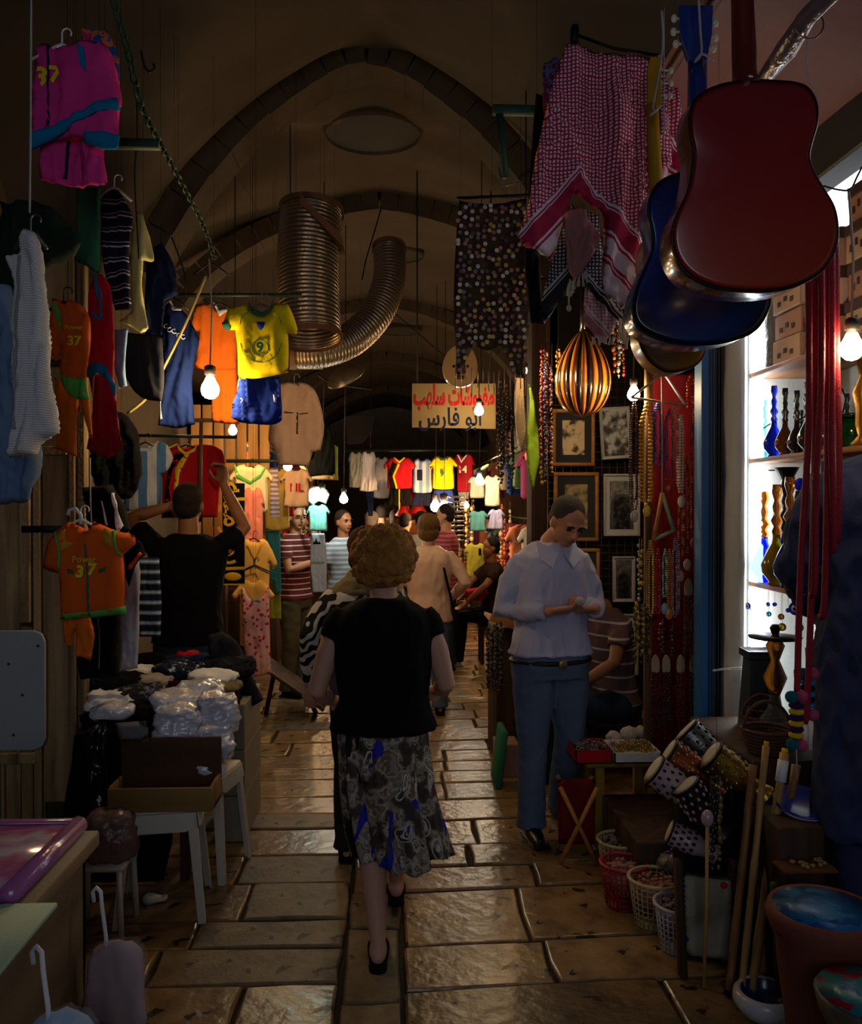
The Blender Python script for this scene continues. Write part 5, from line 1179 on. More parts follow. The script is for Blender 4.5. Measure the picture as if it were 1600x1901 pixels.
    if shoes:
        for i in range(2):
            mb = MB(); a = A[i]; lift = a.z-.045
            if shoes[1] == 'shoe':
                d = Vector((.12*(-1, 1)[i], -1, 0)).normalized()
                mb.tube([sc(a+Vector((0, .020, -.016))), sc(a+Vector((0, .006, -.020))), sc(a+d*.045+Vector((0, 0, -.028))), sc(a+d*.095+Vector((0, 0, -.031)))], [.022*S, .027*S, .0255*S, .016*S], 12)
                mb.box(tuple(sc(a+Vector((-.024, -.095, -.045)))), tuple(sc(a+Vector((.024, .040, -.036)))), bev=.004)
                s_o = solid(mb, 'shoe', shoes[0], e, .008, 2)
            else:
                dd = (-1, 1)[i]
                P = catmull([(-.017, .024), (.017, .024), (.021, -.03), (.025, -.08), (.0, -.112), (-.025, -.08), (-.021, -.03)], 4)
                n = len(P); mbb = MB(); mbb.rings([[(x*S, y*S, zz*S) for x, y in P] for zz in (-.008, .0, .003)])
                M_ = Matrix.Translation(sc((a.x, a.y, a.z-.0535))) @ Matrix.Rotation(shoes[2][i], 4, 'X')
                so_ = MB().add(mbb.v, mbb.f, 0, M_); so_.tube([(0, -.085*S, .004*S), (-.015*S, -.055*S, .028*S), (-.02*S, -.02*S, .008*S)], .0022*S, 6, 0, M_); so_.tube([(0, -.085*S, .004*S), (.015*S, -.055*S, .028*S), (.02*S, -.02*S, .008*S)], .0022*S, 6, 0, M_)
                so_.build('flip_flop', shoes[0], e)
    return e, HM, sc
R_ = math.radians
# woman walking away in the middle
def paisley(t, co):
    nz = t.new('ShaderNodeTexNoise'); nz.inputs['Scale'].default_value = 5; t.link(co, nz.inputs[0])
    ad = t.new('ShaderNodeVectorMath', operation='MULTIPLY_ADD'); t.link(nz.outputs['Color'], ad.inputs[0]); ad.inputs[1].default_value = (.16, .16, .16); t.link(co, ad.inputs[2])
    mp = t.new('ShaderNodeMapping'); mp.inputs['Scale'].default_value = (1.4, 1.4, .75); mp.inputs['Rotation'].default_value = (0, .5, 0); t.link(ad.outputs[0], mp.inputs[0])
    v = t.new('ShaderNodeTexVoronoi'); v.inputs['Scale'].default_value = 10; t.link(mp.outputs[0], v.inputs['Vector']); d = v.outputs['Distance']
    n3 = t.new('ShaderNodeTexNoise'); n3.inputs['Scale'].default_value = 16; n3.inputs['Detail'].default_value = 4; t.link(co, n3.inputs[0])
    base = t.ramp(n3.outputs[0], [(0, '38302a'), (.40, '4a3c34'), (.47, '7c7466'), (.53, 'a09a8c'), (.58, '6e5646'), (.64, '8a8478')], True)
    ring = t.ramp(d, [(0, 'ffffff'), (.07, '000000'), (.16, 'ffffff'), (.215, '000000'), (.30, 'ffffff'), (.335, '000000')], True)
    r = t.mix(ring, base, 'bcb8ac')
    mq = t.new('ShaderNodeMapping'); mq.inputs['Scale'].default_value = (1, 1, .4); t.link(co, mq.inputs[0])
    n2 = t.new('ShaderNodeTexNoise'); n2.inputs['Scale'].default_value = 8; n2.inputs['Detail'].default_value = 4; n2.inputs['Distortion'].default_value = 1.2; t.link(mq.outputs[0], n2.inputs[0])
    blue = t.math('GREATER_THAN', n2.outputs[0], .575); blk = t.math('LESS_THAN', n2.outputs[0], .40)
    c = t.mix(blue, r, '22229c'); return t.mix(blk, c, '16120f')
m_paisley = mat('paisley_print', rough=.75, var=.1, bump=.15, bs=60, pat=paisley)
m_knit_black = mat('black_knit_top', '0a0a0c', .95, var=.2, bump=.5, bs=160, spec=.15)
wx = at(712, 1300, 3.25)
w, HM, sc = person('woman seen from behind with curly auburn hair, black top and paisley skirt', wx.x, 3.25, 1.585, PI, m_skin2, m_knit_black, 'cap', hair=('a06c30', 'curly'), vox=.010,
    el=[(-.150, .0, .625), (.158, .01, .615)], wr=[(-.130, -.115, .59), (.125, -.10, .57)], headrot=(R_(6), 0, R_(-4)),
    kn=[(-.035, -.10, .28), (.03, .0, .27)], an=[(-.030, -.185, .085), (.012, .085, .0565)], girth=1.22, sw=.98, top_len=.525,
    skirt=(.56, .225, (.104, .078), (.108, .105, -.048), m_paisley, 1.3), shoes=(BK, 'flip', (0, R_(-8))), face=False, hands=[((.1, -1, -.1), (0, 0, -1), .9), ((-.1, -1, -.1), (0, 0, -1), .9)])
MB().tube([(.175, -.09, 1.12), (.185, -.10, 1.02), (.18, -.10, .94)], [.02, .035, .03], 10, flat=.4).build('grey_shoulder_bag', mat('greybag', '5a5a62', .6), w)
# man reading something small in his hands
mx = at(1022, 1200, 4.35)
m_shirt = mat('lavender_shirt', 'aaacca', .85, var=.06, bump=.1, bs=200, spec=.15); m_jeans = mat('blue_jeans', '566680', .9, var=.3, vs=5, bump=.2, bs=220, spec=.1)
mn, HM, sc = person('grey haired man in a lavender blue shirt and jeans looking down at his hands', mx.x, 4.35, 1.77, R_(12), m_skin, m_shirt, 'roll', m_jeans, hair=('3a3632', 'short'), shoes=(mat('black_leather_shoe', '0c0a0a', .35, spec=.5), 'shoe'), vox=.009,
    el=[(-.142, .01, .645), (.132, .0, .65)], wr=[(-.045, -.122, .655), (.085, -.118, .655)], headrot=(R_(32), R_(4), R_(10)), headoff=(.012, -.008, -.012),
    kn=[(-.062, -.02, .275), (.06, -.0, .28)], an=[(-.066, -.02, .045), (.075, .10, .05)], girth=1.2, sw=.90, top_len=.52, fold_a=.011,
    hands=[((1, -.25, .12), (0, .5, 1), .8), ((-1, -.2, .05), (0, .4, 1), .95)], shirt_m2=None)
for s in (-1, 1):   # collar leaves, placket, belt
    mb = MB(); q = [(s*.008, -.072, .808), (s*.058, -.035, .842), (s*.060, -.068, .79), (s*.032, -.086, .768)]
    V = [sc(v) for v in q]+[sc(Vector(v)+Vector((0, -.005, .004))) for v in q]; mb.add(V, [(0, 1, 2, 3), (7, 6, 5, 4), (0, 4, 5, 1), (1, 5, 6, 2), (2, 6, 7, 3), (3, 7, 4, 0)]); mb.build('collar', m_shirt, mn, False)
    pk = MB().tube([sc((s*.05, -.07, .50)), sc((s*.075, -.06, .475)), sc((s*.095, -.03, .47))], .003, 5).build('pocket_seam', C['lblue'], mn)
MB().tube([sc((.117*math.cos(a), .084*math.sin(a), .503)) for a in np.linspace(0, 2*PI, 25)[:-1]], .012, 6, closed=True).build('belt', mat('belt_leather', '1c120c', .5), mn)
MB().box((-.022, -.166, .872), (.022, -.152, .908), bev=.004).build('belt_buckle', mat('buckle', '8a7a50', .4, .8), mn)
hp_ = Matrix.Rotation(R_(12), 3, 'Z') @ sc((.02, -.155, .685)); pc = MB().ell((0, 0, 0), (.028, .02, .022), 10, 8).build('paper_cup', mat('crumpled_paper', 'a8a098', .8, bump=.6, bs=60), loc=(mx.x+hp_.x, 4.35+hp_.y, hp_.z)); tag(pc, 'small crumpled pale packet held in the hands of the man in the lavender shirt', 'packet')
# man hanging up jerseys, left
lx_ = at(350, 1100, 5.0)
m_tee_b = mat('black_tee', '0a0a0c', .95, var=.1, spec=.1); m_jeansd = mat('dark_jeans', '1c2a3c', .9, var=.25)
lm, HM, sc = person('man in black tee seen from behind, reaching up with a pole to the red jersey', lx_.x, 5.0, 1.80, PI, m_skin3, m_tee_b, 'short', m_jeansd, hair=('1c130c', 'short'), shoes=(BK, 'shoe'), vox=.011,
    el=[(-.165, -.07, .855), (.205, -.05, .885)], wr=[(-.085, -.13, 1.0), (.085, -.10, .925)], girth=1.12, sw=1.08, top_len=.49, hands=[((.1, -.05, 1), (.6, 1, 0), 1.1), ((-1, -.2, 0), (0, 1, 0), .8)], face=False, headrot=(R_(-6), 0, 0))
pp = at(372, 870, 5.22); pl = MB().tube([(0, 0, -.32), (0, 0, .0), (.005, 0, .28)], .011, 8).build('hanging_pole', mat('pole_wood', '4a3c2a', .6), loc=pp); tag(pl, 'short wooden hanging pole held up by the man in black tee', 'pole')
# striped man standing further back on the left
m_str = mat('stripe_tee', rough=.9, var=.05, pat=p_stripes(2, 21, [(0, '5c1c20'), (.62, 'c8b8b0'), (.8, '5c1c20')]))
sx = at(548, 1100, 7.6)
person('man in a dark red and white striped tee standing with a hand to his chin', sx.x, 7.6, 1.69, R_(62), m_skin, m_str, 'short', mat('olive_trousers', '4c4432', .9), hair=('140e0a', 'short'), shoes=(BK, 'shoe'),
    el=[(-.13, -.05, .66), (.13, -.07, .66)], wr=[(.03, -.12, .70), (.06, -.09, .80)], hands=[((1, 0, .1), (0, 1, 0), .7), ((-.3, .1, 1), (0, 1, 0), .9)], headrot=(R_(8), 0, R_(-30)))
# zebra print woman close ahead of the auburn one
m_zebra = mat('zebra_print', rough=.85, var=.05, pat=p_zebra(9, [(0, '0c0c0c'), (.5, 'b8b4ac')], 9))
zx = at(680, 1100, 4.15)
zb_p, HM, sc = person('woman with dark red-brown hair, zebra top and khaki shawl ahead of the auburn woman', zx.x, 4.1, 1.57, PI, m_skin2, m_zebra, 'long', mat('dark_trousers', '1c1a1c', .9), hair=('3a1610', 'bob'), shoes=(BK, 'shoe'), girth=1.1, face=False,
    el=[(-.15, .03, .66), (.165, .03, .68)])
mb = MB().loft([(0, -.0, .80*1.57, .115*1.57, .07*1.57), (0, .01, .835*1.57, .085*1.57, .06*1.57), (0, .01, .87*1.57, .045*1.57, .045*1.57)], 20)
solid(mb, 'shawl', C['khaki'], zb_p, .012, 3, folds(.012, 20, 12))
# peach jacket woman
px_ = at(795, 1100, 6.9)
pw, HM, sc = person('woman in a peach satin jacket with a black shoulder strap, seen from behind', px_.x, 6.9, 1.60, PI, m_skin2, mat('peach_satin', 'd4b09c', .5, var=.08, spec=.4, bump=.1), 'long', m_jeans, hair=('6a4a28', 'bob'), shoes=(BK, 'shoe'), girth=1.15, sw=1.05, top_len=.46, fold_a=.009, face=False,
    el=[(-.185, .04, .66), (.16, .02, .66)], wr=[(-.13, -.09, .58), (.14, -.05, .55)])
MB().tube([sc((-.02, -.06, .84)), sc((-.06, .045, .80)), sc((-.09, .09, .66)), sc((-.125, .06, .52))], .012, 6, flat=.4).build('bag_strap', BK, pw)
# people further back
rx_ = at(829, 1060, 8.6)
person('man in a dark pink checked shirt looking left, right of the peach jacket', rx_.x, 8.6, 1.68, R_(-100), m_skin, mat('pink_check', rough=.9, pat=p_stripes(2, 24, [(0, '7c2c38'), (.5, 'a05058')])), 'short', m_jeansd, hair=('140e0a', 'short'), shoes=(BK, 'shoe'))
bx_ = at(636, 1060, 8.3)
person('man in a pale blue striped shirt with face turned, behind the zebra print woman', bx_.x, 8.3, 1.62, R_(40), m_skin3, mat('pale_blue_shirt', rough=.9, pat=p_stripes(2, 22, [(0, '8098b0'), (.5, 'b8c4d0')])), 'short', m_jeansd, hair=('181008', 'short'), shoes=(BK, 'shoe'))
crowd = [(690, 11.6, 1.58, '9a948c', 'b8b0a0', 'person with grey white hair in the far crowd, left'), (708, 12.4, 1.66, '2a2018', '3a3a48', 'dark haired person in the far crowd beside the grey haired one'),
         (735, 12.0, 1.6, '3a2a1c', '6a3a38', 'brown haired person in the middle of the far crowd'), (752, 10.4, 1.57, '14100c', '2c2c34', 'black haired person close behind the peach jacket, far crowd'),
         (722, 13.5, 1.7, '20180f', '4a5a4a', 'tall person in the far crowd seen between the heads'), (782, 9.6, 1.6, '1a120c', 'a09480', 'dark haired person right behind the peach jacket woman'), (765, 13.0, 1.66, '2a1a10', '8a4a30', 'person in rust top near the red lanterns')]
for i, (pxx, yy, hh, hc_, tc_, lab) in enumerate(crowd):
    q = at(pxx, 1000, yy); person(lab, q.x, yy, hh, PI if i % 3 else R_(150), m_skin, fab('crowd_'+tc_, tc_), 'short', m_jeansd, hair=(hc_, 'short' if i % 2 else 'bob'), vox=.02, face=False, hands=['none', 'none'])
# seated men
qx = at(1142, 1250, 5.2)
m_str2 = mat('stripe_tee_brown', rough=.9, var=.05, pat=p_stripes(2, 12, [(0, '5a4448'), (.7, 'a8a4a8'), (.85, '5a4448')]))
person('seated man in a grey-brown striped tee bending forward behind the standing man', qx.x, 5.2, 1.70, R_(-65), m_skin3, m_str2, 'short', m_jeansd, hair=('18100c', 'short'), shoes=(BK, 'shoe'), hipz=.28, lean=(0, -.05),
    kn=[(-.07, -.24, .30), (.07, -.24, .30)], an=[(-.08, -.22, .045), (.08, -.20, .045)], el=[(-.14, -.12, .45), (.14, -.12, .45)], wr=[(-.06, -.22, .36), (.06, -.22, .36)], headrot=(R_(40), 0, 0), headoff=(0, -.03, -.01))
st = empty('low_stool', (qx.x, 5.25, 0), 'low dark wooden stool under the seated striped man', 'stool')
MB().box((-.17, -.15, .33), (.17, .15, .37), bev=.01).build('seat', m_wood_dark, st)
for a, b in ((-1, -1), (1, -1), (1, 1), (-1, 1)): MB().box((a*.14-.018, b*.12-.018, 0), (a*.14+.018, b*.12+.018, .335)).build('leg', m_wood_dark, st, False)
ux = at(893, 1110, 9.1)
person('person seated at the right stall in dark clothes with legs stretched out, white shoes', ux.x+.12, 9.1, 1.66, R_(-75), m_skin3, fab('darkbrown', '2c1c14'), 'short', BK, hair=('140e0a', 'short'), shoes=(C['white'], 'shoe'), hipz=.30, kn=[(-.06, -.22, .31), (.06, -.22, .31)], an=[(-.06, -.28, .045), (.06, -.26, .045)], el=[(-.13, -.1, .5), (.13, -.1, .5)], wr=[(-.08, -.2, .4), (.08, -.2, .4)], face=False)
st = empty('low_stool', (ux.x+.14, 9.1, 0), 'low stool under the seated person in dark clothes', 'stool')
MB().box((-.17, -.15, .35), (.17, .15, .40), bev=.01).build('seat', m_wood_dark, st)
for a, b in ((-1, -1), (1, -1), (1, 1), (-1, 1)): MB().box((a*.14-.018, b*.12-.018, 0), (a*.14+.018, b*.12+.018, .36)).build('leg', m_wood_dark, st, False)
# person at the right edge on the raised shop threshold
tag(MB().box((1.52, 2.6, -.02), (2.0, 3.35, .26), bev=.015).build('trim_10', mat('threshold_stone', '4a3e2e', .9, var=.3), smooth=True), kind='structure')
ex = at(1656, 1200, 2.82)
person('person in dark navy clothes with their back turned, cut by the right edge', ex.x, 2.82, 1.88, R_(150), m_skin, mat('navy_jacket', '2e3558', .9, var=.1, spec=.15), 'long', mat('navy_trousers', '262c4c', .9), hair=('18120e', 'short'), shoes=(BK, 'shoe'), z0=.262, vox=.012, girth=1.25, sw=1.12, top_len=.16, fold_a=.02, el=[(-.16, .02, .63), (.16, .02, .63)], wr=[(-.13, -.10, .55), (.13, -.10, .55)], face=False)
# ------------------------------------------------------------------ show window: shelves and glass
m_shelf = mat('shelf_wood', rough=.6, pat=p_wood(14, '7a4a2c', 'a06a44', 1)); m_card = mat('printed_carton', 'a87c68', .8, var=.1)
for lab, z, y0 in (('top wooden shelf carrying printed boxes', 2.29, 2.99), ('middle wooden shelf carrying glass vases', 1.89, 3.03), ('lower wooden shelf carrying tall coloured glass', 1.315, 3.2)):
    e = empty('shelf', (1.82, 3.2, z), lab, 'shelf', 'shelves of the show window')
    MB().box((-.15, y0-3.2, -.022), (.155, .79, 0), bev=.004).build('board', m_shelf, e)
    for yy in (.55, .05): MB().box((.08, yy-.01, -.12), (.155, yy+.01, -.022)).build('bracket', m_metal_dk, e, False)
def gl(name, c, r=.08, tr=.6): return mat('glass_'+name, c, r, trans=tr, var=0, bump=0, spec=.6)
G_ = dict(blue=gl('blue', '1428d8'), teal=gl('teal', '38a8b8'), green=gl('green', '58b048'), clear=gl('clear', 'c8d8d8', .05, .9), yellow=gl('yellow', 'c8a810'), amber=gl('amber', '9a5a18'), smoke=gl('smoke', '38302e', .15, .3), dgreen=gl('dgreen', '1c5c2c'))
def vase(label, x, y, z, h, mb_, mn_, kind=0, group='glassware in the show window'):
    e = empty('glass_vase', (x, y, z+.001), label, 'vase', group); r = h*.14
    MB().lathe([(r*.5, 0), (r*.62, .004), (r*.5, h*.03), (r*.98, h*.12), (r*1.05, h*.2), (r*.7, h*.32), (r*.32, h*.42), (r*.28, h*.5)], 16).build('bowl', mb_, e)
    MB().lathe([(r*.22, h*.48), (r*.35, h*.53), (r*.2, h*.58), (r*.42, h*.64), (r*.2, h*.7), (r*.3, h*.78), (r*.16, h*.84), (r*.34, h*.92), (r*.3, h)], 14).build('stem', mn_, e)
    if kind: MB().tube([(0, 0, h*.52), (r*.9, -.01, h*.6), (r*1.2, -.01, h*.8), (r*.9, 0, h*.95)], r*.1, 6).build('hose_arm', mn_, e)
    return e
cn = ['teal', 'green', 'blue', 'smoke', 'amber', 'smoke', 'smoke', 'dgreen', 'smoke', 'clear', 'smoke']
words_ = ['first', 'second', 'third', 'fourth', 'fifth', 'sixth', 'seventh', 'eighth', 'ninth', 'tenth', 'eleventh']
for i, c in enumerate(cn):
    row = i % 2; y = 3.93-i*.055; vase('%s glass vase on the middle shelf, %s from the light tube' % ({'smoke': 'dark', 'dgreen': 'dark green'}.get(c, c), words_[i]), 1.715+.075*row, y, 1.89, .27+.05*((i*7) % 3)/2, G_[c], G_['smoke' if i > 2 else c], i % 3 == 0)
for i in range(9): vase('dark glass vase in the back row of the middle shelf, %s from the light tube' % words_[i], 1.88, 3.9-i*.08, 1.89, .22+.05*((i*5) % 3)/2, G_['smoke'], G_['smoke'], 0)
for i in range(7): vase('dark water pipe in the back row of the lower shelf, %s from the light tube' % words_[i], 1.88, 3.88-i*.09, 1.315, .34+.06*((i*5) % 3)/2, G_[('smoke', 'dgreen', 'smoke')[i % 3]], G_['smoke'], 0)
cn = ['blue', 'blue', 'yellow', 'smoke', 'blue', 'dgreen', 'amber', 'smoke']
for i, c in enumerate(cn):
    y = 3.92-i*.065; vase('tall %s glass water pipe on the lower shelf, %s from the light tube' % ({'smoke': 'dark', 'dgreen': 'dark green'}.get(c, c), words_[i]), 1.715+.07*(i % 2), y, 1.315, .42+.06*((i*5) % 3)/2, G_[c], G_['smoke' if i % 2 else 'amber'], i % 2)
for i, (px, py, r) in enumerate(((1425, 875, .05), (1460, 880, .055), (1485, 900, .03))):
    o = at(px, py, 1.76*1600/(px-730)); e = empty('ash_tray', o, ('flat dark metal dish hanging under the middle shelf', 'dark funnel bowl on top of a water pipe', 'round blue glass ball by the red hoses')[i], 'bowl')
    prof = ([(r*.3, -.012), (r*.5, -.004), (r*1.1, 0), (r*1.15, .005), (r*.2, .004)], [(r*.3, -.06), (r*.35, -.04), (r, .03), (r*.9, .03), (r*.2, -.03)], [(r*.2, -r), (r*.8, -r*.6), (r, 0), (r*.8, r*.6), (r*.2, r)])[i]
    MB().lathe(prof, 18).build('dish', (m_metal_dk, m_metal_dk, G_['blue'])[i], e)
# boxes on the top shelf
def carton(label, x0, x1, y0, y1, z0, z1, m, lid=None, group='printed boxes on the top shelf', marks=True, name='carton'):
    e = empty(name, ((x0+x1)/2, (y0+y1)/2, z0), label, 'box', group); a, b = (x1-x0)/2, (y1-y0)/2; h = z1-z0
    MB().box((-a, -b, 0), (a, b, h), bev=.004).build('body', m, e, False)
    if lid: MB().box((-a-.004, -b-.004, h*.72), (a+.004, b+.004, h+.004), bev=.003).build('lid', lid, e, False)
    if marks:
        for k in range(3): MB().box((-a-.003, -b*.5+k*b*.45, h*(.25+.12*(k % 2))), (-a-.0005, -b*.5+k*b*.45+b*.2, h*(.45+.12*(k % 2)))).build('printed_mark', mat('print_dark', '3a2620', .8), e, False)
    return e
mlid = mat('box_lid_dark', '3a221c', .7); m_card2 = mat('printed_carton_pale', 'b89888', .8)
for i, (ya, yb, n, h) in enumerate(((3.52, 3.78, 3, .105), (3.20, 3.46, 3, .14), (3.0, 3.16, 4, .135))):
    for k in range(n):
        carton('%s printed box of the %s stack from the light tube, top shelf' % (['bottom', 'second', 'third', 'topmost'][k], words_[i]), 1.69+.01*(k % 2), 1.92, ya+.008*(k % 2), yb, 2.291+k*(h+.007), 2.291+k*(h+.007)+h, m_card if (i+k) % 2 else m_card2, mlid if i >= 1 else None)
g_ = MB().lathe([(.045, 0), (.05, .01), (.048, .15), (.053, .2), (.05, .3), (.03, .33)], 14).build('wrapped_roll', mat('plastic_wrap_grey', '8a8e90', .2, spec=.8, bump=1, bs=40, trans=.2), loc=(1.75, 3.88, 2.291)); tag(g_, 'plastic wrapped grey roll standing at the far end of the top shelf', 'roll')
if 0: tw = MB().ell((0, 0, .04), (.06, .12, .06), 12, 8).build('clear_bag', mat('clear_bag', '9a9088', .25, trans=.4, bump=1, bs=50, spec=.7), loc=(1.76, 3.64, 2.19))
# golden lamp and green jar by the bulb
e = empty('oil_lamp', (1.74, 3.12, 1.892), 'golden glass lamp standing under the bright clear bulb', 'lamp')
MB().lathe([(.03, 0), (.045, .01), (.02, .04), (.03, .08), (.028, .14), (.04, .2), (.015, .26), (.03, .32)], 14).build('body', m_brass, e); MB().lathe([(.02, .32), (.035, .35), (.02, .4)], 12).build('chimney', gl('gold', 'd8b060'), e)
e = empty('glass_jar', (1.78, 3.28, 1.892), 'wide green glass jar with a flat lid by the right edge', 'jar')
MB().lathe([(.05, 0), (.075, .03), (.08, .07), (.06, .11), (.05, .12)], 18).build('body', G_['dgreen'], e); MB().lathe([(.085, .12), (.09, .13), (.02, .14)], 18).build('lid', G_['dgreen'], e)
# blue charms under the lower shelf
for i, (px, py, r, c) in enumerate(((1388, 1125, .016, 'blue'), (1400, 1130, .02, 'blue'), (1412, 1115, .012, 'blue'), (1425, 1122, .01, 'blue'), (1427, 1140, .012, 'teal'), (1438, 1122, .009, 'blue'), (1450, 1145, .014, 'amber'), (1452, 1164, .018, 'yellow'), (1463, 1133, .01, 'blue'), (1476, 1130, .028, 'blue'), (1484, 1165, .018, 'clear'), (1495, 1120, .02, 'blue'))):
    y = 1.69*1600/(px-730)-.01*(i % 3); o = at(px, py, min(y, 3.96-.005*i)); e = empty('glass_charm', o, '%s glass charm hanging under the lower shelf, %s from the light tube' % (c if c != 'clear' else 'clear', words_[i] if i < 11 else 'last'), 'charm', 'charms under the lower shelf')
    M_ = Rz(-PI/2*.6); MB().tube([(0, -.004, 0), (0, .004, 0)], r, 16, M=M_).build('disc', G_[c], e)
    if c == 'blue' and r > .012:
        MB().tube([(0, -.0055, 0), (0, -.003, 0)], r*.55, 12, M=M_).build('white_ring', C['white'], e); MB().tube([(0, -.0065, 0), (0, -.004, 0)], r*.28, 10, M=M_).build('pupil', BK, e)
    MB().tube([(0, 0, r), (0, 0, 1.295-o.z)], .001, 3).build('thread', m_cable_w, e)
# red water pipe hoses hung in loops
m_hose = mat('red_hose', '8c1428', .6, var=.15, vs=20, bump=.4, bs=200)
for i, (xa, xb, ya, yb, yo) in enumerate(((1500, 1478, 505, 1330, 0), (1512, 1498, 500, 1310, .02), (1524, 1512, 505, 1080, -.02), (1534, 1530, 500, 1120, .02), (1544, 1548, 505, 1000, 0), (1552, 1556, 505, 980, .03))):
    cord('red cloth-covered hose hanging in the bundle, %s from the left' % words_[i], [(xa, ya-60, 2.62+yo), (xa+1, (ya*2+yb)/3, 2.6+yo), ((xa+xb)/2+(3 if i % 2 else -3), (ya+2*yb)/3, 2.6+yo), (xb, yb, 2.6+yo), (xb-6, yb+25, 2.62+yo)], .0105, m_hose, 'hose', 'hose', n=8)
def pom(label, px, py, Y, stripes, c1, c2, n=5):
    o = at(px, py, Y); e = empty('beaded_hanger', o, label, 'ornament'); r = .022
    for k in range(n): MB().lathe([(r*.8, -k*.018-.016), (r, -k*.018-.012), (r, -k*.018-.004), (r*.8, -k*.018)], 14).build('ring_bead', stripes[k % len(stripes)], e)
    for dx, dz, m_ in ((-.018, .02, c1), (.014, .022, c2), (-.014, -n*.018-.016, c1), (.014, -n*.018-.02, c2)):
        mb = MB().ell((dx, -.006, dz), (.019, .019, .019), 12, 9); b_ = mb.build('pompom', m_, e)
    MB().tube([(0, 0, -n*.018), (.004, 0, -n*.018-.13)], .002, 4).build('tail', wt, e); MB().tube([(0, 0, .02), (0, .01, .1)], .004, 5).build('loop', m_hose, e)
pom_p = fab('pompink', 'c0507a', bump=.8, bs=300); pom_t = fab('pomteal', '1c6878', bump=.8, bs=300)
pom('striped purple and yellow beaded hanger with pink pompoms', 1478, 1305, 2.58, [fab('prp', '2a1a4c'), C['gold']], pom_t, pom_p, 6)
pom('teal and black beaded hanger beside the dark coat', 1499, 1262, 2.66, [C['teal'], BK], pom_t, pom_p, 5)
# ------------------------------------------------------------------ display behind the canes
tag(MB().box((1.36, 3.2, 0), (1.95, 3.9, .70), bev=.01).build('display_crate', m_wood_dark), 'dark wooden crate carrying the water pipe and baskets in the shop', 'crate')
e = empty('water_pipe', at(1438, 1395, 3.45), 'dark hourglass water pipe with a wide flat tray', 'water pipe'); e.location.z = .702
MB().lathe([(.07, 0), (.09, .02), (.085, .06), (.03, .14), (.02, .2)], 18).build('glass_base', G_['clear'], e)
MB().lathe([(.018, .19), (.05, .27), (.018, .34), (.04, .4), (.012, .45)], 8).build('stem', G_['amber'], e); MB().lathe([(.02, .418), (.10, .428), (.105, .436), (.02, .44)], 24).build('tray', m_metal_dk, e)
MB().lathe([(.012, .44), (.022, .47), (.012, .485)], 12).build('bowl', m_metal_dk, e)
e = empty('planter', (1.60, 3.70, .702), 'dark grey tapered pot left of the water pipe', 'pot'); MB().lathe([(.10, 0), (.075, .3), (.095, .31), (.095, .34), (.06, .33)], 4).build('body', mat('greypot', '2c3438', .5), e, False); e.rotation_euler = (0, 0, .7)
for i, (px, py, r, c) in enumerate(((1418, 1390, .085, '5a3a28'), (1448, 1372, .07, '4a1c24'))):
    o = at(px, py, 3.3); e = empty('wicker_basket', (o.x+.02, 3.32+.2*i, .702), ('brown wicker basket at the crate edge', 'dark red wicker basket behind the brown one')[i], 'basket')
    mb = MB()
    for k in range(7): mb.tube([(r*(.8+.05*k)*math.cos(a), r*(.8+.05*k)*math.sin(a), .008+k*.014) for a in np.linspace(0, 2*PI, 21)[:-1]], .008, 5, closed=True)
    mb.lathe([(r*.8, .0), (r*.8, .006)], 16); mb.build('weave', mat('wicker_'+c, c, .7, bump=.6, bs=80), e)
    MB().tube([(r*1.1*math.cos(a), 0, .09+r*1.3*math.sin(a)) for a in np.linspace(0, PI, 12)], .007, 6).build('handle', mat('wicker_'+c, c), e)
e = empty('plate_bowl', at(1490, 1500, 2.95), 'blue rimmed white bowl tilted beside the dark coat', 'bowl'); MB().lathe([(.04, -.03), (.05, -.03), (.1, .02), (.095, .024), (.04, -.02)], 24).build('bowl', mat('ceramic_white', 'b8bcc4', .25, spec=.6, bump=0), e); MB().lathe([(.088, .012), (.102, .022), (.098, .03), (.084, .02)], 24).build('rim', mat('ceramic_blue', '1c2c8c', .25, spec=.6, bump=0), e); e.rotation_euler = (R_(15), 0, 0)
tag(MB().box((1.28, 2.80, 0), (1.44, 3.04, .60), bev=.01).build('low_crate', m_wood_dark), 'low dark crate with trinket trays under the blue rimmed bowl', 'crate')
for k in range(4):
    e = empty('trinket_tray', (1.33+.01*k, 2.76, .50-k*.09), '%s trinket tray on the crate by the canes' % ['topmost', 'second', 'third', 'lowest'][k], 'tray', 'trinket trays by the canes')
    MB().box((-.08, -.06, -.01), (.1, .03, 0), bev=.003).build('tray', C['brown'], e)
    rg = random.Random(k); mb = MB()
    for _ in range(14): mb.ell((rg.uniform(-.07, .09), rg.uniform(-.05, .02), .006), (.009, .009, .007), 6, 4)
    mb.build('trinket', mat('trinket_%d' % k, ('8a7050', '701c20', '5a6a5a', 'a09070')[k], .4), e)
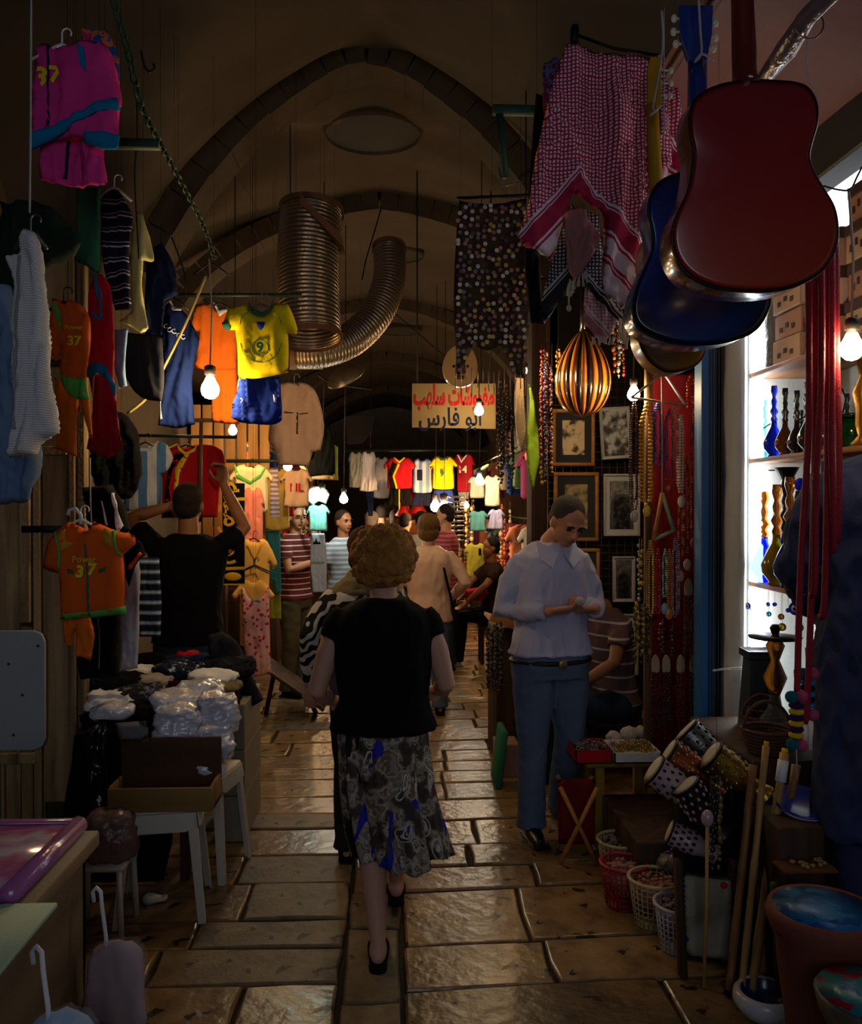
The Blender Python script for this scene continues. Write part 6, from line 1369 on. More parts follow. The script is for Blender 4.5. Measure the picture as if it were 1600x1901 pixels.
# canes
m_cane = mat('bamboo_cane', rough=.5, pat=p_wood(20, '8a6a3c', 'b8925a', 2)); m_cane2 = mat('brown_cane', rough=.5, pat=p_wood(20, '6a4826', '94693c', 2))
for i, (b, t, r, m_, tip) in enumerate(((( 1352, 1862, 2.88), (1398, 1420, 3.02), .014, m_cane2, None), ((1374, 1885, 2.83), (1422, 1385, 2.98), .012, m_cane, 'y'), ((1392, 1880, 2.84), (1456, 1398, 2.98), .015, m_cane, 'w'), ((1410, 1850, 2.9), (1478, 1420, 3.0), .015, m_cane2, None))):
    A_ = at(*b); A_.z = max(A_.z, .004); B_ = at(*t); e = empty('walking_cane', A_, '%s of the four tall canes leaning by the crate' % ['leftmost dark', 'thin yellow-tipped', 'white-taped yellow-tipped', 'rightmost'][i], 'cane', 'canes leaning at the shop')
    d = B_-A_; mb = MB(); P = [d*k/12 for k in range(13)]; mb.tube(P, [r*(1.12 if k % 3 == 0 else 1) for k in range(13)], 8); mb.build('shaft', m_, e)
    MB().tube([(0, 0, -.002), d*.02], r*1.2, 8).build('ferrule', BK, e)
    if tip: MB().tube([d*.995, d*1.02], r*.75, 8).build('tip', C['gold'], e)
    if tip == 'w': MB().tube([d*.88, d*.97], r*1.3, 8).build('tape', C['white'], e)
tag(MB().tube([at(1437, 1640, 2.75)-at(1450, 1850, 2.8), (0, 0, 0)], .014, 6).build('trestle_leg', mat('greenleg', '3a4a34', .7), loc=at(1450, 1850, 2.8)), 'slanting greenish trestle leg behind the canes', 'leg')
# goblet drums
def drum(label, px, py, Y, ax, L, r, m1, m2, grp='goblet drums heaped by the shop front'):
    o = at(px, py, Y); e = empty('goblet_drum', o, label, 'drum', grp)
    MB().lathe([(r, L*.5), (r*1.04, L*.48), (r, L*.44), (r*.98, L*.1), (r*.9, -L*.1), (r*.66, -L*.22), (r*.6, -L*.32), (r*.8, -L*.48), (r*.84, -L*.5), (r*.7, -L*.49), (r*.5, -L*.3)], 20).build('body', m1, e); MB().lathe([(r*.72, -L*.488), (r*.4, -L*.485)], 20).build('open_foot', BK, e)
    MB().lathe([(r*.95, L*.505), (r*.5, L*.512)], 20).build('skin', mat('drum_skin', 'b0a890', .6), e)
    mb = MB()
    for k in range(4):
        for j in range(12):
            a = 2*PI*j/12+.26*(k % 2); z = L*(.40-.13*k); mb.ell((r*math.cos(a), r*math.sin(a), z), (.006, .006, .008), 6, 4)
    mb.build('inlay', m2, e); MB().lathe([(r*1.05, L*.46), (r*1.08, L*.49), (r*1.0, L*.5)], 20).build('rim', m_metal_dk, e)
    e.rotation_mode = 'QUATERNION'; e.rotation_quaternion = Vector(ax).normalized().to_track_quat('Z', 'Y'); return e
ms_ = mat('drum_silver', '9a9a9c', .25, .9, var=.3, vs=30); mc_ = mat('drum_copper', 'a85a30', .25, .9, var=.3, vs=30); mp_ = mat('drum_pearl', 'a89098', .3, .1, var=.3, vs=40, spec=.7); mgd = mat('drum_gold', 'b09030', .25, .9, var=.3, vs=30); mdk = mat('drum_dark', '1a1412', .4)
drum('silver goblet drum, highest of the heap', 1315, 1398, 3.3, (-.6, .25, .6), .24, .062, ms_, mdk)
drum('copper goblet drum below the silver one', 1290, 1432, 3.2, (-.75, .2, .5), .24, .06, mc_, ms_)
drum('pink pearl goblet drum left of the copper one', 1258, 1462, 3.15, (-.75, .15, .55), .22, .06, mp_, mdk)
drum('gold and silver studded goblet drum at the right of the heap', 1368, 1440, 3.1, (-.7, .15, .55), .24, .06, mgd, ms_)
drum('dark goblet drum with pale skin low in the heap', 1305, 1505, 3.05, (-.5, .1, .7), .22, .055, mdk, mp_)
drum('small striped drum lowest in the heap', 1285, 1565, 3.1, (-.7, .2, .3), .18, .045, mp_, mdk)
stv = empty('drum_stand', (1.24, 3.28, 0), 'black cloth covered stand behind the heap of drums', 'stand')
MB().box((-.13, -.1, .0), (.12, .12, .70), bev=.03).build('stand_body', BK, stv)
MB().tube([(.02, -.12, .40), (.02, -.13, .75)], .02, 8).build('upright_chain', m_metal_dk, stv)
trinkets('charm_bunch', 'black beads hanging down the middle of the drum heap', 1330, 1440, 1620, 22, 3.0, ['141414', '2a2a2e', '6a5a40'], 80, 21)
# hide panel
ho = at(1320, 1705, 3.0); hp2 = empty('hide_panel', (ho.x, 3.0, 0), 'pale hide panel laced with black cord in a dark frame, standing on the floor', 'panel'); hp2.rotation_euler = (R_(-8), 0, 0)
q = px2([(1275,1628),(1372,1640),(1365,1790),(1272,1778)], Vector((ho.x, 3.0, 0)), 3.0)
Sheet(q, .006, .02, .006, 4, .02).build('hide', mat('hide', rough=.7, var=.25, vs=8, pat=p_noise(7, [(.35, '6a6250'), (.6, '8f8a78')])), hp2)
mb = MB()
for k in range(18):
    for (a, b) in ((0, 1), (3, 2), (0, 3), (1, 2)):
        t_ = k/17; x = q[a][0]+(q[b][0]-q[a][0])*t_; z = q[a][1]+(q[b][1]-q[a][1])*t_; mb.tube([(x-.006, -.008, z-.006), (x+.006, -.008, z+.006)], .003, 4)
mb.build('lacing', BK, hp2)
for k, (x, z, c) in enumerate(((-.09, .13, 'ceramic_blue'), (.085, .1, 'ceramic_blue'), (.06, .31, 'cloth_red'))): MB().ell((x, -.008, z), (.014, .004, .012), 8, 6).build('painted_spot', MATS[c], hp2)
for s in (-1, 1): MB().box((s*.10-.012, -.02, .0), (s*.10+.012, .03, .40), bev=.004).build('frame_leg', m_wood_dark, hp2)
A_ = at(1306, 1775, 2.93); A_.z = .002; B_ = at(1313, 1530, 2.93); cn_ = empty('thin_cane', A_, 'thin pale cane with a carved knob standing before the hide panel', 'cane')
MB().tube([(0, 0, 0), (B_-A_)*.5+Vector((.004, 0, 0)), B_-A_], .0065, 8).build('shaft', m_cane, cn_); MB().ell(tuple(B_-A_+Vector((0, 0, .02))), (.022, .022, .03), 10, 8).build('knob', mp_, cn_)
# baskets of shells
def basket(label, px, pbase, Y, r, h, m, fill='a88070', top=None):
    x = at(px, pbase, Y).x; e = empty('plastic_basket', (x, Y, 0), label, 'basket', 'baskets of shells along the stall')
    mb = MB(); n = 26
    for j in range(n):
        a = 2*PI*j/n; mb.tube([(r*.78*math.cos(a), r*.78*math.sin(a), .004), (r*math.cos(a), r*math.sin(a), h)], .0032, 4)
    for k in range(9): f = k/8; rr_ = r*(.78+.22*f); mb.tube([(rr_*math.cos(a), rr_*math.sin(a), .004+h*f) for a in np.linspace(0, 2*PI, 25)[:-1]], .0028, 4, closed=True)
    mb.build('lattice', m, e); MB().tube([(r*1.03*math.cos(a), r*1.03*math.sin(a), h) for a in np.linspace(0, 2*PI, 29)[:-1]], .008, 6, closed=True).build('rim', m, e)
    MB().lathe([(r*.76, .0), (r*.76, .005)], 20).build('bottom', m, e)
    mb = MB(); rg = random.Random(int(px))
    for _ in range(70):
        a, q = rg.uniform(0, 2*PI), math.sqrt(rg.random())*r*.86; mb.ell((q*math.cos(a), q*math.sin(a), h*.86-.0+rg.uniform(-.01, .018)-q*q*.6), (rg.uniform(.009, .017), rg.uniform(.008, .013), rg.uniform(.006, .01)), 7, 5)
    mb.lathe([(r*.8, h*.5), (r*.9, h*.84)], 18); s_o = mb.build('shells', mat('shells_'+fill, fill, .5, var=.3, vs=30), None, loc=(x, Y, 0)); tag(s_o, 'heap of pinkish shells in the '+label.split(' with ')[0], 'shells', 'shell heaps', 'stuff')
pb = lambda n_, c: mat('plastic_'+n_, c, .4, spec=.5, bump=0, var=.08)
basket('red plastic basket with shells, second from the back', 1158, 1692, 3.56, .094, .175, pb('red', '901418'), '9a6a60')
basket('cream plastic basket with shells, third from the back', 1216, 1720, 3.40, .102, .18, pb('cream', 'a89870'), '96644e')
basket('white plastic basket with shells, nearest the hide panel', 1262, 1758, 3.2, .092, .17, pb('white', 'a8a4ac'), '7a6a70')
basket('cream plastic basket with shells, furthest back by the folding stool', 1152, 1640, 3.82, .10, .17, pb('cream', 'a89870'), '6a6058')
for i, (px, py, Y, r, c) in enumerate(((1165, 1545, 4.05, .10, ['6a5060', '30407a', '8a7a70']), (1200, 1530, 4.15, .09, ['7a5868', '6a8078']), (1228, 1575, 3.75, .10, ['40584c', '6a3a70', '8a8a80']), (1258, 1600, 3.5, .09, ['5a3068', '50605a']), (1245, 1530, 3.9, .09, ['4a4a50', '6a5a58']))):
    o = at(px, py, Y); z = o.z; bx = empty('trinket_bag', o, 'clear bag of coloured trinkets, %s of the heap above the baskets' % ['leftmost', 'upper middle', 'front middle', 'lowest right', 'upper right'][i], 'bag', 'bags of trinkets above the baskets')
    rg = random.Random(i)
    for cc in c:
        mb = MB()
        for _ in range(26):
            v = Vector((rg.gauss(0, 1), rg.gauss(0, 1), rg.gauss(0, .6))); v = v.normalized()*rg.uniform(.4, .95); mb.ell((v.x*r, v.y*r*.8, v.z*r*.6), (.014, .012, .011), 7, 5)
        mb.build('trinket', mat('trk_'+cc, cc, .35, spec=.5, bump=0), bx)
    solid(MB().ell((0, 0, -.01), (r*.95, r*.75, r*.5), 16, 10), 'bag_film', mat('bag_film', '6a625c', .3, spec=.6, bump=.6, bs=60), bx, .012, 2, folds(.012, 20, 20))
tag(MB().box((1.02, 3.55, .0), (1.32, 4.16, .26), bev=.01).build('low_box', m_wood_dark), 'low dark box under the heap of trinket bags', 'box')
# folding stool and yellow table with jewellery trays
fx = at(1070, 1590, 4.05).x; e = empty('folding_stool', (fx, 4.05, 0), 'folding X-legged wooden stool with dark red cloth, beside the yellow table', 'stool'); e.rotation_euler = (0, 0, -.1)
for s in (-1, 1):
    for yy in (-.09, .09): MB().tube([(s*.085, yy, .005), (-s*.085, yy, .36)], .011, 6).build('leg', m_fwood, e)
Sheet([(-.09, .37), (.09, .37), (.085, .06), (-.085, .06)], .01, .03, .02, 3, .02, fx=20).build('red_cloth', fab('reddk', '6a1018'), e, (0, .0, 0))
m_yw = mat('yellow_wood', rough=.7, pat=p_wood(14, '7a6018', 'a8882c', 2))
ty = empty('yellow_table', (1.14, 4.3, 0), 'small yellow wooden table carrying the jewellery trays', 'table')
MB().box((-.20, -.16, .395), (.16, .16, .42), bev=.004).build('tabletop', m_yw, ty)
for a, b in ((-.13, -.12), (.13, -.12), (-.13, .12), (.13, .12)): MB().box((a-.022, b-.02, 0), (a+.022, b+.02, .396), bev=.004).build('leg', m_yw, ty)
def tray(label, x0, x1, y0, y1, z, h, m, cols, seed=1, mi=None):
    e = empty('jewellery_tray', ((x0+x1)/2, (y0+y1)/2, z), label, 'tray', 'jewellery trays'); a, b = (x1-x0)/2, (y1-y0)/2
    mb = MB().box((-a, -b, 0), (a, b, .006)); mb.build('base', mi or m, e, False)
    mb = MB().box((-a, -b, 0), (a, -b+.006, h)).box((-a, b-.006, 0), (a, b, h)).box((-a, -b, 0), (-a+.006, b, h)).box((a-.006, -b, 0), (a, b, h)); mb.build('side', m, e, False)
    rg = random.Random(seed)
    for c in cols:
        mb = MB()
        for _ in range(26):
            x, y = rg.uniform(-a*.85, a*.85), rg.uniform(-b*.85, b*.85); r_ = rg.uniform(.006, .014)
            mb.tube([(x+r_*math.cos(t), y+r_*math.sin(t), h*.8+rg.uniform(0, .02)) for t in np.linspace(0, 2*PI, 9)[:-1]], .003, 4, closed=True)
        mb.build('jewellery', mat('jewel_'+c, c, .25, .8 if c[0] in 'bc' else .2, spec=.7, bump=0), e)
tray('red sided box of pale jewellery left on the yellow table', .88, 1.06, 4.12, 4.34, .421, .065, C['red'], ['a8a098', '6a5a58'], 1, C['white']); tray('white tray of gold bangles right on the yellow table', 1.07, 1.30, 4.12, 4.36, .421, .05, C['white'], ['c8981c', 'b08828', '8a8078'], 2)
for i, (px, py, r) in enumerate(((1140, 1370, .045), (1168, 1362, .05), (1188, 1360, .04))):
    o = at(px, py, 4.42); b_ = solid(MB().ell((0, 0, 0), (r, r*.8, r*.8), 12, 8), 'crumpled_packet', mat('crumpled_paper', 'a8a098', .8, bump=.6, bs=60), None, .01, 1, folds(.008, 25, 25, i), (o.x, 4.42, max(o.z, .46))); tag(b_, '%s crumpled pale packet behind the gold bangles' % ['left', 'middle', 'right'][i], 'packet', 'crumpled packets')
# goods beside the standing man
e = empty('display_tray', at(922, 1150, 5.6), 'slanted wooden display tray left of the standing man', 'tray'); MB().box((-.07, -.16, -.01), (.12, .16, .01), M=Ry(.35)).build('base', m_fwood, e, False); MB().box((-.07, -.17, -.01), (.12, -.155, .04), M=Ry(.35)).build('edge', m_fwood, e, False)
tag(MB().box((.66, 5.5, 0), (.84, 6.0, .86), bev=.01).build('stall_counter', m_wood_dark), 'dark stall counter behind the standing man', 'counter')
trinkets('charm_bunch', 'dark silver trinkets hanging down the stall counter beside the man', 918, 1155, 1290, 30, 5.42, ['2a2624', '5a5450', '4a2418', '16161a'], 120, 31)
g_ = carton('pinkish carton on the floor behind the standing man', .72, .86, 5.75, 5.95, 0, .20, mat('pinkcarton', '8a6a5c', .8), group=None, marks=False); g_.location = (at(935, 1430, 5.45).x, 5.35, 0)
tag(MB().box((-.02, -.12, 0), (.02, .12, .34), bev=.01).build('green_board', C['green'], loc=(at(932, 1350, 5.1).x-.03, 5.15, 0), rot=(0, .12, 0)), 'dark green board leaning by the stall counter', 'board')
# terracotta pots and bowls at the lower right
m_terra = mat('terracotta', '6e3a2c', .8, var=.25, bump=.3, bs=50); m_tile = mat('mosaic_blue', rough=.35, pat=p_noise(9, [(.4, '1a4c84'), (.5, '2a6aa0'), (.62, '8aa0b0')], True))
e = empty('terracotta_pot', (1.27, 2.48, 0), 'tall terracotta pot with blue mosaic top at the lower right', 'pot')
MB().lathe([(.085, 0), (.09, .02), (.13, .32), (.135, .40), (.15, .42), (.165, .46), (.155, .49), (.13, .485)], 32).build('body', m_terra, e); MB().lathe([(.146, .488), (.05, .497), (.002, .498)], 28).build('mosaic_top', m_tile, e)
e = empty('mosaic_bowl', (1.25, 2.17, 0), 'colourful mosaic bowl pot before the terracotta pot at the right edge', 'bowl'); MB().lathe([(.07, 0), (.09, .02), (.10, .28), (.14, .36), (.15, .40), (.14, .41)], 28).build('body', mat('mosaic_outer', rough=.5, pat=p_noise(12, [(.4, '4a4a38'), (.55, '6a5a48')])), e)
MB().lathe([(.143, .411), (.05, .416), (.002, .417)], 28).build('mosaic_top', mat('mosaic_multi', rough=.35, pat=p_noise(8, [(.4, '1c3c80'), (.5, '2a7080'), (.6, 'a02030')], True)), e)
m_cw = MATS['ceramic_white']; m_cb = mat('ceramic_navy', '1a2a5c', .2, spec=.7, bump=0, var=.3, vs=20)
x = at(1420, 1870, 2.77).x; e = empty('ceramic_bowl', (x, 2.77, 0), 'white round bowl with dark blue glazed inside on the floor', 'bowl')
MB().lathe([(.05, 0), (.085, .012), (.103, .045), (.100, .07), (.088, .082), (.078, .078)], 30, cap=False).build('outside', m_cw, e); MB().lathe([(.079, .079), (.072, .05), (.05, .025), (.003, .018)], 30, cap=False).build('glazed_inside', m_cb, e); MB().lathe([(.05, .0), (.05, .004)], 24).build('foot', m_cw, e)
x = at(1505, 1905, 2.66).x; e = empty('ceramic_bowl', (x, 2.62, 0), 'white dish on the floor just inside the lower edge', 'bowl'); MB().lathe([(.05, 0), (.06, .004), (.105, .03), (.10, .034), (.05, .012), (.003, .01)], 30).build('dish', m_cw, e)
# ------------------------------------------------------------------ left: table of clothes, stools, cartons
tb_ = empty('market_table', (-1.07, 4.25, 0), 'market table buried under heaps of clothes on the left', 'table')
MB().box((-.32, -.42, .66), (.165, .5, .69), bev=.005).build('tabletop', m_wood_dark, tb_)
for a, b in ((-.29, -.36), (.14, -.36), (-.29, .44), (.14, .44)): MB().box((a-.02, b-.02, 0), (a+.02, b+.02, .661)).build('leg', m_wood_dark, tb_, False)
gs = Sheet([(-.32, .67), (.1, .67), (.1, .2), (.06, .02), (-.35, .02), (-.37, .3)], .004, .02, .02, 5, .03, fx=16); o_ = gs.build('table_skirt', BK, tb_, (0, -.43, 0))
def heap(name, label, px, py, Y, rx, ry, rz, m, seed=0, cat='folded garment', group='clothes heaped on the market table', tilt=0, zmin=None, a=.018):
    o = at(px, py, Y); mb = MB(); mb.loft([(0, 0, -rz, rx*.9, ry*.9), (0, 0, -rz*.5, rx, ry), (0, 0, rz*.5, rx*.97, ry*.97), (0, 0, rz, rx*.8, ry*.8)], 20, p=3)
    ob = solid(mb, name, m, None, max(.009, rx/14), 3, folds(a, 22, 10, seed), (o.x, Y, max(o.z, zmin) if zmin else o.z), (0, 0, tilt)); tag(ob, label, cat, group); return ob
G2 = 'clothes heaped on the market table'
hs = [('black', 215, 1335, 3.9, .12, .13, .07, 'low black folded garment at the front left of the heap', 'black'), ('stripe', 205, 1300, 3.95, .10, .12, .03, 'white and black folded garment at the left of the heap', 'white'),
      ('dark', 270, 1330, 3.95, .13, .13, .05, 'black folded garment under the grey card', 'black'), ('grey', 255, 1285, 4.05, .12, .1, .03, 'dark grey patterned folded top on the left heap', 'grey2'),
      ('black', 215, 1265, 4.15, .14, .12, .03, 'flat black garment behind the grey top', 'black'), ('cream', 285, 1262, 4.2, .09, .09, .018, 'cream folded garment in the middle of the heap', 'cream2'),
      ('white', 262, 1245, 4.35, .07, .08, .02, 'small white folded garment at the back left of the heap', 'white'), ('navy', 330, 1245, 4.35, .12, .12, .03, 'navy garment with white print in the middle of the heap', 'navyw'),
      ('red', 322, 1262, 4.3, .07, .06, .02, 'dark red garment peeking out of the heap', 'redd'), ('khaki', 400, 1272, 4.15, .13, .1, .018, 'khaki folded garment at the right of the heap', 'khaki'),
      ('white', 398, 1255, 4.2, .12, .1, .015, 'folded white and navy garment on the khaki one', 'white'), ('navy', 350, 1228, 4.55, .12, .1, .03, 'navy blue folded garment before the man in black tee', 'navy'),
      ('red', 350, 1215, 4.62, .07, .05, .015, 'red and white garment on top at the back of the heap', 'red'), ('dark', 420, 1235, 4.5, .13, .14, .04, 'charcoal garment at the back right of the heap', 'char'), ('black', 290, 1225, 4.6, .12, .1, .03, 'black garment at the back of the heap', 'black'),
      ('black', 255, 1360, 3.9, .16, .12, .06, 'bottom black folded garment of the front heap', 'black'), ('dark', 350, 1320, 4.1, .17, .18, .08, 'large dark garment bundle in the core of the heap', 'char'), ('dark', 400, 1300, 4.35, .12, .16, .07, 'dark bundle under the khaki garment', 'black')]
fmat = {'grey2': fab('greypat', '4a4a50', pat=p_noise(25, [(.45, '2a2a30'), (.55, '6a6a70')], True)), 'cream2': fab('cream2', '9a9080'), 'navyw': fab('navyw', '1c2438', pat=p_noise(35, [(.55, '141c30'), (.6, 'a0a4b0')], True)), 'char': fab('char', '1e2026')}
for i, h in enumerate(hs): heap('folded_garment', h[7], *h[1:7], fmat.get(h[8]) or C[h[8]], i*3, tilt=(i*37 % 60-30)*.02)
garment('draped_garment', 'charcoal garment draped over the right corner of the heap', 'garment', [(385,1180),(410,1172),(440,1190),(460,1235),(485,1290),(488,1300),(458,1318),(445,1290),(425,1260),(395,1240)], 4.55, fmat['char'], depth=.05, wr=.04, seed=101)
# wrapped white packets
m_wrap = mat('clear_wrapped_white', 'c4c6d2', .16, spec=.9, bump=1.0, bs=26, coat=.6, var=.2, vs=14)
for i, (px, py, Y, rx, ry, rz) in enumerate(((335, 1300, 3.85, .12, .10, .035), (330, 1345, 3.72, .10, .06, .075), (405, 1320, 3.78, .085, .07, .075), (398, 1375, 3.72, .08, .06, .07), (392, 1415, 3.70, .055, .05, .045), (365, 1280, 3.98, .11, .08, .03))):
    heap('wrapped_packet', 'white packet in shiny clear wrap, %s' % ['lying on top of the front heap', 'upright behind the grey card', 'upper one at the right corner', 'middle one hanging at the right corner', 'lowest one at the right corner', 'furthest back on the heap'][i], px, py, Y, rx, ry, rz, m_wrap, i, 'packet', 'white packets in clear wrap', a=.022)
heap('wrapped_packet', 'white wrapped garment sticking out at the left of the table', 210, 1318, 3.75, .09, .06, .022, m_wrap, 9, 'packet', None)
garment('grey_card', 'plain grey card standing before the wrapped packets', 'card', [(214,1342),(272,1338),(278,1376),(218,1376)], 3.62, mat('greycard', '66666a', .7), depth=.003, wr=0, seed=1, sm=0, res=.03)
garment('black_bag', 'shiny black plastic bag hanging at the left of the table', 'bag', [(165,1350),(200,1330),(215,1360),(208,1420),(205,1480),(195,1570),(168,1560),(172,1470),(160,1400)], 3.72, mat('bin_bag', '0c0c0e', .22, spec=.7, bump=1, bs=22), depth=.05, wr=.03, seed=102)
# wooden box on the stool
m_pal = mat('plywood_dark', rough=.75, pat=p_wood(9, '3c2814', '57381c', 0)); m_pal2 = mat('plywood_light', rough=.75, pat=p_wood(9, '6a5028', '8a6c3c', 0))
o = at(302, 1490, 3.5); wb = empty('wooden_box', (o.x, 3.56, .452), 'shallow wooden box with a dark back board standing on the white plastic stool', 'box')
x0 = at(205, 1490, 3.5).x-o.x; x1 = at(398, 1490, 3.5).x-o.x
MB().box((x0, -.09, 0), (x1, .09, .012)).build('bottom', m_pal2, wb, False); MB().box((x0, -.10, 0), (x1, -.085, .095), bev=.003).build('front_board', m_pal2, wb); MB().box((x0, .075, 0), (x1, .09, .25), bev=.003).build('back_board', m_pal, wb)
for x in (x0, x1-.014): MB().box((x, -.086, 0), (x+.014, .076, .1), bev=.003).build('side_board', m_pal2, wb)
# plastic stools
m_plas = mat('white_plastic', 'c4c0b2', .5, spec=.4, var=.1, bump=0)
def stool(label, x, y, h, w, rz=0, grp='white plastic stools'):
    e = empty('plastic_stool', (x, y, 0), label, 'stool', grp, (0, 0, rz)); b = w/2
    MB().box((-b*.86, -b*.86, h-.018), (b*.86, b*.86, h), bev=.01).build('seat', m_plas, e)
    for s in range(4):
        M_ = Rz(PI/2*s); ap = MB().add([(-b*.8, -b*.9, h-.012), (b*.8, -b*.9, h-.012), (b*.82, -b*.95, h-.07), (b*.6, -b*.95, h-.085), (-b*.6, -b*.95, h-.085), (-b*.82, -b*.95, h-.07)]+[(-b*.8, -b*.86, h-.012), (b*.8, -b*.86, h-.012), (b*.82, -b*.91, h-.07), (b*.6, -b*.91, h-.085), (-b*.6, -b*.91, h-.085), (-b*.82, -b*.91, h-.07)],
            [(0, 5, 4, 3, 2, 1), (6, 7, 8, 9, 10, 11)]+[(i, (i+1) % 6, (i+1) % 6+6, i+6) for i in range(6)], 0, M_); ap.build('apron', m_plas, e, False)
        R = []
        for k in range(6):
            f = k/5; z = h*.97*(1-f); c = b*(.80+.24*f); t = .030-.008*f; q = .007
            R.append([(c+q, -c-q, z), (c+q, -c+t, z), (c, -c+t, z), (c, -c, z), (c-t, -c, z), (c-t, -c-q, z)])
        MB().rings(R, 0, M_).build('leg', m_plas, e, False)
    return e
stool('white plastic stool carrying the wooden box, nearest of the stools', at(303, 1600, 3.6).x, 3.62, .45, .33, R_(8))
stool('white plastic stool behind the cartons side of the box stool', at(372, 1600, 4.0).x+.02, 4.0, .47, .30, R_(-12))
# cartons
m_cart = mat('white_carton', '8a8478', .8, var=.15)
for k in range(3):
    carton(['bottom', 'middle', 'top'][k]+' white carton of the stack by the right side of the table', -.86, -.735, 4.3, 4.8, k*.23, k*.23+.225, m_cart, group='white cartons beside the table', marks=False)
for k in range(3): MB().box((-.7355, 4.36, k*.23+.06), (-.734, 4.46, k*.23+.16)).build('printed_panel', m_card, None, False) if False else None
# plastic chair with bagged goods
ch = empty('small_plastic_chair', (at(192, 1640, 3.45).x, 3.45, 0), 'small white plastic stand with bagged goods at the left', 'chair')
MB().box((-.1, -.1, .26), (.11, .1, .28), bev=.008).build('seat', m_plas, ch)
for a, b in ((-.09, -.09), (.09, -.09), (-.09, .09), (.09, .09)): MB().tube([(a*1.1, b*1.1, 0), (a, b, .265)], .012, 6).build('leg', m_plas, ch)
o = at(200, 1585, 3.4); bg = solid(MB().loft([(0, 0, 0, .10, .08), (0, 0, .05, .105, .085), (0, 0, .15, .09, .07), (0, 0, .19, .07, .04)], 18, p=2.6), 'bagged_goods', mat('bag_pinkish', '6a5450', .3, spec=.6, bump=.8, bs=30, var=.3), None, .012, 3, folds(.012, 16, 16), (o.x, 3.45, .283)); tag(bg, 'clear bag of pinkish goods on the small plastic stand', 'bag')
lp = heap('paper_scrap', 'crumpled pale scrap of paper lying on the paving under the stools', 290, 1668, 3.68, .05, .03, .012, m_plas, 4, 'paper', None, zmin=.012, a=.012)
# ------------------------------------------------------------------ grey board on the shutters
P = catmull([(-.30, -.27), (.15, -.27), (.185, -.255), (.20, -.22), (.20, .22), (.185, .255), (.15, .27), (-.30, .27)], 1)
gb = prism(P, .016).build('notice_board', mat('grey_panel_paint', '9ca4a6', .5, var=.12, vs=5, bump=.1), None, False, loc=(-1.765, 3.942, .84)); bev(gb, .004); tag(gb, 'grey rounded metal panel fixed to the wooden shutters', 'panel')
for (a, b) in ((-.03, .20), (.17, .20), (.04, .12), (-.02, -.12), (.06, -.2), (-.12, .02), (.1, -.02)): MB().tube([(a, -.003, b), (a, .002, b)], .006, 8).build('bolt', m_metal_dk, gb)

# ------------------------------------------------------------------ counter at the lower left
ctr = empty('shop_counter', (-1.2, 2.0, 0), 'wooden shop counter cut by the lower left corner', 'counter')
m_cw2 = mat('counter_wood', rough=.6, pat=p_wood(10, '5c4a34', '7a6448', 1))
MB().box((-.24, -.9, .70), (.36, .5, .745), bev=.006).build('counter_top', m_cw2, ctr); MB().box((.30, -.9, .0), (.325, .48, .70)).build('side_panel', m_cw2, ctr, False); MB().box((-.24, .46, 0), (.325, .48, .70)).build('end_panel', m_cw2, ctr, False)
m_alb = mat('pink_album', rough=.12, spec=.8, coat=.8, bump=0, var=.05, pat=p_noise(5, [(.35, '9a6aa0'), (.48, 'b8b0c0'), (.6, 'b05a80')])); m_albe = mat('album_edge', '9a5c94', .2, coat=.5, spec=.6)
al = empty('picture_album', (-1.12, 2.26, .746), 'shiny pink and lilac album with a padded spine lying on the counter', 'album')
MB().box((-.32, -.22, 0), (.24, .22, .035), bev=.006).build('cover', m_alb, al)
R = MB().tube([(.225, -.225, .02), (.225, .225, .02)], .026, 10); R.build('spine', m_albe, al); MB().box((-.32, .19, .034), (.22, .222, .042), bev=.004).build('raised_edge', m_albe, al)
sh2 = MB().tube([(.02+.03*math.cos(a), -.11+.03*math.sin(a), .0365) for a in np.linspace(0, 4.5, 12)], .005, 5); sh2.build('red_flourish', mat('flourish', 'b04030', .4), al)
tag(MB().box((-.3, -.35, 0), (.325, .0, .012), bev=.003).build('green_folder', mat('pale_green_card', '8fa890', .5, var=.1), loc=(-1.10, 2.02, .7465)), 'pale green folder lying on the counter before the pink album', 'folder')
for i, (px, py, Y, dx) in enumerate(((143, 1655, 2.42, 0), (62, 1765, 1.95, 0))):
    o = at(px, py, Y); o.x = max(o.x, -.83); e = empty('bagged_garment', o, ['pinkish', 'light blue'][i]+' child garment in a clear bag on a white hanger at the counter side', 'garment bag', 'bagged garments at the counter')
    MB().tube([(0, 0, -.03), (-.004, -.0, -.002), (.008, -.004, .012), (.02, -.006, .0), (.024, -.008, -.04), (.035, -.01, -.12), (.04, -.01, -.2)], .0055, 7).build('hanger_hook', m_hang_w, e)
    hh = min(.5, o.z-.2)
    P = [(-.03, -.16), (.04, -.13), (.10, -.17), (.105, -.3), (.10, -hh), (-.06, -hh), (-.055, -.25)]
    Sheet(catmull(P, 2), .02, None, .014, 7+i, .016).build('garment', fab('bagged%d' % i, ['b8a0a8', 'a0b8d4'][i]), e, (.03, 0, 0))
    Sheet(catmull([(x*1.15, z*1.02+.01) for x, z in P], 2), .03, None, .014, 7+i, .016).build('clear_bag', mat('bag_clear', 'b8b8c0', .15, trans=.6, alpha=.12, bump=.5, bs=30), e, (.03, 0, 0))
    MB().box((.0, -.045, -hh), (.07, -.03, -hh+.05), bev=.004).build('coloured_print', [C['yellow'], C['lblue']][i], e)
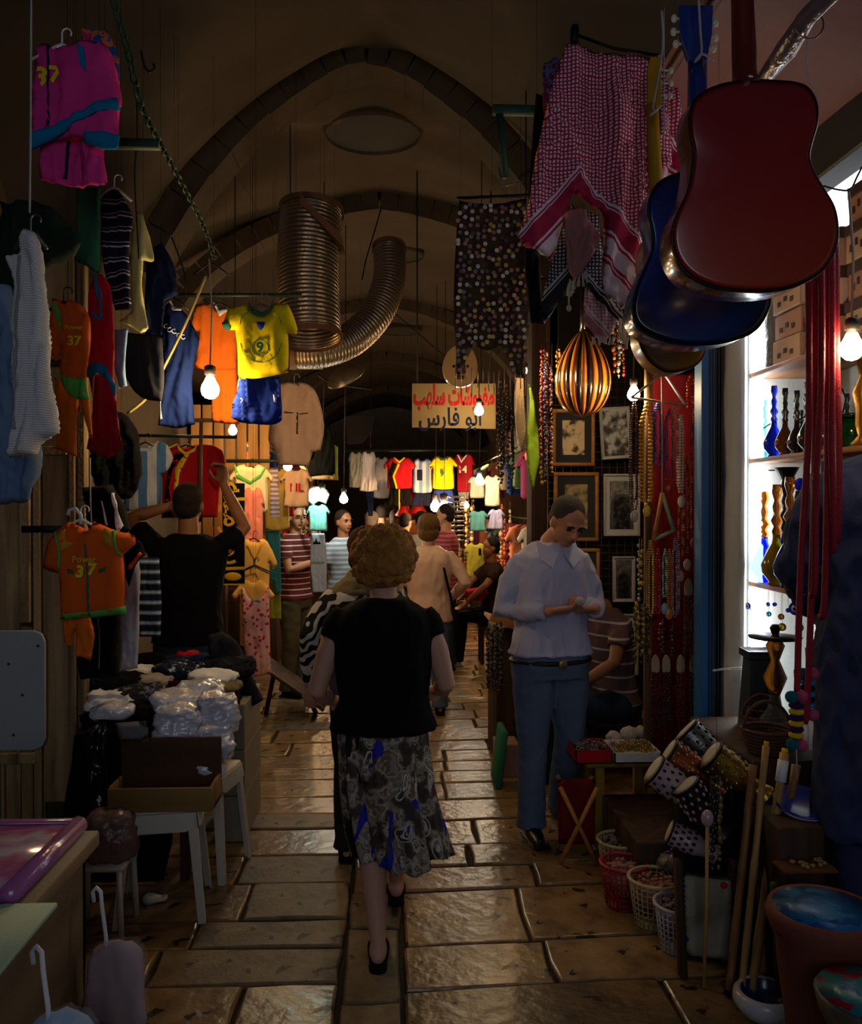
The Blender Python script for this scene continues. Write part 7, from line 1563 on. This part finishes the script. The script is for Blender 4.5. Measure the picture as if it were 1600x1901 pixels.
# ------------------------------------------------------------------ chain, ropes, hooks
gm = mat('green_chain_paint', '2c4a30', .6, .3, var=.3, vs=30); cg = catmull([tuple(at(*p)) for p in ((205, -20, 2.5), (238, 95, 2.6), (262, 195, 2.75), (300, 270, 3.0), (345, 355, 3.4), (380, 425, 3.8), (398, 482, 4.05))], 30, False)
c0 = Vector(cg[0]); ce = empty('green_chain', c0, 'green painted chain running from the upper left down to the light bulb', 'chain')
lk = MB().tube([(.011*math.cos(a), 0, .020*math.sin(a)) for a in np.linspace(0, 2*PI, 13)[:-1]], .0042, 5, closed=True); lme = None; acc = 0; k = 0; prev = c0
for p in cg[1:]:
    p = Vector(p); acc += (p-prev).length
    if acc >= .032:
        d = (p-prev).normalized(); acc = 0
        if lme is None: l_ = lk.build('link', gm, ce); lme = l_.data
        else: l_ = link('link', lme, ce)
        l_.location = p-c0; l_.rotation_mode = 'QUATERNION'; l_.rotation_quaternion = d.to_track_quat('Z', 'Y') @ Matrix.Rotation(PI/2*(k % 2)+.4, 3, 'Z').to_quaternion(); k += 1
    prev = p
cord('thick pale yellow rope slanting across the clothes on the left', [(382,512,4.0),(362,560,4.0),(340,610,4.0),(310,670,4.0),(275,735,3.98),(236,768,3.95)], .007, mat('yellow_rope', 'a8944c', .8, bump=.5, bs=100), 'rope', 'rope')
cord('thin pale cord hanging straight down at the left edge', [(58,-20,2.7),(57,200,2.7),(55,395,2.7)], .003, wt)
cord('thin grey cord hanging beside the orange zip top', [(167,850,3.6),(168,930,3.6),(171,985,3.6)], .003, wt)
cord('thin dark wire hanging down past the green bracket', [(252,150,3.7),(255,250,3.7),(250,330,3.7),(258,480,3.7)], .003)
cord('dark twisted wires hanging right of the navy tunic', [(318,440,4.2),(330,470,4.2),(345,520,4.2),(338,560,4.2)], .004)
cord('thin wire across the vault from the right arch', [(708,385,7.4),(695,430,7.3),(680,480,7.1),(672,520,7)], .006)
cord('long cable sagging to the painted sign', [(722,572,10.8),(760,605,9.5),(800,640,8),(830,665,7.2)], .006)
cord('dark power cable under the second arch', [(590,695,7.5),(620,712,7.5),(690,722,7.5)], .010)
cord('iron hook hanging from the green chain', [(262,95,2.62),(268,122,2.62),(276,133,2.62),(286,128,2.62),(285,118,2.62)], .004)
cord('wire loop on the cable over the clear bulb', [(1528,345,2.58),(1555,352,2.58),(1578,352,2.58),(1590,330,2.58),(1600,310,2.58)], .003)
cord('pale cable knot beside the white pillar', [(1323,1245,3.9),(1345,1242,3.9),(1378,1240,3.9)], .005, wt)
e = empty('wire_hanger', at(392, 490, 4.02), 'empty dark hanger where the green chain ends above the bulb', 'hanger'); hanger(e, 0, 0, .16, m_hang_b)
# ------------------------------------------------------------------ ducts under the vault
m_duct = mat('foil_duct', '8a7c6c', .34, .8, var=.3, vs=8, bump=.3, bs=30)
def duct(label, pts, r, Y0):
    P = catmull([tuple(at(*p)) for p in pts], 44, False); o = Vector(P[0]); n = len(P)
    e = empty('ventilation_duct', o, label, 'duct'); MB().tube([Vector(p)-o for p in P], [r*(1+.03*math.sin(i*2*PI/4)) for i in range(n)], 24, cap=False).build('ribbed_tube', m_duct, e)
    for q in (0, -1):
        d = (Vector(P[q])-Vector(P[q+1 if q == 0 else q-1])).normalized(); MB().tube([Vector(P[q])-o-d*.02, Vector(P[q])-o+d*.02], r*1.08, 24, cap=False).build('collar', mat('duct_collar', '6a4a34', .6, .2), e)
    return e
duct('wide ribbed metal duct hanging upright under the vault', [(578,392,5.9),(573,470,5.85),(572,550,5.8),(575,628,5.75)], .205, 5.8)
duct('flexible foil duct curving down to the left behind the wide duct', [(722,462,6.8),(722,520,6.7),(700,580,6.6),(655,628,6.5),(600,650,6.4),(545,652,6.4)], .125, 6.5)
q = px2([(560,362),(635,440),(637,458),(556,372)], at(600, 410, 5.6), 5.6); tag(prism(q, .3).build('duct_cap', mat('duct_collar', '6a4a34'), None, False, loc=at(600, 410, 5.6)), 'slanting metal cap plate on top of the upright duct', 'plate')
e = empty('reflector', at(640, 695, 7.2), 'shallow dented metal reflector hanging below the curved duct', 'reflector'); MB().lathe([(.02, .06), (.12, .04), (.17, -.02), (.172, -.03), (.12, .03), (.02, .05)], 20).build('dish', mat('tin', '8a8070', .3, .8, var=.3), e); e.rotation_euler = (.5, -.5, 0)
tag(MB().box((-.16, -.02, -.03), (.12, .05, .03), bev=.01).build('lamp_housing', mat('housing', '7a7464', .6), loc=at(572, 677, 6.9)), 'small pale lamp housing beneath the curved duct', 'lamp')
tag(prism(px2([(642,772),(695,772),(690,800),(672,822),(645,825)], at(670, 800, 9), 9), .02).build('dark_banner', m_dark, None, False, loc=at(670, 800, 9)), 'dark cloth banner corner hanging under the far vault', 'banner')
# ------------------------------------------------------------------ black sign, boards and bench of the left stalls
so = at(432, 991, 6.1); sg = empty('shop_sign', so, 'tall black board with gold Arabic lettering running downwards', 'sign')
prism(px2([(412,897),(453,897),(453,1085),(414,1086)], so, 6.1), .03).build('board', BK, sg, False)
MB().box((-.08, -.004, -.36), (.082, .0, -.35)).build('gold_line', C['gold'], sg, False)
lettering('\uFEEA\uFEE0\uFEF4\uFEE3\uFEAD \uFEEE\uFE91\uFE8D', .2, C['gold'], sg, 0, .05, -.004, rot=PI/2, bold=.003, sx=.95)
mb = MB().ell((0, 0, 0), (.06, .004, .03), 16, 6); mb.build('gold_emblem', C['gold'], sg, loc=(.0, -.003, -.30))
m_lit = mat('pale_boards', rough=.8, pat=p_wood(12, '9a7448', 'c09a68', 2))
bd = empty('board_wall', at(430, 850, 6.9), 'pale vertical boards behind the red jersey, lit by a bulb', 'boards')
for k in range(7): MB().box((-.32+k*.09, 0, -.75), (-.245+k*.09, .02+.005*(k % 2), .42), bev=.004).build('board', m_lit, bd)
MB().box((-.3, -.02, .28), (.55, 0, .31)).build('cross_bar', m_wood_dark, bd, False)
rp = empty('leaning_boards', (at(540, 1200, 6.9).x, 6.9, 0), 'dark brown boards leaning in a slope on the left beside the floral dress', 'boards')
for k in range(5): MB().box((-.3, -.2+k*.085, -.012), (.34, -.125+k*.085, .012), bev=.004, M=T(0, 0, .27) @ Ry(.62)).build('board', mat('dkbrown_board', rough=.6, pat=p_wood(12, '2a1810', '4a2c1c', 0)), rp)
for s in (-1, 1): MB().tube([(s*.2, 0, 0), (s*.14, 0, .22-s*.08)], .02, 6).build('leg', m_wood_dark, rp)
# ------------------------------------------------------------------ dense goods of the far stalls
rg = random.Random(42); cols = ['c8c0b0', 'a02030', '2c4a8c', 'd0b040', '6a8a60', 'b07040', '8a3a60', '4a4a50', 'c07858', '70a0a8']
cname = dict(zip(cols, ('cream', 'crimson', 'blue', 'yellow', 'green', 'tan', 'plum', 'dark grey', 'salmon', 'turquoise'))); ords = words_+['twelfth', 'thirteenth']
k = 0
for side, x, zr, ya, yb, n in ((-1, -1.62, 2.42, 8.3, 16.5, 13), (-1, -1.66, 1.55, 8.5, 16, 11), (1, 1.55, 2.38, 8.6, 16.5, 12), (1, 1.6, 1.5, 8.8, 16, 10)):
    tag(MB().tube([(0, 0, 0), (0, yb-ya, 0)], .014, 6).build('clothes_rail', rail, loc=(x, ya, zr)), '%s rail of far shirts along the %s stalls' % ('upper' if zr > 2 else 'lower', 'left' if side < 0 else 'right'), 'rail')
    for i in range(n):
        Y = ya+.2+(yb-ya-.4)*i/(n-1); w_ = rg.uniform(.3, .42); h = rg.uniform(.4, .6); P = [(-w_*.2, 0), (w_*.2, 0), (w_*.45, -.04), (w_*.68, -h*.35), (w_*.5, -h*.42), (w_*.45, -h*.35), (w_*.46, -h), (-w_*.46, -h), (-w_*.45, -h*.35), (-w_*.5, -h*.42), (-w_*.68, -h*.35), (-w_*.45, -.04)]
        c = cols[(k*7+i) % 10]; ob = Sheet(P, .016, None, .012, k, .035).build('hanging_shirt', fab('far_'+c, c), None, (x, Y, zr-.075), (0, 0, side*rg.uniform(.15, .6))); hanger(ob, 0, 0, w_*.7, m_hang_b); k += 1
        tag(ob, 'small %s shirt, %s from the front of the %s %s far rail' % (cname[c], ords[i], 'upper' if zr > 2 else 'lower', 'left' if side < 0 else 'right'), 'shirt', 'shirts in the far stalls')
MB
tp_ = at(846, 925, 10.0); tag(MB().tube([(0, 0, 0), (0, 0, 2.1)], .02, 8).build('display_pole', m_metal_dk, loc=(tp_.x, 10.0, 0)), 'thin pole carrying the round trays of the far column', 'pole')
for i in range(10):
    o = at(846, 925+i*9, 10.0); e = empty('basketry_tray', o, 'pale round basketry tray, %s from the top of the far glittering column' % words_[i], 'tray', 'round trays of the far column'); MB().lathe([(.04, 0), (.10, .015), (.105, .025), (.05, .012)], 16).build('tray', mat('traym', '9a8a78', .4, .3), e)
for i, (px, py) in enumerate(((763, 922), (776, 940), (750, 945))):
    e = empty('red_lantern', at(px, py, 11.5+.1*i), '%s red lantern glowing over the far crowd' % ['upper', 'right', 'left'][i], 'lantern', 'red lanterns over the far crowd'); MB().lathe([(.03, .12), (.06, .08), (.07, 0), (.12, -.08), (.1, -.1)], 14).build('shade', mat('redlan', 'b81818', .5, emit=0), e); MB().tube([(0, 0, .1), (0, 0, .5)], .004, 4).build('cord', m_cable, e)
for i in range(26):
    Y = rg.uniform(9.5, 16); left = i % 2; o = Vector((rg.uniform(-1.5, -1.0) if left else rg.uniform(.9, 1.5), Y, rg.uniform(.5, 1.9)))
    e = trinkets('charm_bunch', 'glittering %s trinket bunch, %s of its kind along the far %s stalls' % (('amber', 'pale gold', 'rust')[i % 3], words_[i//6] if i//6 < 5 else 'last', 'left' if left else 'right'), 800, 930, 930+300*F/Y/F*6, 24, Y, [['b07020', '8a2018'], ['c8a060', '3a4a6a'], ['a05028', 'c0b090']][i % 3], 30, i, r=(.012, .03)); e.location = o; e['group'] = 'trinkets of the far stalls'
for (ya, yb, xa, xb, lab) in ((9, 11, -1.75, -1.2, 'dark low counter of the far left stall'), (12, 15, -1.8, -1.2, 'dark low counter of the furthest left stall'), (9.6, 12, 1.15, 1.75, 'dark low counter of the far right stall'), (12.6, 16, 1.15, 1.8, 'dark low counter of the furthest right stall')):
    tag(MB().box((xa, ya, 0), (xb, yb, .8), bev=.02).build('stall_counter', m_wood_dark), lab, 'counter')
# ------------------------------------------------------------------ threads that carry the loose hanging goods
for o in list(SC.objects):
    if o.parent or not o.get('category'): continue
    st_ = o.name.split('.')[0]
    if st_ in ('charm_bunch', 'red_lantern', 'oud', 'black_cloth', 'clothes_rail', 'sun_dress', 'child_shorts', 'green_blouse', 'blouse', 'disc_net_curtain', 'child_shirt', 'tee_shirt', 'sports_shirt', 'sun_hat', 'red_shirt', 'glitter_scarf', 'green_scarf', 'reflector', 'dark_banner', 'black_shirt', 'yellow_shirt', 'awning_strip') or o.name in ('trousers.002', 'trousers.003', 'trousers.004', 'trousers.005', 'denim_skirt', 'grey_shirt', 'tunic', 'tunic.001', 'tunic.003', 'jersey.002', 'jersey.004', 'jersey.005', 'child_trousers.002', 'black_jacket', 'black_jacket.001', 'jeans_skirt'):
        if 2.0 < o.location.y: 
            if st_ == 'clothes_rail' and o.location.y > 7: continue
            zt = max([v[2] for v in o.bound_box]) if o.type == 'MESH' else 0
            hang_up(o, zt*.98)
